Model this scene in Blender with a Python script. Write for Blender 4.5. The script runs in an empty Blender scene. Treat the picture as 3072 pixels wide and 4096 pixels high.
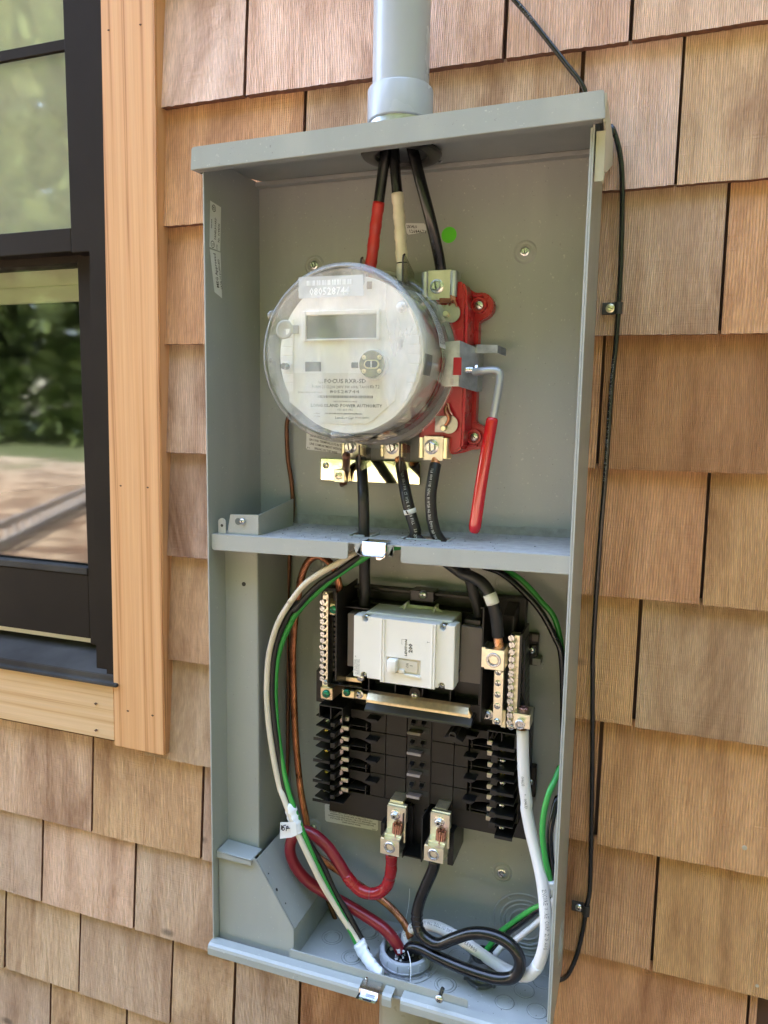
import bpy, bmesh, math, random
from mathutils import Vector, Matrix
random.seed(7)
sc = bpy.context.scene
# ---------------------------------------------------------------- camera (calibrated from the photograph's vanishing points)
CAM = Vector((0.41986, -0.75845, -0.24902))
ROT = Matrix(((0.9421971614, -0.0580493287, 0.3299921004), (0.3346417094, 0.1138970111, -0.9354370087), (0.0167163765, 0.9917952139, 0.1267391671)))
FPX = 2971.63
cd = bpy.data.cameras.new('camera'); cam = bpy.data.objects.new('camera', cd); sc.collection.objects.link(cam)
cam.matrix_world = Matrix.Translation(CAM) @ ROT.to_4x4()
cd.sensor_fit = 'VERTICAL'; cd.sensor_height = 24.0; cd.lens = 24.0 * FPX / 4096.0
cd.clip_start = 0.02; cd.clip_end = 500
sc.camera = cam
sc.render.resolution_x, sc.render.resolution_y = 768, 1024
# ---------------------------------------------------------------- daylight: sun behind the house, the wall stands in open shade
w = bpy.data.worlds.new('World'); sc.world = w; w.use_nodes = True
wn = w.node_tree; bgn = wn.nodes['Background']
sky = wn.nodes.new('ShaderNodeTexSky'); sky.sky_type = 'NISHITA'; sky.sun_disc = False
SUN_EL, SUN_AZ = math.radians(47), math.radians(-20)      # azimuth from +Y towards +X
sky.sun_elevation = SUN_EL; sky.sun_rotation = SUN_AZ; sky.air_density = 1.0; sky.dust_density = 2.0; sky.ozone_density = 0.8
wmx = wn.nodes.new('ShaderNodeMix'); wmx.data_type = 'RGBA'; wmx.blend_type = 'MULTIPLY'; wmx.inputs[0].default_value = 1
wmx.inputs[7].default_value = (1.0, .93, .90, 1)      # the photo's white balance is set for open shade
wn.links.new(sky.outputs[0], wmx.inputs[6]); wn.links.new(wmx.outputs[2], bgn.inputs[0]); bgn.inputs[1].default_value = 0.15
sd = bpy.data.lights.new('sun', 'SUN'); so = bpy.data.objects.new('sun', sd); sc.collection.objects.link(so)
sd.energy = 2.3; sd.angle = math.radians(0.6); sd.color = (1.0, 0.94, 0.84)
sdir = Vector((math.sin(SUN_AZ)*math.cos(SUN_EL), math.cos(SUN_AZ)*math.cos(SUN_EL), math.sin(SUN_EL)))
so.rotation_euler = sdir.to_track_quat('Z', 'Y').to_euler()
sc.view_settings.view_transform = 'Standard'; sc.view_settings.look = 'None'
sc.view_settings.exposure = 4.62; sc.view_settings.gamma = 1; sc.view_settings.use_curve_mapping = False
sc.cycles.max_bounces = 10; sc.cycles.transparent_max_bounces = 24; sc.cycles.caustics_reflective = False; sc.cycles.caustics_refractive = False
# ---------------------------------------------------------------- measuring helpers: a pixel of a crop of the photo + a real plane -> a point in the place
Z = dict(a=(700,300,1.659), b=(1400,300,1.5082), c=(1000,1000,1.5082), d=(1100,1600,1.659), e=(1150,2200,1.5082), f=(1150,2700,1.5082),
         g=(1000,3100,1.2762), h=(780,2000,1.8431), i=(0,0,1.58), j=(0,1300,1.58), k=(0,2700,1.2762), l=(2200,0,1.4748), m=(2100,1300,1.4743),
         n=(2000,2700,1.5476), o=(600,0,1.659), p=(1600,0,1.127), q=(1000,1000,1.8433), r=(1000,1400,2.07375), s=(1700,1050,2.765),
         t=(1200,1720,2.37), u=(1350,2350,3.0164), v=(1850,2400,3.6875), S=(0,0,1), D=(0,0,.54004),
         A=(1200,2700,3.318), B=(1600,2800,3.0164), C=(1450,3150,3.6867), E=(1350,3550,1.8433), F=(1080,2750,2.6758), G=(1200,2300,3.6867), H=(1350,3700,2.765))
def ray(z, x, y):
    z = Z[z]; u = z[0] + x/z[2]; v = z[1] + y/z[2]
    return ROT @ Vector(((u-1536)/FPX, -(v-2048)/FPX, -1.0))
def pl(z, x, y, ax, val):
    d = ray(z, x, y); return CAM + d*((val-CAM[ax])/d[ax])
def P(z, x, y, Y=0.0): return pl(z, x, y, 1, Y)
def bb(z, xa, ya, xb, yb, Y):
    a = P(z, xa, ya, Y); b = P(z, xb, yb, Y); return (min(a.x,b.x), max(a.x,b.x), min(a.z,b.z), max(a.z,b.z))
# ---------------------------------------------------------------- materials
MATS = {}
def mat(name, col, rough=0.5, metal=0.0, bump=0.0, bscale=400, var=0.0, vscale=20, spec=0.5, coat=0.0, stretch=(1,1,1), objcol=False, vcol=None):
    if name in MATS: return MATS[name]
    m = bpy.data.materials.new(name); m.use_nodes = True; nt = m.node_tree; b = nt.nodes['Principled BSDF']
    b.inputs['Base Color'].default_value = (*col, 1); b.inputs['Roughness'].default_value = rough; b.inputs['Metallic'].default_value = metal
    b.inputs['Specular IOR Level'].default_value = spec; b.inputs['Coat Weight'].default_value = coat
    tc = nt.nodes.new('ShaderNodeTexCoord'); mp = nt.nodes.new('ShaderNodeMapping'); mp.inputs['Scale'].default_value = stretch
    nt.links.new(tc.outputs['Object'], mp.inputs[0])
    if var > 0:
        n = nt.nodes.new('ShaderNodeTexNoise'); n.inputs['Scale'].default_value = vscale; n.inputs['Detail'].default_value = 6
        nt.links.new(mp.outputs[0], n.inputs[0])
        r = nt.nodes.new('ShaderNodeValToRGB'); r.color_ramp.elements[0].position = 0.3; r.color_ramp.elements[1].position = 0.7
        d = vcol if vcol else tuple(c*(1-var) for c in col)
        r.color_ramp.elements[0].color = (*d, 1); r.color_ramp.elements[1].color = (*(min(1, c*(1+var*0.4)) for c in col), 1)
        nt.links.new(n.outputs[0], r.inputs[0]); nt.links.new(r.outputs[0], b.inputs['Base Color'])
        mr = nt.nodes.new('ShaderNodeMapRange'); mr.inputs[3].default_value = max(0.02, rough*0.75); mr.inputs[4].default_value = min(1, rough*1.3)
        nt.links.new(n.outputs[0], mr.inputs[0]); nt.links.new(mr.outputs[0], b.inputs['Roughness'])
    if bump > 0:
        n2 = nt.nodes.new('ShaderNodeTexNoise'); n2.inputs['Scale'].default_value = bscale; n2.inputs['Detail'].default_value = 3
        nt.links.new(mp.outputs[0], n2.inputs[0])
        bm_ = nt.nodes.new('ShaderNodeBump'); bm_.inputs['Strength'].default_value = bump; bm_.inputs['Distance'].default_value = 0.001
        nt.links.new(n2.outputs[0], bm_.inputs['Height']); nt.links.new(bm_.outputs[0], b.inputs['Normal'])
    MATS[name] = m; return m
def N(nt, t, **k):
    n = nt.nodes.new(t)
    for a, v in k.items():
        if hasattr(n, a): setattr(n, a, v)
    return n
def fres(nt, ior):      # the same reflectance from both sides of a thin wall
    g = N(nt, 'ShaderNodeNewGeometry'); m = N(nt, 'ShaderNodeMapRange'); m.inputs[3].default_value = ior; m.inputs[4].default_value = 1/ior
    nt.links.new(g.outputs['Backfacing'], m.inputs[0]); f = N(nt, 'ShaderNodeFresnel'); nt.links.new(m.outputs[0], f.inputs[0]); return f
PAINT = mat('grey enamel paint', (.340,.356,.338), .36, 0, .14, 900, .10, 5)
def wear(m):     # dust specks, faint smudges and a few rubbed streaks on the enamel
    nt = m.node_tree; b = nt.nodes['Principled BSDF']; src = b.inputs['Base Color'].links[0].from_socket; tc = nt.nodes.new('ShaderNodeTexCoord'); Lk = nt.links.new
    def nz(s, st, lo, hi, a, c):
        mp = nt.nodes.new('ShaderNodeMapping'); mp.inputs['Scale'].default_value = st; Lk(tc.outputs['Object'], mp.inputs[0]); n = nt.nodes.new('ShaderNodeTexNoise'); n.inputs['Scale'].default_value = s; n.inputs['Detail'].default_value = 5; Lk(mp.outputs[0], n.inputs[0])
        r = nt.nodes.new('ShaderNodeMapRange'); Lk(n.outputs[0], r.inputs[0]); r.inputs[1].default_value = lo; r.inputs[2].default_value = hi; r.inputs[3].default_value = a; r.inputs[4].default_value = c; return r.outputs[0]
    for f, col in ((nz(330, (1,1,1), .67, .73, 0, .45), (.62,.60,.54,1)), (nz(420, (1,1,1), .70, .75, 0, .6), (.10,.09,.08,1)), (nz(9, (2.2,2.2,.5), .52, .75, 0, .28), (.50,.49,.43,1)), (nz(26, (1,1,.12), .62, .72, 0, .18), (.24,.24,.21,1))):
        mx = nt.nodes.new('ShaderNodeMix'); mx.data_type = 'RGBA'; Lk(f, mx.inputs[0]); Lk(src, mx.inputs[6]); mx.inputs[7].default_value = col; src = mx.outputs[2]
    Lk(src, b.inputs['Base Color'])
wear(PAINT)
ZINC = mat('zinc plated steel', (.62,.63,.62), .25, 1, .1, 500, .2, 300)
GALV = mat('galvanised steel', (.50,.52,.53), .38, 1, .3, 500, .25, 120)
ALU = mat('tin plated aluminium', (.93,.86,.66), .30, 1, .03, 300, .05, 120, stretch=(1,1,6))
BRASS = mat('yellow chromate steel', (.80,.74,.50), .30, 1, .04, 300, .15, 60)
BRASSC = mat('brass screw', (.70,.50,.12), .25, 1)
STEEL = mat('bright stainless steel', (.66,.66,.66), .22, 1, .1, 300)
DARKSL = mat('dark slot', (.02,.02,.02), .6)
BLK = mat('black phenolic plastic', (.006,.0057,.0054), .32, 0, .1, 600, .2, 40)
BRN = mat('brown black plastic', (.019,.0150,.0122), .42, 0, .1, 800, .12, 30, spec=.35)
WHT = mat('cream white thermoplastic', (.78,.745,.68), .38, 0, .05, 900, .04, 20)
REDP = mat('red moulded plastic', (.46,.012,.022), .28, 0, .05, 400, .1, 30)
REDG = mat('red vinyl grip', (.55,.006,.012), .16, 0, 0, 1, .05, 30, coat=.5)
CBLK = mat('black cable jacket', (.007,.007,.0075), .24, 0, .04, 160, .15, 60)
CDUSTY = mat('dusty black cable jacket', (.017,.016,.0155), .45, 0, .2, 300, .3, 70, vcol=(.008,.0075,.0075))
CWHT = mat('white cable jacket', (.72,.70,.67), .30, 0, .08, 200, .04, 30)
CCREAM = mat('cream wire jacket', (.70,.62,.50), .34, 0, .05, 200)
CRED = mat('dark red cable jacket', (.21,.009,.019), .32, 0, .1, 200, .12, 50)
CGRN = mat('green wire jacket', (.035,.30,.05), .34, 0, .05, 200)
COPPER = mat('bare copper strands', (.50,.21,.11), .30, 1, .1, 300, .35, 90, vcol=(.20,.08,.04))
COPDK = mat('tarnished copper', (.15,.07,.04), .45, .8, .2, 200, .4, 60)
TAPEW = mat('white vinyl tape', (.78,.79,.80), .35, 0, .5, 120, .05, 60)
TAPEC = mat('cream vinyl tape', (.72,.67,.53), .38, 0, .4, 120, .08, 60)
TAPER = mat('red vinyl tape', (.50,.022,.020), .36, 0, .4, 120, .15, 60)
PVC = mat('grey pvc', (.40,.43,.46), .26, 0, .1, 200, .08, 12)
RUBB = mat('black rubber', (.012,.012,.013), .28)
STICK = mat('white sticker paper', (.74,.75,.74), .5)
INK = mat('black print', (.03,.03,.03), .6)
INKG = mat('grey print', (.06,.055,.045), .6)
INKW = mat('pale grey print', (.55,.55,.53), .6)
GRNS = mat('green sticker', (.11,.62,.02), .5)
GRNSC = mat('green plated screw', (.02,.20,.10), .22, .6)
MEW = mat('meter cream plastic', (.84,.82,.75), .45, 0, .05, 900)
MEG = mat('meter grey plastic', (.42,.41,.37), .45)
LCD = mat('lcd grey glass', (.22,.225,.205), .25)
DUSTM = mat('loose grit', (.30,.29,.27), .9)
# ---------------------------------------------------------------- object helpers
BASE = {}
def link(o): sc.collection.objects.link(o); return o
def tag(o, label=None, cat=None, group=None, kind=None):
    for k, v in (('label', label), ('category', cat), ('group', group), ('kind', kind)):
        if v: o[k] = v
    return o
def thing(name, loc, label, cat, group=None):
    o = link(bpy.data.objects.new(name, None)); o.location = loc; o.empty_display_size = .01; BASE[o] = Vector(loc)
    return tag(o, label, cat, group)
def build(name, bm, m, parent=None, smooth=False, base=None, recalc=True):
    if recalc: bmesh.ops.recalc_face_normals(bm, faces=bm.faces[:])
    me = bpy.data.meshes.new(name)
    if parent is not None: L = BASE[parent]
    elif base is not None: L = Vector(base)
    else:
        xs = [v.co for v in bm.verts]; L = sum(xs, Vector())/max(1, len(xs))
    for v in bm.verts: v.co -= L
    bm.to_mesh(me); bm.free()
    for mm in (m if isinstance(m, (list, tuple)) else [m]): me.materials.append(mm)
    if smooth:
        for p_ in me.polygons: p_.use_smooth = True
        if smooth != 'all': me.set_sharp_from_angle(angle=math.radians(38))
    o = link(bpy.data.objects.new(name, me))
    if parent is None: o.location = L
    else: o.parent = parent
    BASE[o] = L.copy()
    return o
def BM(): return bmesh.new()
def box(bm, x0, x1, y0, y1, z0, z1, bev=0.0, mi=0, seg=2):
    c = [bm.verts.new((x, y, z)) for x in (x0, x1) for y in (y0, y1) for z in (z0, z1)]
    fs = [bm.faces.new([c[i] for i in f]) for f in ((0,1,3,2),(4,6,7,5),(0,4,5,1),(2,3,7,6),(0,2,6,4),(1,5,7,3))]
    for f in fs: f.material_index = mi
    if bev > 0:
        bmesh.ops.recalc_face_normals(bm, faces=fs)
        es = list({e for f in fs for e in f.edges})
        r = bmesh.ops.bevel(bm, geom=es, offset=bev, segments=seg, affect='EDGES', profile=.5)
        for f in r['faces']: f.material_index = mi
    return fs
def prism(bm, pts, d0, d1, ax='y', mi=0, bev=0.0):
    """pts: 2d outline. ax y: (x,z) extruded y d0..d1 ; ax x: (y,z) ; ax z: (x,y)"""
    def mk(a, b, d):
        return (a, d, b) if ax == 'y' else ((d, a, b) if ax == 'x' else (a, b, d))
    A = [bm.verts.new(mk(a, b, d0)) for a, b in pts]; B_ = [bm.verts.new(mk(a, b, d1)) for a, b in pts]
    n = len(pts); fs = [bm.faces.new(A), bm.faces.new(B_[::-1])]
    for i in range(n): fs.append(bm.faces.new((A[i], B_[i], B_[(i+1) % n], A[(i+1) % n])))
    for f in fs: f.material_index = mi
    if bev > 0:
        bmesh.ops.recalc_face_normals(bm, faces=fs)
        es = list({e for f in fs for e in f.edges}); bmesh.ops.bevel(bm, geom=es, offset=bev, segments=2, affect='EDGES')
    return fs
def lathe(bm, prof, c, axis='y', n=32, mi=0, closed=False, a0=0, a1=2*math.pi):
    """prof: list of (r, d): d is the position along the axis, relative to c"""
    full = abs(a1-a0-2*math.pi) < 1e-6; rings = []
    for r, d in prof:
        ring = []
        for i in range(n if full else n+1):
            a = a0+(a1-a0)*i/n; ca, sa = r*math.cos(a), r*math.sin(a)
            p = (ca, d, sa) if axis == 'y' else ((d, ca, sa) if axis == 'x' else (ca, sa, d))
            ring.append(bm.verts.new((c[0]+p[0], c[1]+p[1], c[2]+p[2])))
        rings.append(ring)
    k = len(rings[0]); idx = list(range(len(rings)-1)) + ([len(rings)-1] if closed else [])
    for q in idx:
        A, B_ = rings[q], rings[(q+1) % len(rings)]
        for i in range(k if full else k-1):
            try: bm.faces.new((A[i], A[(i+1) % k], B_[(i+1) % k], B_[i])).material_index = mi
            except ValueError: pass
    return rings
def cap(bm, ring, mi=0):
    try: bm.faces.new(ring).material_index = mi
    except ValueError: pass
def cyl(bm, c, r, d0, d1, axis='y', n=24, mi=0, bev=0.0):
    s = 1 if d1 > d0 else -1
    pr = [(r, d0), (r, d1)] if bev <= 0 else [(r-bev, d0), (r, d0+s*bev), (r, d1-s*bev), (r-bev, d1)]
    R = lathe(bm, pr, c, axis, n, mi); cap(bm, R[0], mi); cap(bm, R[-1], mi)
def crom(pts, n=8):
    p = [Vector(q) for q in pts]; p = [p[0]*2-p[1]] + p + [p[-1]*2-p[-2]]; out = []
    for i in range(1, len(p)-2):
        a, b, c, d = p[i-1:i+3]
        for k in range(n):
            t = k/n; out.append(.5*((2*b)+(c-a)*t+(2*a-5*b+4*c-d)*t*t+(3*b-a-3*c+d)*t**3))
    out.append(p[-2]); return out
def frames(path):
    T = [(path[min(i+1, len(path)-1)]-path[max(i-1, 0)]).normalized() for i in range(len(path))]
    u = T[0].orthogonal().normalized(); U = []
    for t in T:
        u = (u-t*u.dot(t)).normalized(); U.append(u.copy())
    return T, U
def tube(bm, path, r, n=14, mi=0, caps=True, twist=None, prof=None):
    T, U = frames(path); rings = []
    for i, p in enumerate(path):
        v = T[i].cross(U[i]); rr = r[i] if isinstance(r, (list, tuple)) else r
        rings.append([bm.verts.new(p+(U[i]*math.cos(2*math.pi*k/n)+v*math.sin(2*math.pi*k/n))*rr) for k in range(n)])
    for a, b in zip(rings, rings[1:]):
        for k in range(n): bm.faces.new((a[k], a[(k+1) % n], b[(k+1) % n], b[k])).material_index = mi
    if caps: cap(bm, rings[0], mi); cap(bm, rings[-1], mi)
def strands(bm, path, r, ns=10, rs=None, pitch=.05, n=6, mi=0, core=True):
    T, U = frames(path); L = [0]
    for a, b in zip(path, path[1:]): L.append(L[-1]+(b-a).length)
    rs = rs or r*math.sin(math.pi/ns)*1.05
    for s in range(ns):
        q = []
        for i, p in enumerate(path):
            a = 2*math.pi*(s/ns+L[i]/pitch); v = T[i].cross(U[i]); q.append(p+(U[i]*math.cos(a)+v*math.sin(a))*(r-rs))
        tube(bm, q, rs, n, mi)
    if core: tube(bm, path, r-rs*1.3, 8, mi)
def resample(path, step):
    out = [path[0]]; acc = 0
    for a, b in zip(path, path[1:]):
        l = (b-a).length
        if l < 1e-9: continue
        while acc+l >= step:
            t = (step-acc)/l; a = a.lerp(b, t); out.append(a.copy()); l = (b-a).length; acc = 0
            if l < 1e-9: break
        acc += l
    out.append(path[-1]); return out
_TX = {}
def txt(s, bold=0.0):
    if (s, bold) in _TX: return _TX[(s, bold)]
    cu = bpy.data.curves.new('t', 'FONT'); cu.body = s; cu.size = 1; cu.resolution_u = 1; cu.offset = bold
    o = link(bpy.data.objects.new('t', cu)); dg = bpy.context.evaluated_depsgraph_get(); dg.update()
    me = bpy.data.meshes.new_from_object(o.evaluated_get(dg))
    vs = [v.co.copy() for v in me.vertices]; fs = [tuple(p.vertices) for p in me.polygons]
    wd = max([v.x for v in vs], default=.3); bpy.data.objects.remove(o); bpy.data.curves.remove(cu); bpy.data.meshes.remove(me)
    _TX[(s, bold)] = (vs, fs, wd); return _TX[(s, bold)]
def addtxt(bm, s, o, ex, ey, h, width=None, bold=0.0, mi=0, center=False):
    """letters in the plane spanned by ex, ey; o = left end of the base line; h = capital height"""
    vs, fs, wd = txt(s, bold)
    if not vs: return
    sy = h/.72; sx = (width/wd) if width else sy; off = -wd*sx/2 if center else 0
    V = [bm.verts.new(o+ex*(v.x*sx+off)+ey*(v.y*sy)) for v in vs]
    for f in fs:
        try: bm.faces.new([V[i] for i in f]).material_index = mi
        except ValueError: pass
def pathtxt(bm, path, s, h, r, start=0.0, up=1, side=None, spc=.98, flip=False):
    """letters standing on a cable, on the side that faces `side`"""
    side = side or Vector((.35, -1, .1)); T, U = frames(path); L = [0]
    for a, b in zip(path, path[1:]): L.append(L[-1]+(b-a).length)
    d = start
    for ch in s:
        adv = h*(.62 if ch != ' ' else .5)*spc
        if ch == ' ': d += adv; continue
        x = d+adv/2
        if x > L[-1]: break
        i = next(k for k in range(len(L)-1) if L[k+1] >= x); t = (x-L[i])/(L[i+1]-L[i])
        c = path[i].lerp(path[i+1], t); tg = T[i].lerp(T[i+1], t).normalized()
        n = (side-tg*side.dot(tg)).normalized(); e2 = n.cross(tg)*up; tx = tg*up
        vs, fs, wd = txt(ch)
        sy = h/.72; sx = h*.55/wd if ch not in 'I1.,' else sy*.8
        o = c-tx*(wd*sx/2)-e2*(h/2)
        V = []
        for v in vs:
            q = o+tx*(v.x*sx)+e2*(v.y*sy); rad = q-c; ax = rad.dot(tg); rr = rad-tg*ax; lat = rr.dot(e2)
            a = max(-1.2, min(1.2, lat/r)); V.append(bm.verts.new(c+tg*ax+(n*math.cos(a)+e2*math.sin(a))*(r+.00012)))
        for f in fs:
            try: bm.faces.new([V[k] for k in f])
            except ValueError: pass
        d += adv
def disc(bm, c, r, Y, n=32, mi=0):
    bm.faces.new([bm.verts.new((c[0]+r*math.cos(2*math.pi*k/n), Y, c[1]+r*math.sin(2*math.pi*k/n))) for k in range(n)]).material_index = mi
XV, YV, ZV = Vector((1,0,0)), Vector((0,1,0)), Vector((0,0,1))
# fasteners: one of each kind, copied where needed
PROTO = {}
def screw_mesh(kind):
    if kind in PROTO: return PROTO[kind]
    bm = BM(); m = ZINC
    if kind.startswith('hex'):      # hex head with washer flange and slot; radius 1 = flange
        lathe_p = [(1, 0), (1, -.12), (.86, -.2)]; R = lathe(bm, lathe_p, (0,0,0), 'y', 24); cap(bm, R[-1]); R = lathe(bm, [(.74, -.18), (.74, -.75), (.62, -.85)], (0,0,0), 'y', 6); cap(bm, R[-1])
        box(bm, -.55, .55, -.875, -.8, -.09, .09, mi=1)
    elif kind.startswith('pan'):    # domed head with cross recess
        R = lathe(bm, [(1, 0), (.98, -.25), (.8, -.5), (.45, -.66), (.1, -.7)], (0,0,0), 'y', 20); cap(bm, R[-1])
        box(bm, -.5, .5, -.715, -.5, -.1, .1, mi=1); box(bm, -.1, .1, -.716, -.5, -.5, .5, mi=1)
    elif kind.startswith('slot'):
        R = lathe(bm, [(1, 0), (1, -.35), (.85, -.45)], (0,0,0), 'y', 20); cap(bm, R[-1]); box(bm, -.86, .86, -.46, -.3, -.12, .12, mi=1)
    elif kind.startswith('bar'):    # terminal screw: two raised half moons, gap, small cross; dark disc underneath stands for shadow
        for s in (-1, 1):
            pts = [(.98*math.cos(a), s*(.2+.78*math.sin(a))) for a in [math.pi*k/8 for k in range(9)]]
            prism(bm, pts, -.5, 0)
        cyl(bm, (0,0,0), .6, 0, -.3, n=12); box(bm, -.8, .8, -.52, -.1, -.08, .08, mi=0); cyl(bm, (0,0,0), 1.04, -.02, -.08, n=14, mi=1); cyl(bm, (0,0,0), .9, 1.8, 0, n=12)
    elif kind.startswith('socket'): # set screw with hexagon socket
        lathe(bm, [(1, .2), (1, -.1), (.92, -.2), (.72, -.2), (.66, -.08)], (0,0,0), 'y', 28)
        lathe(bm, [(.67, -.1), (.62, -.1)], (0,0,0), 'y', 6); R = lathe(bm, [(.66, -.10), (.56, .35)], (0,0,0), 'y', 6, 2); cap(bm, R[-1], 2)
    elif kind.startswith('nut'):
        R = lathe(bm, [(1, 0), (1, -.15), (.9, -.2)], (0,0,0), 'y', 28); cap(bm, R[-1]); R = lathe(bm, [(.74, -.18), (.74, -.9), (.62, -1.0), (.42, -1.0)], (0,0,0), 'y', 6)
        R = lathe(bm, [(.42, -.9), (.40, -1.15), (.26, -1.15), (.24, -.8)], (0,0,0), 'y', 20); cap(bm, R[-1], 1)
    bmesh.ops.recalc_face_normals(bm, faces=bm.faces[:])
    me = bpy.data.meshes.new('screw_'+kind); bm.to_mesh(me); bm.free()
    mm = {'g': GRNSC, 'b': BRASSC, 'a': ALU, 'y': BRASS}.get(kind.split('_')[1] if '_' in kind else '', ZINC)
    for q in (mm, DARKSL, mat('socket steel with painted shade', (.20,.20,.18), .35, 1) if kind.startswith('socket') else mm): me.materials.append(q)  # socket well coloured darker, shade painted into the recess
    for p_ in me.polygons: p_.use_smooth = True
    me.set_sharp_from_angle(angle=math.radians(35))
    PROTO[kind] = me; return me
def screw(kind, loc, r, parent, rot=0.0, name='screw', rx=0.0):
    o = link(bpy.data.objects.new(name, screw_mesh(kind))); o.parent = parent; o.location = Vector(loc)-BASE[parent]
    o.scale = (r, r, r); o.rotation_euler = (rx, rot, 0); return o
# ================================================================ house wall, shingles
def cedar():
    m = bpy.data.materials.new('cedar shingle'); m.use_nodes = True; nt = m.node_tree; b = nt.nodes['Principled BSDF']; Lk = nt.links.new
    oi = N(nt, 'ShaderNodeObjectInfo'); tc = N(nt, 'ShaderNodeTexCoord'); ad = N(nt, 'ShaderNodeVectorMath', operation='ADD'); mu = N(nt, 'ShaderNodeVectorMath', operation='SCALE')
    cx = N(nt, 'ShaderNodeCombineXYZ'); Lk(oi.outputs['Random'], cx.inputs[0]); Lk(oi.outputs['Random'], cx.inputs[1]); Lk(oi.outputs['Random'], cx.inputs[2])
    Lk(cx.outputs[0], mu.inputs[0]); mu.inputs['Scale'].default_value = 37.0; Lk(tc.outputs['Object'], ad.inputs[0]); Lk(mu.outputs[0], ad.inputs[1])
    def noise(sc_, st, det=5, rough=.6, dist=0):
        mp = N(nt, 'ShaderNodeMapping'); mp.inputs['Scale'].default_value = st; Lk(ad.outputs[0], mp.inputs[0])
        n = N(nt, 'ShaderNodeTexNoise'); n.inputs['Scale'].default_value = sc_; n.inputs['Detail'].default_value = det; n.inputs['Roughness'].default_value = rough; n.inputs['Distortion'].default_value = dist
        Lk(mp.outputs[0], n.inputs[0]); return n.outputs[0]
    # combed growth rings: bands along x, gently wandering with height, of uneven depth
    warp = noise(6, (1,1,.6), 2, .4)
    mw = N(nt, 'ShaderNodeMath', operation='MULTIPLY'); Lk(warp, mw.inputs[0]); mw.inputs[1].default_value = .02
    sx = N(nt, 'ShaderNodeSeparateXYZ'); Lk(ad.outputs[0], sx.inputs[0]); ax = N(nt, 'ShaderNodeMath', operation='ADD'); Lk(sx.outputs[0], ax.inputs[0]); Lk(mw.outputs[0], ax.inputs[1])
    fr = N(nt, 'ShaderNodeMapRange'); Lk(oi.outputs['Random'], fr.inputs[0]); fr.inputs[3].default_value = 2300; fr.inputs[4].default_value = 3700
    mf = N(nt, 'ShaderNodeMath', operation='MULTIPLY'); Lk(ax.outputs[0], mf.inputs[0]); Lk(fr.outputs[0], mf.inputs[1])
    jit = noise(420, (1,1,.015), 2, .5); mj = N(nt, 'ShaderNodeMath', operation='MULTIPLY'); Lk(jit, mj.inputs[0]); mj.inputs[1].default_value = 6.0
    aj = N(nt, 'ShaderNodeMath', operation='ADD'); Lk(mf.outputs[0], aj.inputs[0]); Lk(mj.outputs[0], aj.inputs[1])
    sn = N(nt, 'ShaderNodeMath', operation='SINE'); Lk(aj.outputs[0], sn.inputs[0])
    fib = noise(900, (1,1,.035), 4, .6); saw = noise(420, (.05,1,1), 3, .6); blot = noise(11, (1,1,.38), 5, .65, .6); tan = noise(48, (1,1,.10), 5, .6)
    # colour
    hs = N(nt, 'ShaderNodeMix', data_type='RGBA', blend_type='MULTIPLY'); hs.inputs[0].default_value = 1
    r1 = N(nt, 'ShaderNodeValToRGB'); Lk(blot, r1.inputs[0]); e = r1.color_ramp.elements
    e[0].position = .27; e[0].color = (.42,.32,.25,1); e[1].position = .50; e[1].color = (1,1,1,1)
    x = r1.color_ramp.elements.new(.74); x.color = (1.18,1.22,1.26,1)
    Lk(oi.outputs['Color'], hs.inputs[6]); Lk(r1.outputs[0], hs.inputs[7])
    h2 = N(nt, 'ShaderNodeMix', data_type='RGBA', blend_type='MULTIPLY'); h2.inputs[0].default_value = 1
    r2 = N(nt, 'ShaderNodeValToRGB'); Lk(tan, r2.inputs[0]); e = r2.color_ramp.elements; e[0].position = .28; e[0].color = (.74,.66,.60,1); e[1].position = .62; e[1].color = (1.05,1.05,1.05,1)
    Lk(hs.outputs[2], h2.inputs[6]); Lk(r2.outputs[0], h2.inputs[7])
    h3 = N(nt, 'ShaderNodeMix', data_type='RGBA', blend_type='MULTIPLY'); h3.inputs[0].default_value = 1
    r3 = N(nt, 'ShaderNodeMapRange'); Lk(sn.outputs[0], r3.inputs[0]); r3.inputs[1].default_value = -1; r3.inputs[2].default_value = 1; r3.inputs[3].default_value = .80; r3.inputs[4].default_value = 1.08
    Lk(h2.outputs[2], h3.inputs[6]); Lk(r3.outputs[0], h3.inputs[7])
    h4 = N(nt, 'ShaderNodeMix', data_type='RGBA', blend_type='MULTIPLY'); h4.inputs[0].default_value = 1
    r4 = N(nt, 'ShaderNodeMapRange'); Lk(fib, r4.inputs[0]); r4.inputs[1].default_value = .3; r4.inputs[2].default_value = .7; r4.inputs[3].default_value = .82; r4.inputs[4].default_value = 1.14
    vo = N(nt, 'ShaderNodeTexVoronoi'); vo.inputs['Scale'].default_value = 7; mpv = N(nt, 'ShaderNodeMapping'); mpv.inputs['Scale'].default_value = (.8,1,1.7); Lk(ad.outputs[0], mpv.inputs[0]); Lk(mpv.outputs[0], vo.inputs[0])
    kr = N(nt, 'ShaderNodeMapRange'); Lk(vo.outputs['Distance'], kr.inputs[0]); kr.inputs[1].default_value = .03; kr.inputs[2].default_value = .075; kr.inputs[3].default_value = .42; kr.inputs[4].default_value = 1.0
    h5 = N(nt, 'ShaderNodeMix', data_type='RGBA', blend_type='MULTIPLY'); h5.inputs[0].default_value = 1; Lk(h3.outputs[2], h5.inputs[6]); Lk(kr.outputs[0], h5.inputs[7]); Lk(h5.outputs[2], h4.inputs[6]); Lk(r4.outputs[0], h4.inputs[7]); Lk(h4.outputs[2], b.inputs['Base Color'])
    b.inputs['Roughness'].default_value = .72; b.inputs['Specular IOR Level'].default_value = .35
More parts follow.
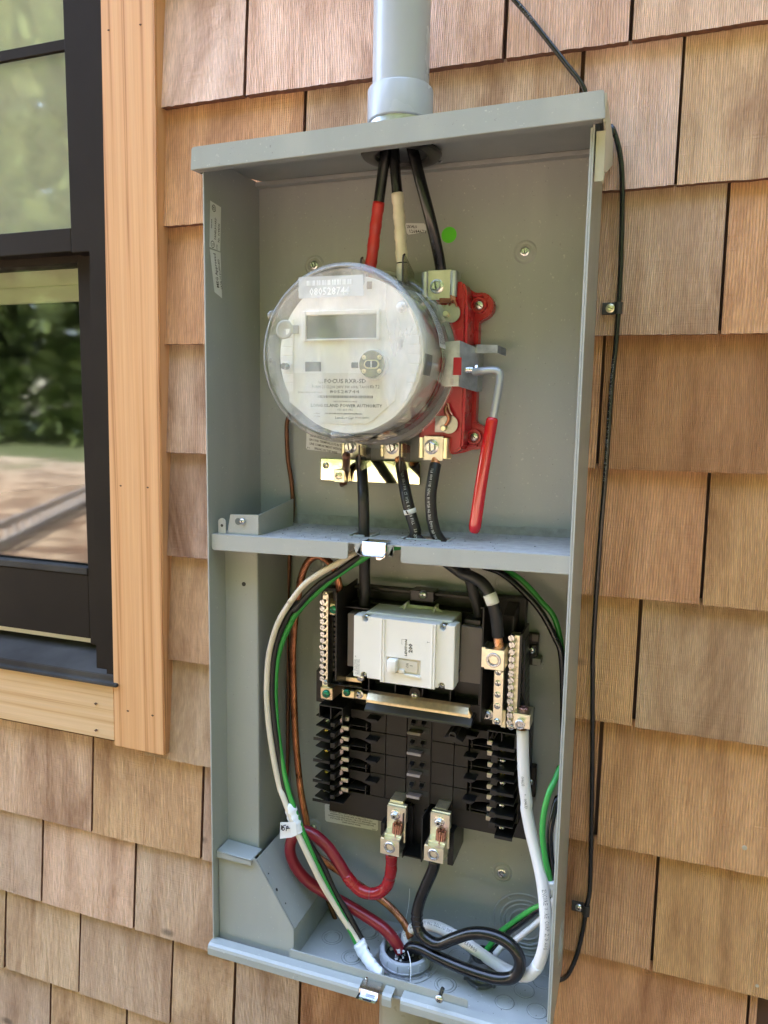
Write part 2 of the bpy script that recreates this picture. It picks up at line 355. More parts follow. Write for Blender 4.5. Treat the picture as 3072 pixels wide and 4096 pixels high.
    # relief
    amp = N(nt, 'ShaderNodeMapRange'); Lk(blot, amp.inputs[0]); amp.inputs[1].default_value = .35; amp.inputs[2].default_value = .65; amp.inputs[3].default_value = .35; amp.inputs[4].default_value = 1.0
    m1 = N(nt, 'ShaderNodeMath', operation='MULTIPLY'); Lk(sn.outputs[0], m1.inputs[0]); Lk(amp.outputs[0], m1.inputs[1])
    m2 = N(nt, 'ShaderNodeMath', operation='MULTIPLY_ADD'); Lk(fib, m2.inputs[0]); m2.inputs[1].default_value = 1.6; Lk(m1.outputs[0], m2.inputs[2])
    m3 = N(nt, 'ShaderNodeMath', operation='MULTIPLY_ADD'); Lk(saw, m3.inputs[0]); m3.inputs[1].default_value = 1.8; Lk(m2.outputs[0], m3.inputs[2])
    bp = N(nt, 'ShaderNodeBump'); bp.inputs['Strength'].default_value = .8; bp.inputs['Distance'].default_value = .00075; Lk(m3.outputs[0], bp.inputs['Height']); Lk(bp.outputs[0], b.inputs['Normal'])
    return m
CEDAR = cedar()
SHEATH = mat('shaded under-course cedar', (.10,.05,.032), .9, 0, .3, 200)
ENDG = mat('cedar end grain', (.23,.105,.06), .9, 0, .8, 900, .3, 200)
PLASTERD = mat('dim interior wall', (.10,.09,.08), .9)
wall = thing('shingle_wall', (.2, .02, -1.2), 'house wall clad in brown cedar shingles behind the open meter box', 'wall')
GX = 6.0
# sheathing in four pieces round the window opening, then the rest of the house that shades the wall
wx0, wx1, wz0, wz1 = -1.05, -.195, -.60, .95
bm = BM()
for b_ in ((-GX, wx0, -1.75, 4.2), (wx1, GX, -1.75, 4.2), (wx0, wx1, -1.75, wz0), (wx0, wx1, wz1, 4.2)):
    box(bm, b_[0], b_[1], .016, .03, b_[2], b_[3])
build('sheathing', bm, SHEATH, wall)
bm = BM(); box(bm, -GX, GX, .03, 7.0, 4.2, 4.5); box(bm, -GX-.3, GX+.3, -.35, 7.3, 4.5, 4.7); build('roof', bm, mat('roof boards', (.12,.10,.09), .9), wall)
bm = BM(); box(bm, -GX, -GX+.1, .031, 7.0, -1.75, 4.199); box(bm, GX-.1, GX, .031, 7.0, -1.75, 4.199); box(bm, -GX+.1, GX-.1, 6.9, 7.0, -1.75, 4.199); box(bm, -GX+.1, GX-.1, .031, 6.9, -1.2, -1.1)
build('outer_wall', bm, PLASTERD, wall)
ZC = [.2255, .0960, -.0342, -.1680, -.2954, -.4226, -.5536, -.6862, -.8135, -.9378, -1.0615, -1.1870, -1.312]
# joints: x of the gaps in each course, read off the photograph at the course's lower edge
def jx(z, x, y): return P(z, x, y, .001).x
J = {1: [jx('S',979,381), None, jx('S',2017,222), jx('S',2521,160)], 2: [jx('S',1207,524), None, jx('S',2324,330), jx('S',2703,736)],
     3: [.05, .22, jx('S',2878,1325)], 4: [.02, .19, jx('S',2388,1870)], 5: [.07, .25, jx('S',2803,2412)], 6: [-.02, .12, .27, jx('S',2533,2900)],
     7: [.06, .2, jx('S',2380,3366)], 8: [jx('S',367,3319), jx('S',805,3437), .12, .3, jx('S',2604,3892)],
     9: [jx('S',168,3601), jx('S',537,3707), jx('S',1011,3852), .13, .28, P('S',3001,4000,.001).x, P('S',3045,4010,.001).x],
     10: [jx('S',20,3867), jx('S',317,3969), jx('S',684,4090), P('S',928,3900).x, P('S',1188,3960).x, .2, .35],
     11: [P('S',184,3960).x, P('S',490,4060).x, .0, .15, .3], 12: [-.2, 0, .2]}
# base colour of each exposed shingle, left to right, by eye; sky light painted into the pale top courses
CO = {'o': (.57,.31,.180), 'p': (.74,.49,.40), 'k': (.80,.58,.52), 'g': (.53,.355,.255), 'w': (.52,.31,.18), 'y': (.63,.36,.20), 'r': (.46,.235,.125), 'd': (.28,.15,.09), 't': (.60,.39,.26)}
COL = {0: 'kppkkk', 1: 'kppptkk', 2: 'ogpttkk', 3: 'oogotg', 4: 'gooryr', 5: 'gooygg', 6: 'wooytyy', 7: 'gooyytt', 8: 'twgooygr', 9: 'gtgtooooo', 10: 'ttgtgryrr', 11: 'gttrrdd', 12: 'gttrr'}
for ci in range(0, 13):
    zb = ZC[ci]; zt = (ZC[ci-1] if ci > 0 else zb+.13)
    js = sorted(x for x in J.get(ci, [-.3, -.1, .1, .3]) if x is not None)
    x = js[0]
    left = []
    if -.17 < x-.2 < .03 and ci < 8: x = -.02; 
    while x > -.62: x -= random.uniform(.16, .2); left.append(x)
    x = js[-1]; right = []
    while x < .78: x += random.uniform(.2, .26); right.append(x)
    n_left = len(left)
    js = left[::-1]+js+right
    for i in range(len(js)-1):
        a, b_ = js[i], js[i+1]
        if ci in (9,) and abs(a-P('S',3045,4010,.001).x) < 1e-6: continue
        g = random.uniform(.0013, .0021); a += g; b_ -= g
        if b_-a < .004: continue
        # the window takes the place of shingles
        if zb > -.69 and b_ < -.17: continue
        if zb > -.69 and a < -.17: a = -.17
        bm = BM(); n = max(6, int((b_-a)/.0042)); th = random.uniform(.0095, .012); yt = .0128; off = random.uniform(-.0015, .001)
        top = []; bot = []; bck = []
        for k in range(n+1):
            xx = a+(b_-a)*k/n; jz = random.uniform(-.0004, .0004)+.0003*math.sin(xx*23+ci*2)
            sk = random.uniform(-.0004, .0004) if k in (0, n) else 0
            top.append(bm.verts.new((xx+sk, yt-.0022, zt+.004))); bot.append(bm.verts.new((xx+sk, off+.0005+random.uniform(-.0003,.0003), zb+jz))); bck.append(bm.verts.new((xx+sk, off+th, zb+jz+.0006)))
        tb = [bm.verts.new((v.co.x, yt, zt+.004)) for v in (top[0], top[-1])]
        for k in range(n):
            bm.faces.new((top[k], bot[k], bot[k+1], top[k+1])); bm.faces.new((bot[k], bck[k], bck[k+1], bot[k+1])).material_index = 1
        bm.faces.new((top[0], tb[0], bck[0], bot[0])).material_index = 1; bm.faces.new((top[-1], bot[-1], bck[-1], tb[1])).material_index = 1
        o = build('shingle', bm, [CEDAR, ENDG], wall, recalc=False)
        cs = COL.get(ci, 'o'); k = i-n_left+1; c = CO[cs[max(0, min(len(cs)-1, k))]]
        v = random.uniform(.90, 1.10)*1.14; o.color = (c[0]*v, c[1]*v*random.uniform(.99,1.05), c[2]*v*random.uniform(.90,1.02), 1)
# nail heads driven flush in the right hand shingles
for (z_, x_, y_, r_) in (('n', 1513, 1065, .0023), ('n', 1590, 1917, .0018)):
    c = P(z_, x_, y_, .003); bm = BM(); cyl(bm, (c.x, c.y-.0012, c.z), r_, .002, -.0008, bev=.0003); build('nail_head', bm, mat('galvanised nail', (.60,.52,.40), .6, .2, .8, 1500), wall)
# splinter of wood hanging under the window casing
bm = BM(); tube(bm, crom([P('k',790,405,-.004), P('k',793,440,-.003), P('k',786,460,-.003), P('k',784,488,-.002)]), .0006, 5); build('splinter', bm, mat('wood splinter', (.5,.33,.18), .8), wall)
# ================================================================ window and casing
def fir(name, c1, c2, c3, ax):
    m = bpy.data.materials.new(name); m.use_nodes = True; nt = m.node_tree; b = nt.nodes['Principled BSDF']; Lk = nt.links.new
    tc = N(nt, 'ShaderNodeTexCoord')
    def noise(s, st, d=4, ds=0):
        mp = N(nt, 'ShaderNodeMapping'); mp.inputs['Scale'].default_value = st; Lk(tc.outputs['Object'], mp.inputs[0])
        n = N(nt, 'ShaderNodeTexNoise'); n.inputs['Scale'].default_value = s; n.inputs['Detail'].default_value = d; n.inputs['Distortion'].default_value = ds; Lk(mp.outputs[0], n.inputs[0]); return n.outputs[0]
    st = (1,1,.010) if ax == 'z' else (.010,1,1)
    a = noise(110, st, 3, .3); f = noise(700, (1,1,.02) if ax == 'z' else (.02,1,1), 3)
    r = N(nt, 'ShaderNodeValToRGB'); Lk(a, r.inputs[0]); e = r.color_ramp.elements; e[0].position = .35; e[0].color = (*c1, 1); e[1].position = .52; e[1].color = (*c2, 1)
    x = e.new(.60); x.color = (*c3, 1); x = e.new(.63); x.color = (*c2, 1); x = e.new(.70); x.color = (*c3, 1)
    mx = N(nt, 'ShaderNodeMix', data_type='RGBA', blend_type='MULTIPLY'); mx.inputs[0].default_value = 1
    mr = N(nt, 'ShaderNodeMapRange'); Lk(f, mr.inputs[0]); mr.inputs[3].default_value = .86; mr.inputs[4].default_value = 1.12
    Lk(r.outputs[0], mx.inputs[6]); Lk(mr.outputs[0], mx.inputs[7]); Lk(mx.outputs[2], b.inputs['Base Color']); b.inputs['Roughness'].default_value = .55
    bp = N(nt, 'ShaderNodeBump'); bp.inputs['Strength'].default_value = .25; bp.inputs['Distance'].default_value = .0004; Lk(f, bp.inputs['Height']); Lk(bp.outputs[0], b.inputs['Normal'])
    return m
FIRV = fir('orange fir, upright', (.66,.365,.170), (.61,.315,.130), (.40,.17,.06), 'z')
FIRH = fir('pale fir, level', (.64,.43,.24), (.60,.38,.19), (.48,.27,.11), 'x')
win = thing('window', (-.6, .02, -.6), 'dark bronze double-hung window in orange wooden casing left of the meter box', 'window')
Yc = -.0095
A0, A1 = P('i',632,0,Yc), P('i',980,0,Yc); B0, B1 = P('k',583,360,Yc), P('k',840,415,Yc)
def ext(a, b, z): t = (z-a.z)/(b.z-a.z); return a.x+(b.x-a.x)*t
zt_, zb_ = 1.0, (B0.z+B1.z)/2
bm = BM(); prism(bm, [(ext(A0,B0,zb_), zb_), (ext(A1,B1,zb_), zb_), (ext(A1,B1,zt_), zt_), (ext(A0,B0,zt_), zt_)], Yc, .0135, bev=.0012)
casing = build('casing_board', bm, FIRV, win); casing['label'] = 'upright orange fir casing board with nail holes'
q0, q1 = P('k',0,5,Yc+.002), P('k',0,245,Yc+.002)
bm = BM(); prism(bm, [(-1.2, -.6715), (ext(A0,B0,-.6715)-.0006, -.6715), (ext(A0,B0,-.59)-.0006, -.597), (-1.2, -.600)], Yc+.002, .0135, bev=.001)
apron = build('casing_board', bm, FIRH, win); apron['label'] = 'level pale fir casing board under the window'
bm = BM()
for (z_, x_, y_) in (('i',685,190),('i',886,155),('j',762,1016),('j',933,1027),('k',652,184),('k',778,207),('k',485,148),('k',487,284)):
    c = P(z_, x_, y_, Yc-.0003); k = .0021 if z_ == 'k' else .0018
    prism(bm, [(c.x-k, c.z), (c.x-k*.3, c.z+k*.6), (c.x+k*1.1, c.z+k*.2), (c.x+k*.2, c.z-k*.7)], c.y, Yc+.004 if (z_ != 'k' or x_ > 583) else Yc+.006)
build('nail_hole', bm, mat('nail hole', (.10,.05,.03), .9), win)
FRAME = mat('bronze window frame', (.018,.0135,.010), .6, 0, .05, 500, .25, 8, vcol=(.024,.018,.013), spec=.08)
FRAME2 = mat('dusty sill metal', (.034,.030,.027), .6, 0, .2, 90, .5, 14, vcol=(.07,.064,.058), spec=.06)
# frame jamb (between casing and sash), a raised bead, sash stiles and rails
bm = BM()
xj = P('i',600,0,-.006).x
prism(bm, [(ext(A0,B0,-.61)+.004, -.61), (ext(A0,B0,zt_)+.004, zt_), (ext(A0,B0,zt_)-.0125, zt_), (ext(A0,B0,-.61)-.0125, -.61)], -.006, .075)
build('frame', bm, FRAME, win)
bm = BM(); u0 = P('i',540,0,.004).x; u1 = P('i',583,0,.004).x; l0 = P('j',610,1900,.004).x; l1 = P('j',660,1900,.004).x
zz0, zz1 = -.60, zt_
def lin(z, xa, xb): return xa+(xb-xa)*((.2-z)/(.73))
prism(bm, [(lin(zz0,u0,l0), zz0), (lin(zz0,u1,l1)+.006, zz0), (lin(zz1,u1,l1)+.006, zz1), (lin(zz1,u0,l0), zz1)], .002, .076, bev=.0008)
build('frame_stop', bm, FRAME, win)
Yu, Yl = .018, .040        # glass planes of upper and lower sash
bm = BM()
gx_u = P('i',440,200,Yu).x; gz_u = P('i',470,1440,Yu-.01).z
box(bm, gx_u, gx_u+.06, Yu-.010, Yu+.02, P('i',0,1630,Yu-.01).z, zt_, .001)
zr0, zr1 = P('i',300,1600,Yu-.01).z, P('i',300,1452,Yu-.01).z
box(bm, -1.05, gx_u, Yu-.010, Yu+.02, zr0, zr1, .001)
build('sash', bm, FRAME, win)['label'] = 'upper sash stile and bottom rail'
bm = BM(); zm = P('i',0,381,Yu+.002).z; box(bm, -1.05, gx_u-.0005, Yu-.006, Yu-.0005, zm-.0062, zm+.0062, .0006); build('muntin', bm, FRAME, win)
bm = BM()
gx_l = P('j',570,800,Yl).x; zlr = P('i',300,1672,Yl-.012).z; zlt = P('i',300,1600,Yl-.012).z
box(bm, -1.05, gx_l, Yl-.012, Yl+.02, zlr, zr0+.012, .0008)
box(bm, gx_l, gx_l+.06, Yl-.012, Yl+.02, -.56, zr0+.012, .001)
zb1 = P('j',300,1555,Yl-.012).z; zb0 = P('j',300,1945,Yl-.012).z
box(bm, -1.05, gx_l, Yl-.012, Yl+.02, zb0, zb1, .0012)
build('sash', bm, FRAME, win)['label'] = 'lower sash rails and stile'
bm = BM(); box(bm, -1.05, gx_l, Yl-.0135, Yl+.002, zb1+.0004, zb1+.010, .0012); build('glazing_bead', bm, FRAME2, win)
bm = BM(); box(bm, -1.05, gx_l+.01, Yl-.004, Yl+.01, zb0-.0085, zb0-.0005); build('reflection_strip', bm, mat('painted pale reflection', (.62,.60,.52), .5), win)  # pale strip painted in as a reflection below the bottom rail
bm = BM()
za = zb0-.009; prism(bm, [(Yl+.03, za), (-.008, za-.022), (-.008, za-.030), (-.014, za-.031), (-.014, -.5965), (Yl+.03, -.5965)], -1.05, -.2, ax='x', bev=.0008)
build('sill', bm, FRAME2, win)
def paneglass(name, veil=.0, rough=.045, ior=1.75):
    m = bpy.data.materials.new(name); m.use_nodes = True; nt = m.node_tree; nt.nodes.clear(); Lk = nt.links.new
    o = N(nt, 'ShaderNodeOutputMaterial'); t = N(nt, 'ShaderNodeBsdfTransparent'); g = N(nt, 'ShaderNodeBsdfGlossy'); g.inputs['Roughness'].default_value = rough; t.inputs[0].default_value = (.92,.94,.92,1)
    f = fres(nt, ior); mx = N(nt, 'ShaderNodeMixShader'); Lk(f.outputs[0], mx.inputs[0]); Lk(t.outputs[0], mx.inputs[1]); Lk(g.outputs[0], mx.inputs[2])
    if veil:
        d = N(nt, 'ShaderNodeBsdfDiffuse'); d.inputs[0].default_value = (.74,.72,.52,1); m2 = N(nt, 'ShaderNodeMixShader'); tc = N(nt, 'ShaderNodeTexCoord'); n = N(nt, 'ShaderNodeTexNoise'); n.inputs['Scale'].default_value = 9; n.inputs['Detail'].default_value = 5; Lk(tc.outputs['Object'], n.inputs[0])  # pale patchy film mixed over the glass
        r = N(nt, 'ShaderNodeMapRange'); Lk(n.outputs[0], r.inputs[0]); r.inputs[1].default_value = .3; r.inputs[2].default_value = .7; r.inputs[3].default_value = veil*.7; r.inputs[4].default_value = veil*1.3; Lk(r.outputs[0], m2.inputs[0]); Lk(mx.outputs[0], m2.inputs[1]); Lk(d.outputs[0], m2.inputs[2]); Lk(m2.outputs[0], o.inputs[0])
    else: Lk(mx.outputs[0], o.inputs[0])
    return m
GL = paneglass('coated window glass', .0, .04); GLU = paneglass('hazy window glass', .10, .04, 2.3)
for nm, xr, z0, z1, Yg in (('upper', gx_u, zr1-.002, zt_, Yu), ('lower', gx_l, zb1-.002, zlr+.002, Yl)):
    bm = BM(); box(bm, -1.04, xr+.002, Yg, Yg+.004, z0, z1); build('glass_pane', bm, GLU if nm == 'upper' else GL, win)
# pale roller blind drawn down behind the upper sash, its hem just below the meeting rail
zh = P('i',300,1905,.06).z
bm = BM(); prism(bm, [(-1.03, zh), (-.205, zh), (-.205, .98), (-1.03, .98)], .060, .0612); box(bm, -1.03, -.205, .057, .064, zh-.002, zh+.02, .002)
bl = build('roller_blind', bm, mat('pale olive blind fabric', (.62,.60,.44), .85, 0, .2, 300), None); tag(bl, 'pale roller blind drawn behind the upper window sash down to its hem', 'blind')
# ================================================================ ground, wood edge and ladder: seen mirrored in the window
GZ = -1.75
def groundmat():
    m = bpy.data.materials.new('bare soil and thin grass'); m.use_nodes = True; nt = m.node_tree; b = nt.nodes['Principled BSDF']; Lk = nt.links.new
    g = N(nt, 'ShaderNodeNewGeometry'); n = N(nt, 'ShaderNodeTexNoise'); n.inputs['Scale'].default_value = .35; n.inputs['Detail'].default_value = 8; Lk(g.outputs['Position'], n.inputs[0])
    n2 = N(nt, 'ShaderNodeTexNoise'); n2.inputs['Scale'].default_value = 2.6; n2.inputs['Detail'].default_value = 10; Lk(g.outputs['Position'], n2.inputs[0])
    s = N(nt, 'ShaderNodeSeparateXYZ'); Lk(g.outputs['Position'], s.inputs[0])
    r0 = N(nt, 'ShaderNodeMapRange'); Lk(s.outputs[1], r0.inputs[0]); r0.inputs[1].default_value = -10; r0.inputs[2].default_value = -18
    c1 = N(nt, 'ShaderNodeValToRGB'); Lk(n2.outputs[0], c1.inputs[0]); c1.color_ramp.elements[0].color = (.10,.055,.03,1); c1.color_ramp.elements[1].color = (.31,.235,.16,1); c1.color_ramp.elements[0].position = .38; c1.color_ramp.elements[1].position = .62
    c2 = N(nt, 'ShaderNodeValToRGB'); Lk(n2.outputs[0], c2.inputs[0]); c2.color_ramp.elements[0].color = (.12,.09,.06,1); c2.color_ramp.elements[1].color = (.40,.34,.27,1); c2.color_ramp.elements[0].position = .36; c2.color_ramp.elements[1].position = .60
    mx = N(nt, 'ShaderNodeMix', data_type='RGBA'); Lk(r0.outputs[0], mx.inputs[0]); Lk(c1.outputs[0], mx.inputs[6]); Lk(c2.outputs[0], mx.inputs[7])
    r1 = N(nt, 'ShaderNodeMapRange'); Lk(s.outputs[1], r1.inputs[0]); r1.inputs[1].default_value = -12; r1.inputs[2].default_value = -28; r1.inputs[3].default_value = -.15; r1.inputs[4].default_value = .5
    a = N(nt, 'ShaderNodeMath', operation='ADD'); Lk(n.outputs[0], a.inputs[0]); Lk(r1.outputs[0], a.inputs[1])
    r2 = N(nt, 'ShaderNodeMapRange'); Lk(a.outputs[0], r2.inputs[0]); r2.inputs[1].default_value = .52; r2.inputs[2].default_value = .66
    m2 = N(nt, 'ShaderNodeMix', data_type='RGBA'); Lk(r2.outputs[0], m2.inputs[0]); Lk(mx.outputs[2], m2.inputs[6]); m2.inputs[7].default_value = (.055,.075,.022,1)
    Lk(m2.outputs[2], b.inputs['Base Color']); b.inputs['Roughness'].default_value = .95
    bp = N(nt, 'ShaderNodeBump'); bp.inputs['Strength'].default_value = 1; bp.inputs['Distance'].default_value = .06; Lk(n2.outputs[0], bp.inputs['Height']); Lk(bp.outputs[0], b.inputs['Normal'])
    return m
bm = BM(); box(bm, -150, 150, -150, 60, GZ-1, GZ); tag(build('ground', bm, groundmat(), None, base=(0,0,GZ)), kind='structure')
# woodland: trunks and leaf clumps in one mass
def leafmat():
    m = bpy.data.materials.new('woodland leaves'); m.use_nodes = True; nt = m.node_tree; b = nt.nodes['Principled BSDF']; Lk = nt.links.new
    g = N(nt, 'ShaderNodeNewGeometry'); n = N(nt, 'ShaderNodeTexNoise'); n.inputs['Scale'].default_value = 1.3; Lk(g.outputs['Position'], n.inputs[0])
    r = N(nt, 'ShaderNodeValToRGB'); Lk(n.outputs[0], r.inputs[0]); r.color_ramp.elements[0].color = (.03,.05,.013,1); r.color_ramp.elements[1].color = (.12,.17,.05,1); r.color_ramp.elements[0].position = .35; r.color_ramp.elements[1].position = .65
    Lk(r.outputs[0], b.inputs['Base Color']); b.inputs['Roughness'].default_value = .6
    return m
rng = random.Random(3); vs = []; fs = []
for t_ in range(135):
    x = rng.uniform(-75, 45); y = rng.uniform(-36, -25) - abs(x)*.03; h = rng.uniform(26, 40)  # crowns made extra tall to block low sky
    if t_ >= 110: x = rng.uniform(11, 17); y = rng.uniform(-26, 3); h = rng.uniform(15, 24)  # unseen trees at the right, added to cut the side light
    cr = rng.uniform(4, 6.5)
    for k in range(1900):
        a = rng.uniform(0, 6.283); hh = rng.random()**.8; rr = cr*math.sin(math.pi*min(1, .15+hh*.85))**.6*rng.uniform(.5, 1.05)
        c = Vector((x+rr*math.cos(a), y+rr*math.sin(a), GZ+.6+h*hh)); bg_ = rng.random() < .22; s = rng.uniform(.5, .9) if bg_ else rng.uniform(.10, .30); c = Vector((x+(c.x-x)*.6, y+(c.y-y)*.6, c.z)) if bg_ else c
        u = Vector((rng.uniform(-1,1), rng.uniform(-1,1), rng.uniform(-1,1))).normalized(); v = u.orthogonal().normalized(); i0 = len(vs)
        vs += [c+u*s, c+v*s, c-u*s*.8, c-v*s]; fs.append((i0, i0+1, i0+2, i0+3))
for k in range(9000):       # dark shrubs along the foot of the wood
    x = rng.uniform(-75, 45); y = rng.uniform(-33, -23)-abs(x)*.03; c = Vector((x, y, GZ+rng.random()**1.5*3.6)); s = rng.uniform(.15, .45)
    u = Vector((rng.uniform(-1,1), rng.uniform(-1,1), rng.uniform(-1,1))).normalized(); v = u.orthogonal().normalized(); i0 = len(vs); vs += [c+u*s, c+v*s, c-u*s*.8, c-v*s]; fs.append((i0, i0+1, i0+2, i0+3))
me = bpy.data.meshes.new('woodland'); me.from_pydata(vs, [], fs); me.materials.append(leafmat()); wd_ = link(bpy.data.objects.new('woodland', me)); tag(wd_, 'dark green wood beyond the yard, mirrored in the window glass, with unseen trees added at the right', 'woodland', kind='stuff')
# extension ladder lying on its edge in the yard; in the photo it is seen mirrored in the lower pane
def mirror_ground(z, x, y, zz):
    d = ray(z, x, y); g = CAM+d*((Yl-CAM.y)/d.y); d = Vector((d.x, -d.y, d.z)); return g+d*((zz-g.z)/d.z)
La, Lb = mirror_ground('j', -80, 1390, GZ+.12), mirror_ground('j', 700, 1018, GZ+.12)
lad = thing('ladder', (La+Lb)/2, 'aluminium ladder lying on edge in the dirt yard, mirrored in the lower pane', 'ladder')
LA = mat('weathered aluminium', (.40,.42,.46), .45, .6)
dirn = (Lb-La).normalized(); upv = ZV
def bar(bm, a, b, w_, h_):
    d = (b-a).normalized(); s = d.cross(ZV); s = s.normalized() if s.length > .1 else d.cross(XV).normalized(); u = s.cross(d)
    c = [bm.verts.new(p_+s*sx*w_+u*sz*h_) for p_ in (a, b) for sx, sz in ((-1,-1),(1,-1),(1,1),(-1,1))]
    for f in ((0,1,2,3),(7,6,5,4),(0,4,5,1),(1,5,6,2),(2,6,7,3),(3,7,4,0)): bm.faces.new([c[i] for i in f])
for hh in (.0, .20):
    bm = BM(); bar(bm, La+ZV*(hh-.06), Lb+ZV*(hh-.06), .02, .04); build('rail', bm, LA, lad)
k = 0; Ld = (Lb-La).length
while k*.3 < Ld:
    bm = BM(); p_ = La+dirn*(k*.3); bar(bm, p_+ZV*(-.05), p_+ZV*.14, .016, .016); build('rung', bm, LA, lad); k += 1
# ================================================================ meter enclosure
W_, H_, D_, T_ = .365, .8327, .1105, .0016
enc = thing('meter_enclosure', (W_/2, -.055, -H_), 'tall open grey metal meter and breaker box fixed to the shingle wall', 'electrical box')
bm = BM(); box(bm, 0, W_, -.0016, -.0002, -H_, .0015); build('back_panel', bm, PAINT, enc)
bm = BM(); box(bm, 0, T_, -D_, -.0017, -H_+.0005, .002, .0003); build('side_panel', bm, PAINT, enc)
bm = BM(); box(bm, W_-T_, W_, -D_, -.0017, -H_+.0005, .002, .0003); box(bm, W_-.0034, W_-T_-.0001, -D_, -D_+.011, -H_+.012, -.016, .0004)
build('side_panel', bm, PAINT, enc)
bm = BM()      # ceiling with a round opening for the riser
hx, hy, hr = .1812, -.055, .031
n = 40; outer = []
ring = [bm.verts.new((hx+hr*math.cos(2*math.pi*k/n), hy+hr*math.sin(2*math.pi*k/n)*.8, .0009)) for k in range(n)]
for k in range(n):
    a = 2*math.pi*k/n; c, s = math.cos(a), math.sin(a)
    t = min(((W_-T_-hx) if c > 0 else (hx-T_))/max(abs(c), 1e-6), ((-.0017-hy) if s > 0 else (hy+D_))/max(abs(s), 1e-6))
    outer.append(bm.verts.new((hx+c*t, hy+s*t, .0009)))
for k in range(n): bm.faces.new((ring[k], ring[(k+1) % n], outer[(k+1) % n], outer[k]))
box(bm, T_, W_-T_, -.012, -.0017, -.0035, .0008, .0004)
build('ceiling_plate', bm, PAINT, enc, recalc=False)
# rain lid: front flange, top and side flanges, closing tab on the right
l0, l1 = P('S',766,589,-.12), P('S',763,681,-.12); r0_, r1_ = P('S',2418,358,-.12), P('S',2421,474,-.12)
bm = BM()
fl = [(l1.x, l1.z), (r1_.x, r1_.z), (r0_.x, r0_.z-.0012), (r0_.x-.0015, r0_.z), (l0.x+.002, l0.z), (l0.x, l0.z-.0015)]
prism(bm, fl, -.1205, -.119, bev=.0004)
tv = [bm.verts.new(q) for q in ((l0.x+.001,-.1192,l0.z-.0006),(r0_.x-.0012,-.1192,r0_.z-.0006),(r0_.x-.0012,-.0005,r0_.z+.0016),(l0.x+.001,-.0005,r0_.z+.0010),(l0.x+.001,-.1192,l0.z-.0021),(r0_.x-.0012,-.1192,r0_.z-.0021),(r0_.x-.0012,-.0005,r0_.z+.0001),(l0.x+.001,-.0005,r0_.z-.0005))]
for f in ((0,1,2,3),(7,6,5,4),(0,4,5,1),(1,5,6,2),(2,6,7,3),(3,7,4,0)): bm.faces.new([tv[i] for i in f])
prism(bm, [(l0.x+.001, l1.z), (r0_.x-.001, r1_.z), (r0_.x-.001, r1_.z+.0016), (l0.x+.001, l1.z+.0016)], -.119, -.1115)
prism(bm, [(-.119, l1.z), (-.119, l0.z-.001), (-.001, .0034), (-.001, -.012)], l0.x, l0.x+.0014, ax='x')
build('lid', bm, PAINT, enc)
bm = BM()
prism(bm, [(-.119, -.0155), (-.1085, -.0185), (-.1075, -.030), (-.1065, -.0565), (-.103, -.058), (-.091, -.044), (-.080, -.043), (-.001, -.0125), (-.001, .0070), (-.119, .0060)], .3716, .3732, ax='x', bev=.0004)
prism(bm, [(-.1075, -.030), (-.1065, -.0565), (-.1055, -.0565), (-.1062, -.029), (-.104, -.020), (-.108, -.0185)], .3660, .3716, ax='x')
build('lid_side_flange', bm, mat('cream aged enamel', (.50,.48,.38), .4, 0, .1, 900, .08, 20), enc)
# bottom plate with its lips
def bl_(x, a, b): return a+(b-a)*x/W_
bm = BM(); box(bm, T_, W_-T_, -D_+.002, -.0017, -H_+.0005, -H_+.002); build('bottom_plate', bm, PAINT, enc)
def atx(x): return x
xa, xb = P('g',550,1060,-.1225).x, P('g',668,1090,-.1225).x
bm = BM()
for (s0, s1) in ((-.0005, xa), (xb, .262 if False else P('H',585,820,-.122).x), (P('H',685,860,-.122).x, W_+.0005)):
    prism(bm, [(-D_+.004, -.8212), (-D_-.0055, -.8212), (-D_-.0085, -.8228), (-D_-.0095, -.8255), (-D_-.0095, -.8330), (-D_-.0080, -.8330), (-D_-.0080, -.8262), (-D_-.006, -.8232), (-D_+.004, -.8226)], s0, s1, ax='x')
build('bottom_lip', bm, PAINT, enc)
bm = BM(); x0 = P('g',205,950,-D_+.006).x; x1 = P('H',1443,860,-D_+.006).x; za = (P('g',207,883,-D_+.006).z+P('H',1430,815,-D_+.006).z)/2
prism(bm, [(x0, -.8322), (x1, -.8322), (x1, za-.003), (x1-.0006, za-.0012), (x1-.003, za-.0005), (x0+.001, za+.0005), (x0, za-.001)], -D_+.0045, -D_+.006, bev=.0003)
build('inner_lip', bm, PAINT, enc)
# knockouts pressed in the floor
SEAM = mat('shaded seam', (.10,.11,.10), .8)  # dark ring paints in the shadow gap round each knockout
def kring(bm, c, r, n=36, cp=True):
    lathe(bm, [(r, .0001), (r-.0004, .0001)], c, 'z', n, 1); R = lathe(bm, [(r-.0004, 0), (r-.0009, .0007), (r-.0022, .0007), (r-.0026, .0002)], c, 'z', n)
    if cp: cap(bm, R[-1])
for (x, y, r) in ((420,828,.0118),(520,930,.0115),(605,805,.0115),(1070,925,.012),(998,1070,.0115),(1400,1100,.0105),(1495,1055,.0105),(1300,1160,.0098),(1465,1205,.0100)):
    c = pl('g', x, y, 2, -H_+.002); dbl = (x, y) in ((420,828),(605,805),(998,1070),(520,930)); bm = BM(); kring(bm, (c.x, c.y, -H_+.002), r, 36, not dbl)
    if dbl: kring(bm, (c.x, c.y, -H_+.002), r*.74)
    build('knockout', bm, [PAINT, SEAM], enc)
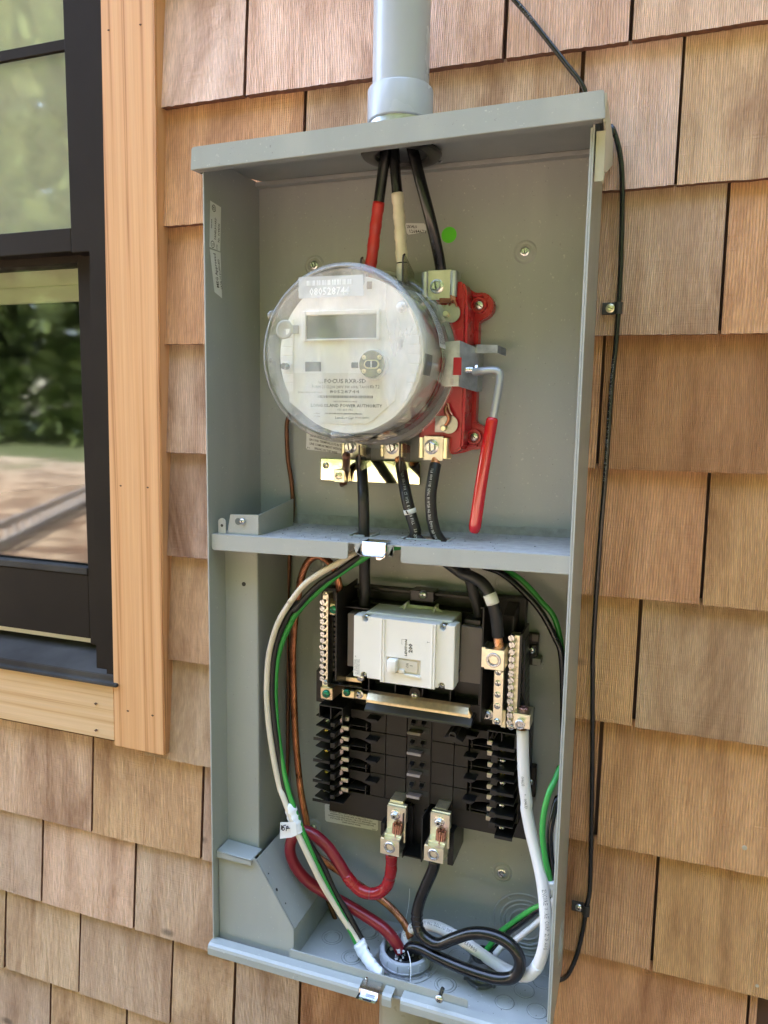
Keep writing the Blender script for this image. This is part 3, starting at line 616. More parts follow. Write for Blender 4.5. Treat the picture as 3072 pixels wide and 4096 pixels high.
# big concentric knockouts in the back panel and the right side
c = P('g',1405,765,-.0016); bm = BM()
for r in (.0365, .029, .0245, .0185): lathe(bm, [(r, 0), (r-.0006, -.0009), (r-.0022, -.0009), (r-.0028, 0)], (c.x, -.0016, c.z), 'y', 48)
for a in (.6, 2.2, 3.9): cyl(bm, (c.x+.033*math.cos(a), -.0016, c.z+.033*math.sin(a)), .0014, 0, -.0009, n=10)
build('knockout', bm, PAINT, enc, 'all')
bm = BM()
for r in (.0215, .0165, .011): lathe(bm, [(r, 0), (r-.0006, .0007), (r-.0016, .0007), (r-.0022, 0)], (W_, -.040, -.778), 'x', 40)
build('knockout', bm, PAINT, enc, 'all')
# dimples with bolts in the back panel, small pressed dots
for (z_, x, y, r) in (('b',1057,1068,.0102),('c',390,95,.0102),('g',1287,495,.0098),('f',160,918,.0095),('e',178,88,.0095),('e',1310,200,.0095)):
    c = P(z_, x, y, -.0016); bm = BM(); lathe(bm, [(r*1.12, 0), (r*.98, -.0012), (r*.82, -.0016), (r*.78, -.0011), (r*.72, -.0018), (.0005, -.0019)], (c.x, -.0016, c.z), 'y', 36)
    build('dimple', bm, PAINT, enc, 'all'); 
    if (z_, x) != ('e', 178) and (z_, x) != ('e', 1310): screw('hex', (c.x, -.0036, c.z), .0045, enc, random.uniform(.3, 1.6), 'bolt')
for (z_, x, y) in (('b',1440,518),('a',614,799),('t',12,825)):
    c = P(z_, x, y, -.0016); bm = BM(); lathe(bm, [(.0029, 0), (.0026, -.0005), (.0020, -.0005), (.0017, 0)], (c.x, -.0016, c.z), 'y', 20); build('pressed_dot', bm, PAINT, enc, 'all')
c = pl('b', 545, 515, 1, -.02); screw('slot', (c.x, -.02, c.z), .0022, enc, .5)
# divider shelf between the meter and breaker halves
a, b_ = P('S',846,2135,-.105), P('S',2282,2224,-.105)
def sz(x): return a.z+(b_.z-a.z)*(x-a.x)/(b_.x-a.x)
sl = (b_.z-a.z)/(b_.x-a.x)
def slab(bm, x0, x1, y0, y1, t=.0014, dz=0.0):
    v = [bm.verts.new((x, y, sz(x)+d+dz)) for d in (0, -t) for (x, y) in ((x0,y0),(x1,y0),(x1,y1),(x0,y1))]
    for f in ((3,2,1,0),(4,5,6,7),(0,1,5,4),(1,2,6,5),(2,3,7,6),(3,0,4,7)): bm.faces.new([v[i] for i in f])
bm = BM()
h1 = (P('t',555,960,-.055).x-.004, P('t',660,960,-.055).x+.005, -.068, -.043); h2 = (P('t',1055,1020,-.055).x-.004, P('t',1370,1030,-.055).x+.006, -.070, -.043)
X0, X1 = T_+.0005, W_-T_-.0005
xs = [X0, h1[0], h1[1], h2[0], h2[1], X1]
for i in range(5):
    if i == 1: slab(bm, xs[i], xs[i+1], -.105, h1[2]); slab(bm, xs[i], xs[i+1], h1[3], -.002)
    elif i == 3: slab(bm, xs[i], xs[i+1], -.105, h2[2]); slab(bm, xs[i], xs[i+1], h2[3], -.002)
    else: slab(bm, xs[i], xs[i+1], -.105, -.002)
prism(bm, [(X0+.03, sz(X0)-.001), (X1, sz(X1)-.001), (X1, -.3575), (.305, -.3575), (.30, -.3590), (.044, -.3592)], -.0032, -.0019)
SHELFM = mat('grey paint dusted with grit', (.38,.372,.345), .65, 0, .5, 500, .25, 120)
build('divider_shelf', bm, SHELFM, enc)
for hh in (h1, h2):
    bm = BM()
    for (x0, x1, y0, y1) in ((hh[0]+.003, hh[1]-.006, hh[2]-.0005, hh[2]+.0020), (hh[0]+.004, hh[1]-.002, hh[3]-.002, hh[3]+.0005), (hh[0]-.0025, hh[0]+.0005, hh[2]+.001, hh[3]-.001), (hh[1]-.0005, hh[1]+.0025, hh[2]+.001, hh[3]-.001)):
        box(bm, x0, x1, y0, y1, sz(hh[0])-.0002, sz(hh[0])+.0018, .0007)
    build('folded_hole_edge', bm, PAINT, enc)
# front flange in three pieces and the fixing clip
def flange(bm, xl, xr, zt, zb, y, rad=.003):
    pts = [(xl, sz(xl)+zt), (xl, sz(xl)+zb+rad), (xl+rad*.3, sz(xl)+zb+rad*.3), (xl+rad, sz(xl)+zb), (xr-rad, sz(xr)+zb), (xr-rad*.3, sz(xr)+zb+rad*.3), (xr, sz(xr)+zb+rad), (xr, sz(xr)+zt)]
    prism(bm, pts, y-.0014, y, bev=.0003)
f1 = P('t',458,1100,-.1055).x; f2 = P('t',958,1150,-.1055).x
hg = -.0165
bm = BM(); flange(bm, X0, f1, 0, hg, -.105); build('front_flange', bm, PAINT, enc)
bm = BM(); flange(bm, f2, X1, 0, hg, -.105); build('front_flange', bm, PAINT, enc)
for xa_, xb_ in ((P('t',520,1100,-.1055).x, P('t',585,1100,-.1055).x), (P('t',828,1100,-.1055).x, P('t',890,1100,-.1055).x)):
    bm = BM(); flange(bm, xa_, xb_, 0, -.0105, -.105, .004); build('flange_tab', bm, PAINT, enc)
cx0, cx1 = P('t',597,1100,-.108).x, P('t',818,1100,-.108).x; zz = sz(cx0)
bm = BM(); prism(bm, [(-.094, zz+.0014), (-.1085, zz+.0014), (-.1095, zz-.0002), (-.1095, zz-.0068), (-.1100, zz-.0078), (-.1168, zz-.0105), (-.1172, zz-.0095), (-.1108, zz-.0068), (-.1108, zz+.001), (-.1098, zz+.0026), (-.094, zz+.0026)], cx0, cx1, ax='x')
prism(bm, [(cx0+.012, zz-.0078), (cx1-.001, zz-.0078), (cx1-.001, zz-.011), (cx1-.006, zz-.0145), (cx0+.014, zz-.0145)], -.1082, -.1072)
build('spring_clip', bm, STEEL, enc)
# small bracket with a cross-head screw, left on the shelf
b0, b1 = P('h',240,218,-.098), P('h',470,228,-.098); t0, t1 = P('h',262,106,-.098), P('h',472,118,-.098)
bm = BM(); prism(bm, [(b0.x, sz(b0.x)), (b1.x, sz(b1.x)), (t1.x, t1.z), (t1.x-.0012, t1.z+.0012), (t0.x, t0.z)], -.099, -.0978, bev=.0003)
prism(bm, [(-.0978, sz(.04)), (-.0978, t1.z+.001), (-.020, t1.z+.010), (-.020, sz(.04))], t1.x-.0013, t1.x-.0001, ax='x', bev=.0002)
build('shelf_bracket', bm, PAINT, enc)
c = P('h',350,158,-.0995); screw('pan', (c.x, -.0995, c.z), .0033, enc, .6)
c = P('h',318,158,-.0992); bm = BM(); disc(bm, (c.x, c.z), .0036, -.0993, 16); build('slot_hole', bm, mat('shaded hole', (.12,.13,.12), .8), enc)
e0, e1 = P('h',176,222,-.1), P('h',232,215,-.1); te = P('h',205,132,-.1)
bm = BM(); x0, x1, zt = e0.x, e1.x, te.z; zb = sz(x0)-.001
pts = [(x0, zb), (x1, zb), (x1, zt-.003)]+[((x0+x1)/2+(x1-x0)/2*math.cos(q), zt-.004+.004*math.sin(q)) for q in [math.pi*k/6 for k in range(1, 6)]]+[(x0, zt-.003)]
prism(bm, pts, -.1012, -.1, bev=.0003); disc(bm, ((x0+x1)/2, (zt+zb)/2+.001), .0016, -.10135, 12, 1); build('ear_tab', bm, [PAINT, DARKSL], enc)
# vertical wire channel and the sloped corner cover on the left
xr = P('h',470,1200,-.078).x
bm = BM(); prism(bm, [(T_, -.0795), (xr-.001, -.0795), (xr, -.0785), (xr, -.0018), (xr-.0014, -.0018), (xr-.0014, -.078), (T_, -.078)], -.8305, -.3735, ax='z')
build('wire_channel', bm, PAINT, enc)
c = P('h',360,620,-.0797); bm = BM(); cyl(bm, (c.x, -.0797, c.z), .0023, -.0003, .0004, n=16); build('channel_hole', bm, DARKSL, enc)
ca, cb, cc, cd_ = [P('k', *q, -.1) for q in ((1125,890),(1305,945),(1500,1300),(1480,1430))]
x3 = cc.x; zt = ca.z
bm = BM(); prism(bm, [(.0022, -.8295), (x3-.003, -.8295), (x3, -.8275), (x3, cc.z), (cb.x, cb.z+.001), (.0022, zt)], -.1002, -.0989, bev=.0003)
build('corner_cover', bm, PAINT, enc)
bm = BM(); prism(bm, [(cb.x+.0004, cb.z+.0006), (x3+.0001, cc.z+.0002), (x3-.0012, cc.z-.0010), (cb.x-.0010, cb.z-.0008)], -.0985, -.003)
build('corner_cover_slope', bm, PAINT, enc)
bm = BM(); box(bm, x3-.0016, x3-.0002, -.0987, -.002, -.8300, cc.z-.0012, .0003); build('corner_cover_side', bm, PAINT, enc)
bm = BM(); prism(bm, [(.0022, zt-.0012), (cb.x-.003, cb.z-.0004), (cb.x-.003, cb.z+.0012), (.0022, zt+.0009)], -.1045, -.0803, bev=.0005); box(bm, .0022, cb.x-.003, -.1045, -.1034, zt-.0075, zt-.0005, .0004)
build('corner_cover_lip', bm, PAINT, enc)
bm = BM()
for q in ((1412,1096,.0017),(1370,1014,.0009),(1457,1166,.0009)):
    d = ray('k', q[0], q[1]); n = Vector((cb.z-cc.z, 0, x3-cb.x)).normalized(); o = Vector((cb.x+.0008, 0, cb.z+.0006)); h = CAM+d*((o-CAM).dot(n)/d.dot(n))
    e1_ = Vector((x3-cb.x, 0, cc.z-cb.z)).normalized(); bm.faces.new([bm.verts.new(h+n*.0003+(e1_*math.cos(2*math.pi*k/14)+YV*math.sin(2*math.pi*k/14))*q[2]) for k in range(14)])
build('rivet_hole', bm, DARKSL, enc)
# bottom latch hasp and screw on the lip
hx0, hx1 = P('H',238,690,-.12).x, P('H',460,700,-.12).x
q0 = P('H',330,700,-.1195).z; q1 = P('H',300,870,-.130).z
bm = BM()
prism(bm, [(-.106, -.8205), (-.1205, -.8205), (-.1218, q0-.006), (-.1228, q0-.0085), (-.1312, q1+.004), (-.1304, q1+.0035), (-.1217, q0-.0092), (-.1206, q0-.006), (-.1194, -.8218), (-.106, -.8218)], hx0+.0005, hx1-.0008, ax='x', bev=.0002)
zm_ = (q0-.0085+q1+.004)/2; ym = (-.1228-.1312)/2
box(bm, hx0+.0065, hx1-.0055, ym-.0007, ym+.0001, zm_-.0003, zm_+.0009, mi=1)
build('latch_hasp', bm, [STEEL, DARKSL], enc)
c = P('H',322,620,-.1195); bm = BM(); cyl(bm, (c.x, c.y, c.z), .0015, -.0035, .0035, 'z', 12, bev=.0003); build('hasp_stud', bm, ZINC, enc)
c = P('H',1120,852,-.121); bm = BM(); cyl(bm, (c.x, -.1065, c.z+.003), .0021, 0, -.0125, n=14); build('bolt_shank', bm, ZINC, enc); screw('pan', (c.x, -.119, c.z+.002), .0042, enc, .9)
# loose grit and shavings on the shelf and floor
rg = random.Random(5); bm = BM()
for k in range(620):
    fl_ = k % 3 == 0
    x = min(W_-.006, max(.06, rg.gauss(.17 if not fl_ else .26, .07 if not fl_ else .06))); y = rg.uniform(-.103, -.01); z = (sz(x) if not fl_ else -H_+.002)
    if not fl_ and ((h1[0]-.004 < x < h1[1]+.004 or h2[0]-.004 < x < h2[1]+.004) and -.073 < y < -.040): continue
    s = rg.uniform(.0002, .0006)*(1.6 if rg.random() < .06 else 1); r = rg.uniform(0, 3); u = Vector((math.cos(r), math.sin(r), 0))*s*rg.uniform(1, 2.4); v = Vector((-math.sin(r), math.cos(r), 0))*s; o = Vector((x, y, z+.0001)); mi = rg.choice((0,0,1))
    A_ = [bm.verts.new(o+u), bm.verts.new(o+v), bm.verts.new(o-u), bm.verts.new(o-v)]; t_ = bm.verts.new(o+ZV*s)
    for i in range(4): bm.faces.new((A_[i], A_[(i+1) % 4], t_)).material_index = mi
g_ = build('grit', bm, [DUSTM, mat('dark shavings', (.05,.045,.04), .9)], enc); g_['kind'] = 'stuff'
# stickers inside the box
def sticker(name, z_, p, Y, lines, parent, colr=STICK, ink=INK, thick=.0002):
    """p: four corners (tl, tr, br, bl) measured on plane Y; lines: (text, u0, u1, v, h): fractions of the sheet"""
    c = [P(z_, *q, Y) for q in p]; bm = BM()
    f = bm.faces.new([bm.verts.new(q) for q in c[::-1]]); r = bmesh.ops.bevel(bm, geom=bm.verts[:], offset=.0012, segments=3, affect='VERTICES')
    s_ = build(name, bm, colr, parent, recalc=False)
    if lines:
        bm = BM(); ex = (c[1]-c[0]); ey = (c[0]-c[3]); wl = ex.length; hl_ = ey.length; exn = ex.normalized(); eyn = ey.normalized()
        for (s, u0, u1, v, h) in lines: addtxt(bm, s, c[3]+ex*u0+ey*v+Vector((0, -thick, 0)), exn, eyn, h*hl_, width=(u1-u0)*wl, bold=.012)
        BASE[s_] = BASE[parent]; build('lettering', bm, ink, s_, recalc=False)
    return s_
sticker('label_sticker', 'b', ((330,893),(455,895),(462,945),(345,965)), -.0019, [('2B34L0', .06, .56, .58, .26), ('12684671', .12, .92, .18, .28)], enc)
c = P('b',597,965,-.0019); bm = BM(); disc(bm, (c.x, c.z), .0079, -.0019, 36); build('green_dot_sticker', bm, GRNS, enc)
sticker('warning_sticker', 'd', ((210,175),(470,225),(465,358),(206,328)), -.0019,
        [('SECURELY FASTEN THE', .10, .95, .60, .10), ('GROUND TERMINAL LUG IN THE', .07, .97, .42, .10), ('LINE COMPARTMENT WITH NO', .09, .95, .25, .10), ('BREAKS IN THE WIRE', .22, .80, .08, .10), ('P1', .03, .09, .06, .07)], enc)
sticker('warning_sticker', 'f', ((224,775),(545,835),(546,942),(228,882)), -.0019,
        [('DO NOT INSTALL 1-POLE AFCI, GFCI, AFCI/GFCI,', .08, .92, .83, .075), ('OR GFPE CIRCUIT BREAKERS ON CIRCUITS WITH', .07, .95, .71, .075), ('SHARED NEUTRALS. FALSE TRIPS WILL OCCUR.', .09, .94, .59, .075),
         ('WARNING: TO AVOID RISK OF FIRE CHECK ALL', .10, .90, .47, .075), ('WIRING AND ENSURE ALL CIRCUIT BREAKERS ARE', .06, .96, .35, .075), ('INSTALLED IN THE PROPER POSITION BEFORE', .10, .92, .23, .075), ('ENERGIZING PANEL', .33, .68, .11, .075), ('G01', .88, .95, .04, .06)], enc)
# approval stickers on the left side panel (plane x = T_)
def side_sticker(name, corners, lines, ring=None):
    c = [pl('a', *q, 0, T_+.0003) for q in corners]; bm = BM(); bm.faces.new([bm.verts.new(q) for q in c])
    s_ = build(name, bm, STICK, enc, recalc=False); BASE[s_] = BASE[enc]; bm = BM()
    ex = c[0]-c[3]; ey = c[0]-c[1]           # text runs upward, so its base line runs from bottom to top; ey points left
    for (s, u0, u1, v, h) in lines: addtxt(bm, s, c[3]+ex*u0-ey*(1-v)+Vector((.0002,0,0)), ex.normalized(), ey.normalized(), h*ey.length, width=(u1-u0)*ex.length, bold=.015)
    for (u, v, r) in (ring or []):
        o = c[3]+ex*u-ey*(1-v)+Vector((.0002,0,0)); k0 = []; k1 = []
        for q in range(25):
            a_ = 2*math.pi*q/24; d = ex.normalized()*math.cos(a_)+ey.normalized()*math.sin(a_); k0.append(bm.verts.new(o+d*r)); k1.append(bm.verts.new(o+d*r*.8))
        for q in range(24): bm.faces.new((k0[q], k0[q+1], k1[q+1], k1[q]))
    build('lettering', bm, INK, s_, recalc=False)
side_sticker('approval_sticker', ((233,832),(305,878),(300,1172),(228,1140)), [('PANELBOARD', .22, .70, .42, .16), ('No. 0144546', .20, .62, .10, .16), ('E480498', .42, .62, .80, .10), ('LISTED', .02, .14, .28, .10), ('UL', .06, .12, .62, .20), ('SA', .84, .92, .58, .26)], [(.09, .72, .0034), (.88, .66, .0034)])
side_sticker('approval_sticker', ((230,1155),(302,1178),(312,1482),(262,1440)), [('MEG Approved', .12, .93, .52, .22), ('CATALOG # LS820-B5D', .10, .82, .22, .16)])
# ================================================================ riser conduit above, pipe below
cx_ = .1812
cond = thing('riser_conduit', (cx_, -.055, .005), 'grey plastic riser pipe entering the lid of the meter box', 'pipe')
bm = BM(); R = lathe(bm, [(.0266, .03), (.0266, 1.2)], (cx_, -.055, 0), 'z', 48); build('pipe', bm, PVC, cond, True)
zc0, zc1 = P('S',1602,446,-.085).z, P('b',300,15,-.085).z+.001
bm = BM(); R = lathe(bm, [(.0267, zc1), (.0303, zc1), (.0309, zc1-.0012), (.0309, zc0+.001), (.0300, zc0), (.0258, zc0)], (cx_, -.055, 0), 'z', 48); build('coupling', bm, PVC, cond, True)
bm = BM(); R = lathe(bm, [(.0290, .0085), (.0290, zc0+.002), (.0260, zc0+.002)], (cx_, -.055, 0), 'z', 48); build('hub', bm, GALV, cond, True)
bm = BM(); lathe(bm, [(.0245, -.0015), (.0375, -.0005), (.0385, -.0022), (.037, -.0042), (.030, -.0055), (.0255, -.0045)], (cx_+.002, -.055, 0), 'z', 48, closed=True); build('rubber_seal', bm, RUBB, cond, True)
dp0, dp1 = P('g',670,1150,-.07), P('g',945,1200,-.07); xc = (dp0.x+dp1.x)/2+.001
drop = thing('drop_pipe', (xc, -.055, -1.6), 'grey plastic pipe leaving the underside of the meter box', 'pipe')
bm = BM(); lathe(bm, [(.0305, -1.75), (.0305, -.905), (.0345, -.903), (.0352, -.900), (.0352, -.842), (.034, -.8405), (.02, -.8405)], (xc, -.058, 0), 'z', 48); build('pipe', bm, mat('grey brown pvc', (.36,.35,.31), .28, 0, .1, 200, .06, 12), drop, True)
# ================================================================ black cable outside, with two clips
cab = [P('p',480,-40,-.006), P('p',560,50,-.006), P('p',640,150,-.006), P('p',750,290,-.006), P('p',830,400,-.005), Vector((.352,-.006,.03)), Vector((.3715,-.006,.012)), P('l',362,740,-.004), P('l',395,830,-.004), P('l',420,960,-.004), P('l',427,1150,-.004), P('l',420,1480,-.004), P('l',408,1760,-.004), P('l',388,2040,-.004), P('m',512,350,-.004), P('m',478,840,-.004), P('m',450,1180,-.004), P('m',418,1620,-.004), P('m',400,1950,-.004), P('n',574,0,-.004), P('n',572,500,-.004), P('n',565,1000,-.004), P('n',556,1320,-.004), P('n',536,1440,-.006), P('n',515,1570,-.004), P('n',480,1720,-.004), P('n',440,1820,-.002), P('n',400,1875,.002), P('n',330,1900,.006)]
cpath = resample(crom(cab, 10), .004)
bm = BM(); tube(bm, cpath, .0024, 12); cb_ = build('coax_cable', bm, CBLK, None, 'all'); tag(cb_, 'thin black cable running down the shingles along the right side of the meter box', 'cable')
bm = BM(); pathtxt(bm, cpath, '8 ALTICE USA', .0030, .0024, .02, up=-1, side=Vector((.1,-1,.0))); pathtxt(bm, cpath, 'AJ R57THE3JO PH038 MN CLTVMN 18 AWG POLY EXCEL COMM 18 FT CLASS', .0032, .0024, .40, side=Vector((-.6,-1,0)))
build('lettering', bm, mat('grey cable print', (.25,.25,.25), .6), cb_, recalc=False)
for (z_, sx_, sy_, lab) in (('l', 362, 1820, 'black cable clip with a yellow screw, upper of two on the thin black cable'), ('n', 495, 1437, 'black cable clip with a silver screw, lower of two on the thin black cable')):
    s_ = P(z_, sx_, sy_, -.003); k = min(cpath, key=lambda p_: abs(p_.z-s_.z)+abs(p_.x-s_.x)*.3); c_ = thing('cable_clip', (s_.x, s_.y, s_.z), lab, 'cable clip', 'cable clips')
    bm = BM(); hw = .0066
    box(bm, s_.x-.0085, k.x-.0027, -.0035, -.0015, s_.z-hw+.001, s_.z+hw-.001, .0006)
    ring = lathe(bm, [(.0026, -hw+.001), (.0037, -hw+.001), (.0037, hw-.001), (.0026, hw-.001)], (k.x, k.y, s_.z), 'z', 20, closed=True)
    build('strap', bm, mat('black nylon clip', (.02,.019,.018), .45), c_)
    screw('hex_y' if z_ == 'l' else 'pan', (s_.x-.001, -.0037, s_.z), .0042, c_, .4)
# ================================================================ electric meter
MX, MZ = .1539, -.1929
mt = thing('electric_meter', (MX, -.045, MZ), 'round electric meter under a dusty clear dome in the upper half of the box', 'electric meter')
def mp(z_, x, y, Y): return P(z_, x, y, Y)
FY = -.1085       # front of the face plate
# housing and face
bm = BM(); R = lathe(bm, [(.0705, -.048), (.0722, -.052), (.0722, FY+.003), (.0715, FY+.0002)], (MX, 0, MZ), 'y', 96); cap(bm, R[-1]); build('housing', bm, MEW, mt)
bm = BM()
def arcplate(bm, r0, r1, a0, a1, y0, y1, n=14):
    pts = [(MX+r1*math.cos(a), MZ+r1*math.sin(a)) for a in [a0+(a1-a0)*k/n for k in range(n+1)]]+[(MX+r0*math.cos(a), MZ+r0*math.sin(a)) for a in [a1+(a0-a1)*k/n for k in range(n+1)]]
    prism(bm, pts, y0, y1)
# vent ribs left and right: small raised tiles
for side in (1, -1):
    for k in range(9):
        zc = MZ+.030-k*.0085; hw = .0039
        xo = math.sqrt(max(0, .0700**2-max(abs(zc-MZ-hw), abs(zc-MZ+hw))**2)); xi = .0575
        if xo <= xi+.001: continue
        xa, xb = sorted((MX+side*xi, MX+side*xo)); box(bm, xa, xb, FY-.0007, FY+.0005, zc-hw, zc+hw, .0003)
build('face_rib', bm, MEW, mt)['kind'] = 'stuff'
# display bezel with recessed glass
fY = FY-.0002
x0, x1, z0, z1 = bb('c', 320,372,785,542, fY); lx0, lx1, lz0, lz1 = bb('c', 342,398,765,530, fY)
bm = BM()
for q in ((x0, lx0, z0, z1), (lx1, x1, z0, z1), (lx0, lx1, z0, lz0), (lx0, lx1, lz1, z1)): box(bm, q[0], q[1], FY-.0022, FY+.0003, q[2], q[3], .0005)
build('display_bezel', bm, MEW, mt)
bm = BM(); box(bm, lx0+.0002, lx1-.0002, FY-.0006, FY+.0002, lz0+.0002, lz1-.0002); build('display', bm, LCD, mt)
bm = BM(); c = P('c',210,480,fY); R = lathe(bm, [(.0092, -.0001), (.0088, -.0008), (.0075, -.0012), (.005, -.0006), (.0005, .0000)], (c.x, FY, c.z), 'y', 36); build('test_recess', bm, MEG, mt, 'all')
bm = BM(); c2 = P('c',275,480,fY); box(bm, c2.x-.0035, c2.x+.0035, FY-.0008, FY, c2.z-.004, c2.z+.004, .0003); build('recess_channel', bm, MEG, mt)
c = P('c',225,703,fY); bm = BM(); cyl(bm, (c.x, FY, c.z), .0050, 0, -.0012, n=24, bev=.0003); build('button_ring', bm, MEW, mt)
bm = BM(); cyl(bm, (c.x, FY, c.z), .0031, -.001, -.0085, n=20, bev=.0004); build('push_button', bm, mat('dark grey rubber', (.05,.05,.05), .5), mt)
bm = BM()
for (xa, ya, xb, yb) in ((333,675,427,732),(612,678,655,712),(705,190,735,235),(902,540,920,585),(118,652,132,680)):
    q = bb('c', xa, ya, xb, yb, fY); box(bm, q[0], q[1], FY-.0004, FY+.0003, q[2], q[3], .0002)
build('sensor_window', bm, mat('smoked window', (.09,.09,.085), .3), mt)['kind'] = 'stuff'
# optical port with four magnets
c = P('c',737,690,FY-.006); bm = BM(); cyl(bm, (c.x, FY, c.z), .0138, 0, -.0062, n=48, bev=.0006); build('port_base', bm, MEW, mt, True)
bm = BM(); cyl(bm, (c.x, FY, c.z), .0124, -.0060, -.0074, n=48, bev=.0004); pt = build('optical_port', bm, mat('nickel plate', (.34,.31,.25), .22, 1), mt, True)
bm = BM()
for sx, sz_ in ((-1,1),(1,1),(-1,-1),(1,-1)): lathe(bm, [(.0022, 0), (.0020, -.0006), (.0015, -.0006), (.0004, -.0003)], (c.x+sx*.0075, FY-.0074, c.z+sz_*.0062), 'y', 16)
pts = [(c.x+s*.0030+.0030*math.cos(a), c.z+.0030*math.sin(a)) for s, a in [(1, -math.pi/2+math.pi*k/8) for k in range(9)]+[(-1, math.pi/2+math.pi*k/8) for k in range(9)]]
prism(bm, [(c.x+(a-c.x)*1.22, c.z+(b-c.z)*1.28) for a, b in pts], FY-.0080, FY-.0072); build('port_rim', bm, BRASS, mt, True)
bm = BM(); prism(bm, pts, FY-.0084, FY-.0078); build('port_lens', bm, mat('black lens', (.015,.015,.015), .1), mt)
bm = BM(); box(bm, c.x-.0007, c.x+.0007, FY-.0089, FY-.0083, c.z-.0028, c.z+.0028, .0003); build('port_light_guide', bm, STICK, mt)
# name plate with the printing of the photo
pts = [P('c', *q, fY) for q in ((232,755),(245,742),(868,742),(880,755),(878,905),(740,1030),(700,1050),(420,1050),(370,1025),(238,915))]
bm = BM(); prism(bm, [(q.x, q.z) for q in pts], FY-.0005, FY+.0002, bev=.0002); npl = build('name_plate', bm, mat('cream name plate', (.74,.71,.62), .4), mt)
def ftxt(bm, z_, s, xa, xb, y, h, Y, bold=.0):
    a, b = P(z_, xa, y, Y), P(z_, xb, y, Y); sc_h = h/Z[z_][2]/FPX*((a-CAM).dot(ROT @ Vector((0,0,-1))))
    addtxt(bm, s, Vector((a.x, Y, a.z)), XV, ZV, sc_h, width=b.x-a.x, bold=bold)
def ftx2(bm, z_, s, xa, xb, y, h, Y, bold=.0):       # baseline level with the mean height
    a, b = P(z_, xa, y, Y), P(z_, xb, y, Y); zc = (a.z+b.z)/2; sc_h = h/Z[z_][2]/FPX*((a-CAM).dot(ROT @ Vector((0,0,-1))))
    addtxt(bm, s, Vector((a.x, Y, zc)), XV, ZV, sc_h, width=b.x-a.x, bold=bold)
ty = FY-.0006; bm = BM()
for a in (('Type',560,608,275,18),('FOCUS RXR-SD',614,963,275,36),('FORM 2S CL200 240V 3W 60Hz TA=30',512,990,318,24),('Kh 7.2',995,1075,318,28),('DMA10MSJ-0Y8S-6000',397,600,358,14),('80528744',660,905,358,26),('08052874483060458',690,886,434,13),('LONG ISLAND POWER AUTHORITY',503,1097,474,26),('151 657 752',722,852,503,15),('-1400',524,580,532,13),('1218',530,578,556,13),('Landis+Gyr',705,862,573,22),('PATENT PENDING',872,990,568,13)):
    ftx2(bm, 'r', *a, ty, bold=.012 if a[0] in ('FOCUS RXR-SD','LONG ISLAND POWER AUTHORITY','Kh 7.2') else 0)
BASE[npl] = BASE[mt]; build('lettering', bm, INKG, npl, recalc=False)
def barcode(bm, xa, xb, z0, z1, Y, n, sd):
    r = random.Random(sd); x = xa; u = (xb-xa)/(n*2.0)
    while x < xb-u:
        w_ = u*r.choice((.6,1,1,1.7)); bm.faces.new([bm.verts.new((a_, Y, b_)) for a_, b_ in ((x,z0),(min(x+w_,xb),z0),(min(x+w_,xb),z1),(x,z1))]); x += w_+u*r.choice((.7,1,1.3))
bm = BM(); q = bb('r', 563,367,1022,410, ty); barcode(bm, q[0], q[1], q[2]+.001, q[3]-.001, ty, 62, 1); q = bb('r', 620,515,936,542, ty); barcode(bm, q[0], q[1], q[2]+.0006, q[3]-.0006, ty, 50, 2)
build('barcode', bm, INKG, npl, recalc=False)
# circles moulded in the face
bm = BM()
for (x, y, r) in ((855,438,.0148),(878,455,.0058)):
    c = P('c', x, y, fY); lathe(bm, [(r, 0), (r-.0003, -.0003), (r-.0006, 0)], (c.x, FY, c.z), 'y', 40)
build('moulded_ring', bm, MEW, mt)
# dark spring clips on the sides of the housing
bm = BM()
for a0, a1, y0, y1 in ((math.radians(-14), math.radians(1), -.106, -.083), (math.radians(182), math.radians(198), -.108, -.090)):
    bm = BM(); lathe(bm, [(.0724, y0), (.0729, y0+.0006), (.0729, y1-.0006), (.0724, y1)], (MX, 0, MZ), 'y', 10, a0=a0, a1=a1)
    build('side_port', bm, mat('dark grey plastic', (.06,.058,.055), .4), mt)
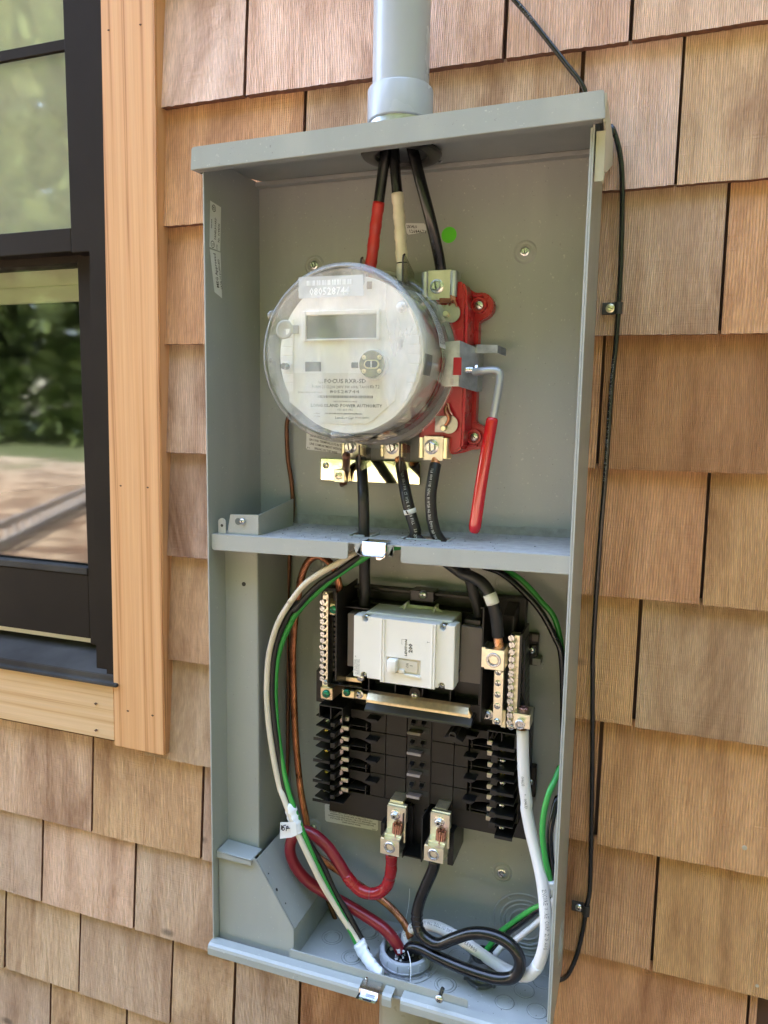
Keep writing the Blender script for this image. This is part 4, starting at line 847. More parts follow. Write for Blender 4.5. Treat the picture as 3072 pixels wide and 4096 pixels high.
# clear cover: a moulded dome with real wall thickness
def clearmat(nm='polycarbonate with dust and painted glare', d0=.05, d1=.30, raw=False):
    m = bpy.data.materials.new(nm); m.use_nodes = True; nt = m.node_tree; nt.nodes.clear(); Lk = nt.links.new
    o = N(nt, 'ShaderNodeOutputMaterial'); t = N(nt, 'ShaderNodeBsdfTransparent'); t.inputs[0].default_value = (.99,.99,.988,1)
    g = N(nt, 'ShaderNodeBsdfGlossy'); g.inputs['Roughness'].default_value = .04; f = fres(nt, 1.5)
    if raw: f = N(nt, 'ShaderNodeFresnel'); f.inputs[0].default_value = 1.42
    mx = N(nt, 'ShaderNodeMixShader'); Lk(f.outputs[0], mx.inputs[0]); Lk(t.outputs[0], mx.inputs[1]); Lk(g.outputs[0], mx.inputs[2])
    d = N(nt, 'ShaderNodeBsdfDiffuse'); d.inputs[0].default_value = (.85,.85,.84,1)
    tc = N(nt, 'ShaderNodeTexCoord'); n = N(nt, 'ShaderNodeTexNoise'); n.inputs['Scale'].default_value = 15; n.inputs['Detail'].default_value = 7; mpn = N(nt, 'ShaderNodeMapping'); mpn.inputs['Scale'].default_value = (1.6,1,.45); Lk(tc.outputs['Object'], mpn.inputs[0]); Lk(mpn.outputs[0], n.inputs[0])
    mr = N(nt, 'ShaderNodeMapRange'); Lk(n.outputs[0], mr.inputs[0]); mr.inputs[1].default_value = .40; mr.inputs[2].default_value = .72; mr.inputs[3].default_value = d0; mr.inputs[4].default_value = d1  # patchy white stands for dust and for washed-out reflections
    lw = N(nt, 'ShaderNodeLayerWeight'); lw.inputs[0].default_value = .25
    m2 = N(nt, 'ShaderNodeMixShader'); Lk(mr.outputs[0], m2.inputs[0]); Lk(mx.outputs[0], m2.inputs[1]); Lk(d.outputs[0], m2.inputs[2]); Lk(m2.outputs[0], o.inputs[0]); return m
CLEAR = clearmat(d0=.03, d1=.42); CLEARE = clearmat('painted rim highlight', .12, .30); CLEARS = clearmat('clear polycarbonate rim', .005, .07)  # whitened edge band is a rim highlight painted in
bm = BM(); YF = -.130
prof = [(.0862, -.0440), (.0868, -.0452), (.0868, -.0490), (.0860, -.0502), (.0835, -.0506), (.0815, -.0530), (.0806, -.0600), (.0803, YF+.010), (.0800, YF+.004), (.0785, YF+.0012), (.0765, YF), (.0740, YF+.0004), (.0725, YF+.0012), (.0005, YF+.0009)]
inner = [(.0005, YF+.0034), (.0720, YF+.0036), (.0745, YF+.0030), (.0765, YF+.0046), (.0775, YF+.010), (.0780, -.060), (.0800, -.0485), (.0835, -.0470), (.0845, -.0440)]
prof = [(r_+.0014, y_) if y_ > -.0515 else (r_, y_) for r_, y_ in prof]; lathe(bm, prof+inner, (MX, 0, MZ), 'y', 128, closed=True); 
for f in bm.faces:
    rad_ = math.hypot(f.calc_center_median().x-MX, f.calc_center_median().z-MZ)
    if f.calc_center_median().y > YF+.006 or math.hypot(f.calc_center_median().x-MX, f.calc_center_median().z-MZ) > .0735: f.material_index = 1
    if .0758 < rad_ < .0804 and f.calc_center_median().y < YF+.0045: f.material_index = 2

cover = build('clear_cover', bm, [CLEAR, CLEARS, CLEARE], mt, True); BASE[cover] = BASE[mt]
bm = BM(); lathe(bm, [(.0795, -.0440), (.0850, -.0440), (.0852, -.040), (.0852, -.030), (.0795, -.029)], (MX, 0, MZ), 'y', 96, closed=True)
R = lathe(bm, [(.0796, -.043), (.0790, -.045), (.0715, -.046)], (MX, 0, MZ), 'y', 64); build('base', bm, mat('smoky meter base', (.16,.16,.155), .4), mt, True)
bm = BM(); lathe(bm, [(.0770, -.0650), (.0775, -.0640), (.0775, -.0560), (.0770, -.0550)], (MX, 0, MZ), 'y', 96); bm.free(); bm = BM(); lathe(bm, [(.0765, -.0530), (.0772, -.0535), (.0772, -.0585), (.0765, -.0592)], (MX, 0, MZ), 'y', 96); build('gasket_band', bm, mat('dark gasket', (.035,.034,.033), .25), mt, 'all')
for (x, y) in ((135,395),(915,345),(516,1117)):
    c = P('c', x, y, YF); bm = BM(); lathe(bm, [(.0048, .0008), (.0044, -.0012), (.0030, -.0022), (.0003, -.0024)], (c.x, YF, c.z), 'y', 24); lathe(bm, [(.0025, -.0016), (.002, -.0036), (.0003, -.004)], (c.x, YF, c.z), 'y', 16)
    build('cover_nub', bm, CLEAR, mt, True)
# seal tab at the right of the rim, slits in the rim
bm = BM()
for a in (-8, -14): c = (MX+.0868*math.cos(math.radians(a)), -.0495, MZ+.0868*math.sin(math.radians(a))); box(bm, c[0]-.0022, c[0]+.0010, -.0525, -.0440, c[2]-.0030, c[2]+.0030, .0006)
build('seal_tab', bm, mat('frosted tab', (.55,.50,.45), .3), mt)
# number sticker on the front of the cover
tr = bpy.data.materials.new('translucent white sticker'); tr.use_nodes = True; nt = tr.node_tree; nt.nodes.clear(); o_ = N(nt, 'ShaderNodeOutputMaterial'); a_ = N(nt, 'ShaderNodeBsdfTransparent'); d_ = N(nt, 'ShaderNodeBsdfDiffuse'); d_.inputs[0].default_value = (.80,.80,.79,1); m_ = N(nt, 'ShaderNodeMixShader'); m_.inputs[0].default_value = .55; nt.links.new(a_.outputs[0], m_.inputs[1]); nt.links.new(d_.outputs[0], m_.inputs[2]); nt.links.new(m_.outputs[0], o_.inputs[0])
tl, tr_, br, bl2 = [P('c', *q, YF) for q in ((293,165),(683,148),(686,275),(295,293))]
bm = BM(); bm.faces.new([bm.verts.new((q.x, YF-.0003, q.z)) for q in (bl2, br, tr_, tl)]); st_ = build('number_sticker', bm, tr, mt, recalc=False)
bm = BM(); ya = YF-.0005; exn = (tr_-tl).normalized(); w_ = (tr_-tl).length; hh = (tl-bl2).length
addtxt(bm, '080528744', Vector((bl2.x, ya, bl2.z))+exn*w_*.17+ZV*hh*.13, exn, ZV, hh*.36, width=w_*.62, bold=.015)
for k in range(46):
    if (k*7) % 5 == 0: continue
    o = Vector((bl2.x, ya, bl2.z))+exn*w_*(.11+.73*k/46)+ZV*hh*.58; s = exn*w_*.73/46*(.75 if k % 3 else .45); bm.faces.new([bm.verts.new(q) for q in (o, o+s, o+s+ZV*hh*.24, o+ZV*hh*.24)])
build('lettering', bm, mat('faded white print', (.86,.86,.85), .6), st_, recalc=False)
# curved notice on the side of the cover
def on_cyl(th, y, r=.0806): return Vector((MX+r*math.cos(th), y, MZ+r*math.sin(th)))
tA, tB, yA, yB = math.radians(47), math.radians(6), -.085, -.064
bm = BM(); n = 20; rows = [[bm.verts.new(on_cyl(tA+(tB-tA)*k/n, y)) for y in (yA, yB)] for k in range(n+1)]
for a, b in zip(rows, rows[1:]): bm.faces.new((a[0], a[1], b[1], b[0]))
nt_ = build('notice_sticker', bm, STICK, mt, 'all', recalc=False); BASE[nt_] = BASE[mt]; bm = BM()
for ln, (s, v, h) in enumerate((('VIOLATION OF STATE PENAL CODE', .74, .20), ('TAMPERING WITH METERS, SEALS', .50, .16), ('IS A CRIME, A MISDEMEANOR', .28, .16), ('UP TO 1 YEAR IN JAIL OR $1000 FINE.', .06, .16))):
    vs_, fs_, wd = txt(s, .015); V = []
    for v_ in vs_:
        u = .04+.90*v_.x/wd; vv = v+h*v_.y/.72; V.append(bm.verts.new(on_cyl(tA+(tB-tA)*u, yB+(yA-yB)*(1-vv) if False else yA+(yB-yA)*(1-vv), .0809)))
    for f in fs_:
        try: bm.faces.new([V[k] for k in f])
        except ValueError: pass
build('lettering', bm, INK, nt_, recalc=False)
# ================================================================ meter socket: red bypass block, jaws, lugs, shields
sock = thing('meter_socket', (.2, -.02, -.2), 'red and metal meter socket with clamp lugs behind the round meter', 'meter socket')
Yr = -.022
def rz(x, y, Y): q = P('s', x, y, Y); return (q.x, q.z)
bm = BM()     # long red block, rounded lobes top and bottom
up = rz(597, 470, Yr); dn = rz(543, 1930, Yr); xe = rz(575, 700, Yr)[0]; r = .0132
zt = rz(350, 240, Yr)[1]; zb = rz(400, 2130, Yr)[1]
pts = [(MX+.03, zt-.002)]+[(xe-.024+.006*math.cos(a), zt-.006+.006*math.sin(a)) for a in (1.57, 1.2)]
pts = [(.195, zt), (xe-.014, zt), (xe-.010, zt-.004)]+[(up[0]+r*math.cos(a), up[1]+r*math.sin(a)) for a in [math.radians(110-k*16) for k in range(12)]]+[(xe, up[1]-.0145), (xe, dn[1]+.0145)]+[(dn[0]+r*math.cos(a), dn[1]+r*math.sin(a)) for a in [math.radians(58-k*16) for k in range(11)]]+[(xe-.012, zb+.002), (xe-.022, zb), (.195, zb)]
prism(bm, pts, -.016, -.0018, bev=.0012); build('bypass_base', bm, REDP, sock)
bm = BM()     # raised body
px = rz(440, 900, -.045)[0]; px2 = rz(500, 700, -.032)[0]
prism(bm, [(.205, zt-.001), (px-.004, zt-.001), (px, zt-.012), (px, up[1]-.016), (px+.001, dn[1]+.016), (px, zb+.008), (px-.008, zb+.002), (.205, zb+.002)], -.042, -.0158, bev=.0022)
build('bypass_body', bm, REDP, sock)
bm = BM()
for (za_, zb2) in ((up[1]-.004, MZ+.012), (MZ-.018, dn[1]+.006)):
    box(bm, px-.0008, px+.0022, -.0445, -.0155, zb2, za_, .0008); build('bypass_rib', bm, REDP, sock); bm = BM()
for c_ in (up, dn):
    lathe(bm, [(.0075, -.0158), (.0075, -.0225), (.0058, -.0225), (.0055, -.0185), (.0005, -.0185)], (c_[0]-.0005, 0, c_[1]), 'y', 28); build('bypass_boss', bm, REDP, sock); bm = BM()
box(bm, px+.001, up[0]+.003, -.0235, -.0158, up[1]+.0078, up[1]+.0098, .0006); build('bypass_rib', bm, REDP, sock); bm = BM(); box(bm, px+.001, dn[0]+.003, -.0235, -.0158, dn[1]-.0098, dn[1]-.0078, .0006)
build('bypass_rib', bm, REDP, sock)
screw('slot', (up[0]-.0005, -.0188, up[1]), .0042, sock, .6); screw('slot', (dn[0]-.0005, -.0188, dn[1]), .0042, sock, .7)
# pressed bracket that carries the lever
q0 = P('s',350,870,-.045); q1 = P('s',580,925,-.03)
bm = BM(); zt_b, zb_b = P('s',385,868,-.048).z, P('s',400,1372,-.048).z
br_x0, br_x1 = P('s',300,1100,-.052).x, P('s',575,1100,-.040).x
v = []
for (x, y) in ((br_x0-.01, -.052), (P('s',385,900,-.052).x, -.052), (br_x1, -.036)):
    v.append((x, y))
zz_ = [(zt_b-.001, zb_b), (zt_b, zb_b), (P('s',575,950,-.036).z, P('s',590,1430,-.036).z)]
for k in range(2):
    (xa, ya), (xb, yb) = v[k], v[k+1]; A_ = [bm.verts.new(q) for q in ((xa,ya,zz_[k][1]),(xb,yb,zz_[k+1][1]),(xb,yb,zz_[k+1][0]),(xa,ya,zz_[k][0]))]; bm.faces.new(A_)
A_ = [bm.verts.new(q) for q in ((br_x1,-.036,zz_[2][1]),(br_x1+.001,-.0165,zz_[2][1]+.001),(br_x1+.001,-.0165,zz_[2][0]-.001),(br_x1,-.036,zz_[2][0]))]; bm.faces.new(A_)
bmesh.ops.remove_doubles(bm, verts=bm.verts[:], dist=1e-5); bmesh.ops.solidify(bm, geom=bm.faces[:], thickness=.0012); build('lever_bracket', bm, GALV, sock)
bm = BM(); sl0, sl1 = P('s',385,1050,-.0535), P('s',400,1245,-.0535); box(bm, sl0.x-.006, sl0.x+.002, -.0545, -.0535, sl1.z, sl0.z, .0003); build('bracket_slot', bm, REDP, sock)
# stop tab: flat bar bent at its end
t0 = P('s',530,920,-.034); t1 = P('s',805,915,-.046); t2 = P('s',890,960,-.036); th = (P('s',700,915,-.04).z-P('s',700,1005,-.04).z)
bm = BM()
pp = [((t0.x-.003, -.033), t0.z, t0.z-.004), ((t0.x+.006, -.041), t0.z+.0006, t0.z-th-.0002), ((t1.x, -.047), t1.z, t1.z-th+.0006), ((t2.x+.0006, -.036), t2.z+.0007, t2.z-.0062)]
for (a, zu, zl_), (b, zu2, zl2) in zip(pp, pp[1:]): bm.faces.new([bm.verts.new(q) for q in ((a[0],a[1],zl_),(b[0],b[1],zl2),(b[0],b[1],zu2),(a[0],a[1],zu))])
bmesh.ops.remove_doubles(bm, verts=bm.verts[:], dist=1e-5); bmesh.ops.solidify(bm, geom=bm.faces[:], thickness=.0016); build('stop_tab', bm, GALV, sock)
# lever rod with a long red grip
Yv = -.052
lev = thing('bypass_lever', (P('s',600,1200,Yv).x, Yv, P('s',600,1200,Yv).z), 'bent steel lever with a long shiny red grip hanging beside the meter', 'lever')
path = resample(crom([P('s',545,1212,Yv+.004), P('s',640,1200,Yv), P('s',740,1195,Yv), P('s',800,1200,Yv-.001), P('s',828,1240,Yv-.001), P('s',825,1320,Yv-.002), P('s',795,1500,Yv-.003), P('s',758,1700,Yv-.004), P('s',740,1800,Yv-.004)], 8), .0015)
bm = BM(); tube(bm, path, .0037, 20); build('rod', bm, mat('painted grey rod', (.42,.44,.45), .38, .5, .3, 300), lev, True)
g0, g1, gm = P('s',748,1712,Yv-.004), P('d',1320,885,Yv-.006), P('d',1380,480,Yv-.0055)
gp = resample(crom([g0, gm, g1], 16), .0022); L_ = len(gp); rr_ = [.0057+.0004*(i/L_) for i in range(L_)]
for i, f in ((0, .72), (1, .97), (L_-1, .25), (L_-2, .62), (L_-3, .85), (L_-4, .93)): rr_[i] *= f
bm = BM(); tube(bm, gp, rr_, 28); build('grip', bm, REDG, lev, 'all')
c = P('s',520,1190,Yv+.008); bm = BM(); cyl(bm, (c.x-.006, c.y, c.z), .0038, 0, .008, 'x', 20, bev=.0005); cyl(bm, (c.x+.004, c.y-.001, c.z), .0052, .0, .0022, 'x', 6); build('pivot_collar', bm, ZINC, lev, True)
# clamp lugs
def lug(z_, corners, scr, Y, m, body=ALU, dep=.016, chan=True, sr=.0073, nm='clamp_lug', hexk='hex'):
    x0, x1, z0, z1 = bb(z_, *corners, Y); w_ = x1-x0; bm = BM()
    box(bm, x0+w_*.17, x1-w_*.17, Y, Y+.0022, z0-.001, z1+.0006, .0004)              # clamp plate
    build('clamp_plate', bm, mat('dull tinned plate', (.62,.585,.48), .36, 1, .1, 300, .15, 80, stretch=(1,1,.3)), m); bm = BM()
    e = w_*.19
    for s, xa in ((-1, x0), (1, x1)):      # folded channels left and right
        lathe(bm, [(e*.55, z0+.0015), (e*.55, z1-.001)], (xa-s*e*.45, Y+.0012, 0), 'z', 14, a0=math.pi if True else 0, a1=2*math.pi)
        xa2, xb2 = sorted((xa-s*.0, xa-s*.0016)); box(bm, xa2, xb2, Y+.001, Y+dep, z0+.0015, z1-.001, .0003)
    box(bm, x0+.001, x1-.001, Y+dep-.002, Y+dep, z0, z1, .0003)
    L = build(nm, bm, body, m); BASE[L] = BASE[m]
    if scr: c = P(z_, *scr, Y-.001); screw(hexk, (c.x, Y, c.z), sr, m, random.uniform(1.3, 1.7), 'lug_bolt')
    return (x0, x1, z0, z1)
lug('b', (436,1185,640,1345), (523,1275), -.046, sock, GALV, sr=.0068)
lug('t', (1130,60,1400,285), (1245,160), -.050, sock, BRASS, sr=.0074)
lug('t', (395,118,590,268), (475,158), -.026, sock, BRASS, sr=.0070, dep=.012)
lug('t', (762,118,980,270), (868,165), -.026, sock, BRASS, sr=.0070, dep=.012)
# spade terminals between lug and jaw, with laced copper
for (z_, x, y, r) in (('s', 290, 560, .0092), ('s', 265, 1790, .0092)):
    c = P(z_, x, y, -.046); bm = BM(); cyl(bm, (c.x, -.0455, c.z), r, 0, -.0016, n=28, bev=.0002); box(bm, c.x-.014, c.x, -.0470, -.0458, c.z-.008, c.z+.008, .0003); build('jaw_blade', bm, mat('dull steel blade', (.36,.35,.31), .35, 1, .1, 300), sock, True)
    bm = BM(); cyl(bm, (c.x-.004, -.047, c.z-.001 if y < 1000 else c.z-.004), .0026, 0, -.006, n=14, bev=.0004); build('jaw_stud', bm, BRASS, sock, True)
bm = BM()
for k, (xa, ya, xb, yb, xc2, yc) in enumerate(((285,360,292,420,268,470), (310,370,318,425,345,460), (325,380,330,430,352,490))):
    tube(bm, crom([P('s',xa,ya,-.050), P('s',xb,yb,-.0505), P('s',xc2,yc,-.048)], 6), .0011, 7)
tube(bm, crom([P('s',235,1590,-.048), P('s',225,1650,-.050), P('s',262,1710,-.0505), P('s',255,1760,-.050), P('s',225,1805,-.049)], 8), .0016, 8)
tube(bm, crom([P('s',250,1560,-.046), P('s',275,1650,-.048), P('s',300,1690,-.049)], 8), .0014, 8)
for k in range(9): tube(bm, [P('s',170+k*13,395,-.049), P('s',175+k*13,450,-.049)], .0013, 6)
build('copper_strand', bm, COPPER, sock, True)['kind'] = 'stuff'
# clear finger shields beside the terminals
def smoked():
    m = bpy.data.materials.new('smoky clear shield'); m.use_nodes = True; nt = m.node_tree; nt.nodes.clear(); Lk = nt.links.new
    o = N(nt, 'ShaderNodeOutputMaterial'); t = N(nt, 'ShaderNodeBsdfTransparent'); t.inputs[0].default_value = (.80,.78,.76,1); g = N(nt, 'ShaderNodeBsdfGlossy'); g.inputs['Roughness'].default_value = .08; f = fres(nt, 1.5)
    mx = N(nt, 'ShaderNodeMixShader'); Lk(f.outputs[0], mx.inputs[0]); Lk(t.outputs[0], mx.inputs[1]); Lk(g.outputs[0], mx.inputs[2]); Lk(mx.outputs[0], o.inputs[0]); return m
SMK = smoked(); EDGEM = mat('shield edge', (.05,.035,.035), .15)
for (za, x0, y0, x1, y1, ya, yb, edge_top) in (('d', 560,325,755,470, -.062, -.030, False), ('d', 830,310,985,480, -.062, -.030, False), ('b', 65,1095,170,1200, -.070, -.035, True), ('b', 320,1075,440,1230, -.070, -.035, True)):
    a = P(za, x0, y0, ya); b_ = P(za, x0, y1, ya); X = a.x; za_, zb_ = max(a.z, b_.z), min(a.z, b_.z)
    bm = BM(); r = .005
    if edge_top: za_ = P(za, x0, y0, ya).z; zb_ -= .0; pts = [(yb, zb_-.005), (ya, zb_-.01), (ya, za_-r), (ya+r*.3, za_-r*.3), (ya+r, za_), (yb, za_-.012)]
    else: pts = [(yb, za_), (ya, za_+.004), (ya, zb_+r), (ya+r*.3, zb_+r*.3), (ya+r, zb_), (yb, zb_+.003)]
    prism(bm, pts, X-.0007, X+.0007, ax='x', bev=.0003); build('terminal_shield', bm, SMK, sock)
    bm = BM(); e = [Vector((X, y, z)) for y, z in pts[1:5]]; tube(bm, resample(e, .002), .0010, 8); build('shield_edge', bm, EDGEM, sock, 'all')
# grounding strap: polished yellow plate with a box lug
gp_ = [P('d', *q, -.004) for q in ((305,378),(968,418),(965,562),(300,535))]
strap = thing('ground_plate', (.13, -.003, gp_[3].z), 'shiny yellow steel grounding plate behind the lower meter lugs', 'metal plate')
zt2, zb3 = (gp_[0].z+gp_[1].z)/2, (gp_[2].z+gp_[3].z)/2
POL = mat('polished yellow steel', (.80,.77,.55), .07, 1, .06, 60, .1, 30)
bm = BM(); box(bm, gp_[0].x, gp_[1].x, -.0055, -.0022, zb3, zt2, .0008); build('plate', bm, POL, strap)
c = P('t',244,336,-.006); screw('pan_a', (c.x, -.0055, c.z), .0036, strap, .7)
x0, x1, z0, z1 = bb('t', 320,372,420,498, -.020); bm = BM(); box(bm, x0, x1, -.020, -.0056, z0, z1, .0005); build('box_lug', bm, ALU, strap)
c = P('t',368,436,-.0205); screw('slot_a', (c.x, -.0200, c.z), .0040, strap, 0)
# ================================================================ breaker panel interior
pan = thing('breaker_panel', (.19, -.02, -.68), 'black plastic breaker panel interior with finned wire terminals below the white main breaker', 'breaker panel')
def pz(z_, x, y, Y): q = P(z_, x, y, Y); return (q.x, q.z)
# ---- upper compartment: floor plate, side walls, rim
bm = BM()
c0 = [pz('e', *q, -.020) for q in ((205,228),(1440,297),(1400,1000),(178,905))]
prism(bm, [c0[0], c0[1], c0[2], (c0[3][0]+.004, c0[3][1]), c0[3], (c0[3][0], pz('e',178,720,-.02)[1]), (c0[0][0], pz('e',178,715,-.02)[1]+.004)], -.0205, -.0035, bev=.0008)
build('base_plate', bm, BRN, pan)
wl = P('e',292,500,-.078).x; wrx = P('e',1172,700,-.078).x
zt_w = P('e',300,262,-.078).z; zb_w = P('e',290,790,-.078).z; zt_r = P('e',1178,352,-.078).z; zb_r = P('e',1165,1020,-.060).z
bm = BM(); prism(bm, [(-.078, zt_w), (-.078, zb_w), (-.050, zb_w-.014), (-.0205, zb_w-.014), (-.0205, zt_w+.004), (-.060, zt_w+.001)], wl-.0007, wl+.0009, ax='x', bev=.0003); build('partition_wall', bm, BRN, pan)
bm = BM(); prism(bm, [(-.078, zt_r), (-.078, zb_w-.020), (-.064, zb_r), (-.0205, zb_r), (-.0205, zt_r+.004)], wrx-.0009, wrx+.0007, ax='x', bev=.0003)
box(bm, wrx-.0030, wrx+.0007, -.0785, -.0765, zt_r-.0006, zt_r+.0009, .0003); build('partition_wall', bm, BRN, pan)
# rear rim with ribs and its middle lug
ra, rb = pz('e',500,218,-.030), pz('e',1110,290,-.030)
bm = BM(); box(bm, wl+.002, wrx-.002, -.0335, -.0206, rb[1]-.0005, ra[1]+.0002, .0004); box(bm, wl+.002, wrx-.002, -.038, -.0206, P('e',800,330,-.030).z-.002, P('e',800,330,-.030).z-.0005)
build('rear_rim', bm, BRN, pan)
lx0, lx1, lz0, lz1 = bb('e', 742,240,880,318, -.040); bm = BM(); box(bm, lx0, lx1, -.040, -.0206, lz0, lz1, .0006); build('screw_boss', bm, BLK, pan)
c = P('e',818,270,-.0405); screw('pan', (c.x, -.040, c.z), .0046, pan, .4)
# brown side bodies beside the main breaker, with black shelves over them
for (xa, ya, xb, yb) in ((330,375,402,705),(1048,458,1172,812)):
    x0, x1, z0, z1 = bb('e', xa, ya, xb, yb, -.066); bm = BM(); box(bm, x0 if xa > 900 else wl+.008, (x1 if xa < 900 else wrx-.0012)+.0, -.066, -.0206, z0, z1, .0006); build('breaker_cradle', bm, mat('taupe brown plastic', (.13,.105,.09), .5, 0, .1, 900), pan)
for (xa, ya, xb, yb) in ((350,338,545,362),(1072,412,1168,470)):
    x0, x1, z0, z1 = bb('e', xa, ya, xb, yb, -.055); bm = BM(); box(bm, x0, x1, -.058, -.0206, z0+.0006, z1, .0006); build('terminal_cover', bm, BLK, pan)
bm = BM()
for (xa, ya, xb, yb) in ((450,790,1165,900),):
    x0, x1, z0, z1 = bb('e', xa, ya, xb, yb, -.046)
    box(bm, x0, wrx-.001, -.030, -.0206, P('e',900,880,-.046).z-.004, P('e',900,770,-.046).z+.004)
    for k in range(5): xx = x0+(wrx-x0)*(.06+.22*k); box(bm, xx-.0006, xx+.0006, -.047, -.030, P('e',900,880,-.046).z-.003, P('e',900,770,-.046).z)
    box(bm, x0, wrx-.001, -.0475, -.030, P('e',900,905,-.047).z-.0007, P('e',900,905,-.047).z+.0007)
build('lower_rib_frame', bm, BLK, pan)['kind'] = 'stuff'
c = P('e',767,876,-.050); bm = BM()
pts = [(c.x-.0058, c.z-.009), (c.x-.0058, c.z+.002)]+[(c.x+.0058*math.cos(a), c.z+.002+.0058*math.sin(a)) for a in [math.pi-math.pi*k/8 for k in range(1, 8)]]+[(c.x+.0058, c.z+.002), (c.x+.0058, c.z-.009)]
prism(bm, pts, -.0495, -.0206, bev=.0005); build('screw_boss', bm, BRN, pan); screw('pan', (c.x, -.0498, c.z), .0036, pan, .5)
bm = BM(); bxa, bxb = pz('v',600,215,-.050), pz('v',945,5,-.020); e_ = pz('v',750,225,-.052)
prism(bm, [(-.052, e_[1]-.001), (-.052, pz('v',760,520,-.052)[1]), (-.0206, pz('v',930,520,-.02)[1]-.002), (-.0206, pz('v',940,10,-.02)[1]-.002)], e_[0]-.0006, e_[0]+.0008, ax='x', bev=.0003)
v = [bm.verts.new((x, y, z)) for x, y, z in ((bxa[0], -.052, bxa[1]), (e_[0], -.052, e_[1]-.001), (e_[0]+.0, -.0206, pz('v',940,10,-.02)[1]-.002), (bxa[0], -.0206, pz('v',940,10,-.02)[1]-.002))]; bm.faces.new(v)
build('corner_hood', bm, BRN, pan)
# ---- mounting lugs at the right
for (xa, ya, xb, yb, sx, sy) in ((1385,500,1505,700,1468,605),):
    x0, x1, z0, z1 = bb('e', xa, ya, xb, yb, -.012); bm = BM(); box(bm, c0[1][0]-.004, x1, -.012, -.0022, z0, z1, .0008); build('mounting_foot', bm, BRN, pan)
    bm = BM(); q = bb('v',925,650,1088,820,-.0155); box(bm, q[0], q[1], -.0155, -.0118, q[2], q[3], .0008); build('foot_pad', bm, BRN, pan)
    bm = BM(); q = bb('v',1030,855,1150,975,-.016); box(bm, q[0], q[1], -.016, -.0022, q[2], q[3], .0008); build('foot_block', bm, mat('grey block', (.26,.25,.22), .5), pan)
    bm = BM(); q = bb('v',1025,500,1118,622,-.0135); box(bm, q[0], q[1], -.0135, -.0118, q[2], q[3], .0005); build('foot_block', bm, mat('taupe brown plastic', (.13,.105,.09), .5), pan)
    c = P('v',1020,738,-.016); screw('pan', (c.x, -.0157, c.z), .0044, pan, .3)
q = bb('B',1560,800,1628,1180,-.012); bm = BM(); box(bm, q[0]-.012, q[1], -.012, -.0022, q[2], q[3], .001); build('mounting_foot', bm, BRN, pan); c = P('B',1578,990,-.0125); screw('pan', (c.x, -.012, c.z), .0034, pan, .3)
# ---- lower deck: plates with seams, centre stab column
YD = -.036
d0 = [pz('f', *q, YD) for q in ((372,216),(1238,332),(1240,925),(285,742))]
bm = BM(); box(bm, pz('f',300,450,-.02)[0]-.012, pz('f',1390,600,-.02)[0]+.012, -.0210, -.0030, pz('F',900,1260,-.021)[1], pz('e',900,920,-.03)[1], .0008); build('deck_back', bm, BLK, pan)
xsl = [pz('f',500,400,YD)[0], pz('f',593,400,YD)[0], pz('f',718,450,YD)[0]]; xsr = [pz('f',865,450,YD)[0], pz('f',1005,500,YD)[0], pz('f',1092,500,YD)[0]]
zrL = [pz('f',600,230,YD)[1], pz('f',595,354,YD)[1], pz('f',592,480,YD)[1], pz('f',590,603,YD)[1], pz('f',590,742,YD)[1]]
zrR = [pz('f',940,290,YD)[1], pz('f',940,408,YD)[1], pz('f',940,535,YD)[1], pz('f',940,665,YD)[1], pz('f',935,792,YD)[1]]
dp = []
for xs_, zr in ((xsl, zrL), (xsr, zrR)):
    for i in range(2):
        for j in range(4):
            g = .00035; bm = BM(); box(bm, xs_[i]+g, xs_[i+1]-g, YD, -.0211, zr[j+1]+g, zr[j]-g, .0004); build('deck_tile', bm, BRN, pan)
# small latch slots on the tile edges
for (x, y) in ((603,294),(601,420),(597,547),(594,673),(995,488),(992,616),(989,744)):
    c = P('f', x, y, YD-.0003); bm = BM(); box(bm, c.x-.0008, c.x+.0008, YD-.0003, YD+.001, c.z-.0019, c.z+.0019); build('latch_slot', bm, DARKSL, pan)
# curved troughs beside the combs
for (x0_, x1_, rows, s) in ((pz('f',372,450,YD)[0], pz('f',497,450,YD)[0], zrL, 1), (pz('f',1095,600,YD)[0], pz('f',1232,600,YD)[0], zrR, -1)):
    for j in range(4):
        zt3, zb4 = rows[j]-.001, rows[j+1]+.001; h = zt3-zb4
        for kk in (0,):
            bm = BM(); n = 8; pts = [(x0_ if s > 0 else x1_, zt3-.0008)]
            for k in range(n+1):
                t = k/n; xx = (x0_+(x1_-x0_)*t) if s > 0 else (x1_-(x1_-x0_)*t); pts.append((xx, zt3-h*(.42+.22*t*t)))
            pts.append(((x1_ if s > 0 else x0_), zt3-.0008)); prism(bm, pts, YD+.001, -.0211, bev=.0002); build('wire_trough', bm, BRN, pan)
        bm = BM(); xm = x1_-.003 if s > 0 else x0_+.003; box(bm, min(x0_, x1_)+.001, max(x0_, x1_)-.001, YD-.003, -.0211, zb4+h*.16, zb4+h*.16+.0009, .0002); build('trough_rib', bm, BRN, pan)
        bm = BM(); box(bm, xm-.0006, xm+.0006, YD-.004, -.0211, zb4+.0006, zb4+h*.40, .0002); build('trough_post', bm, BRN, pan)
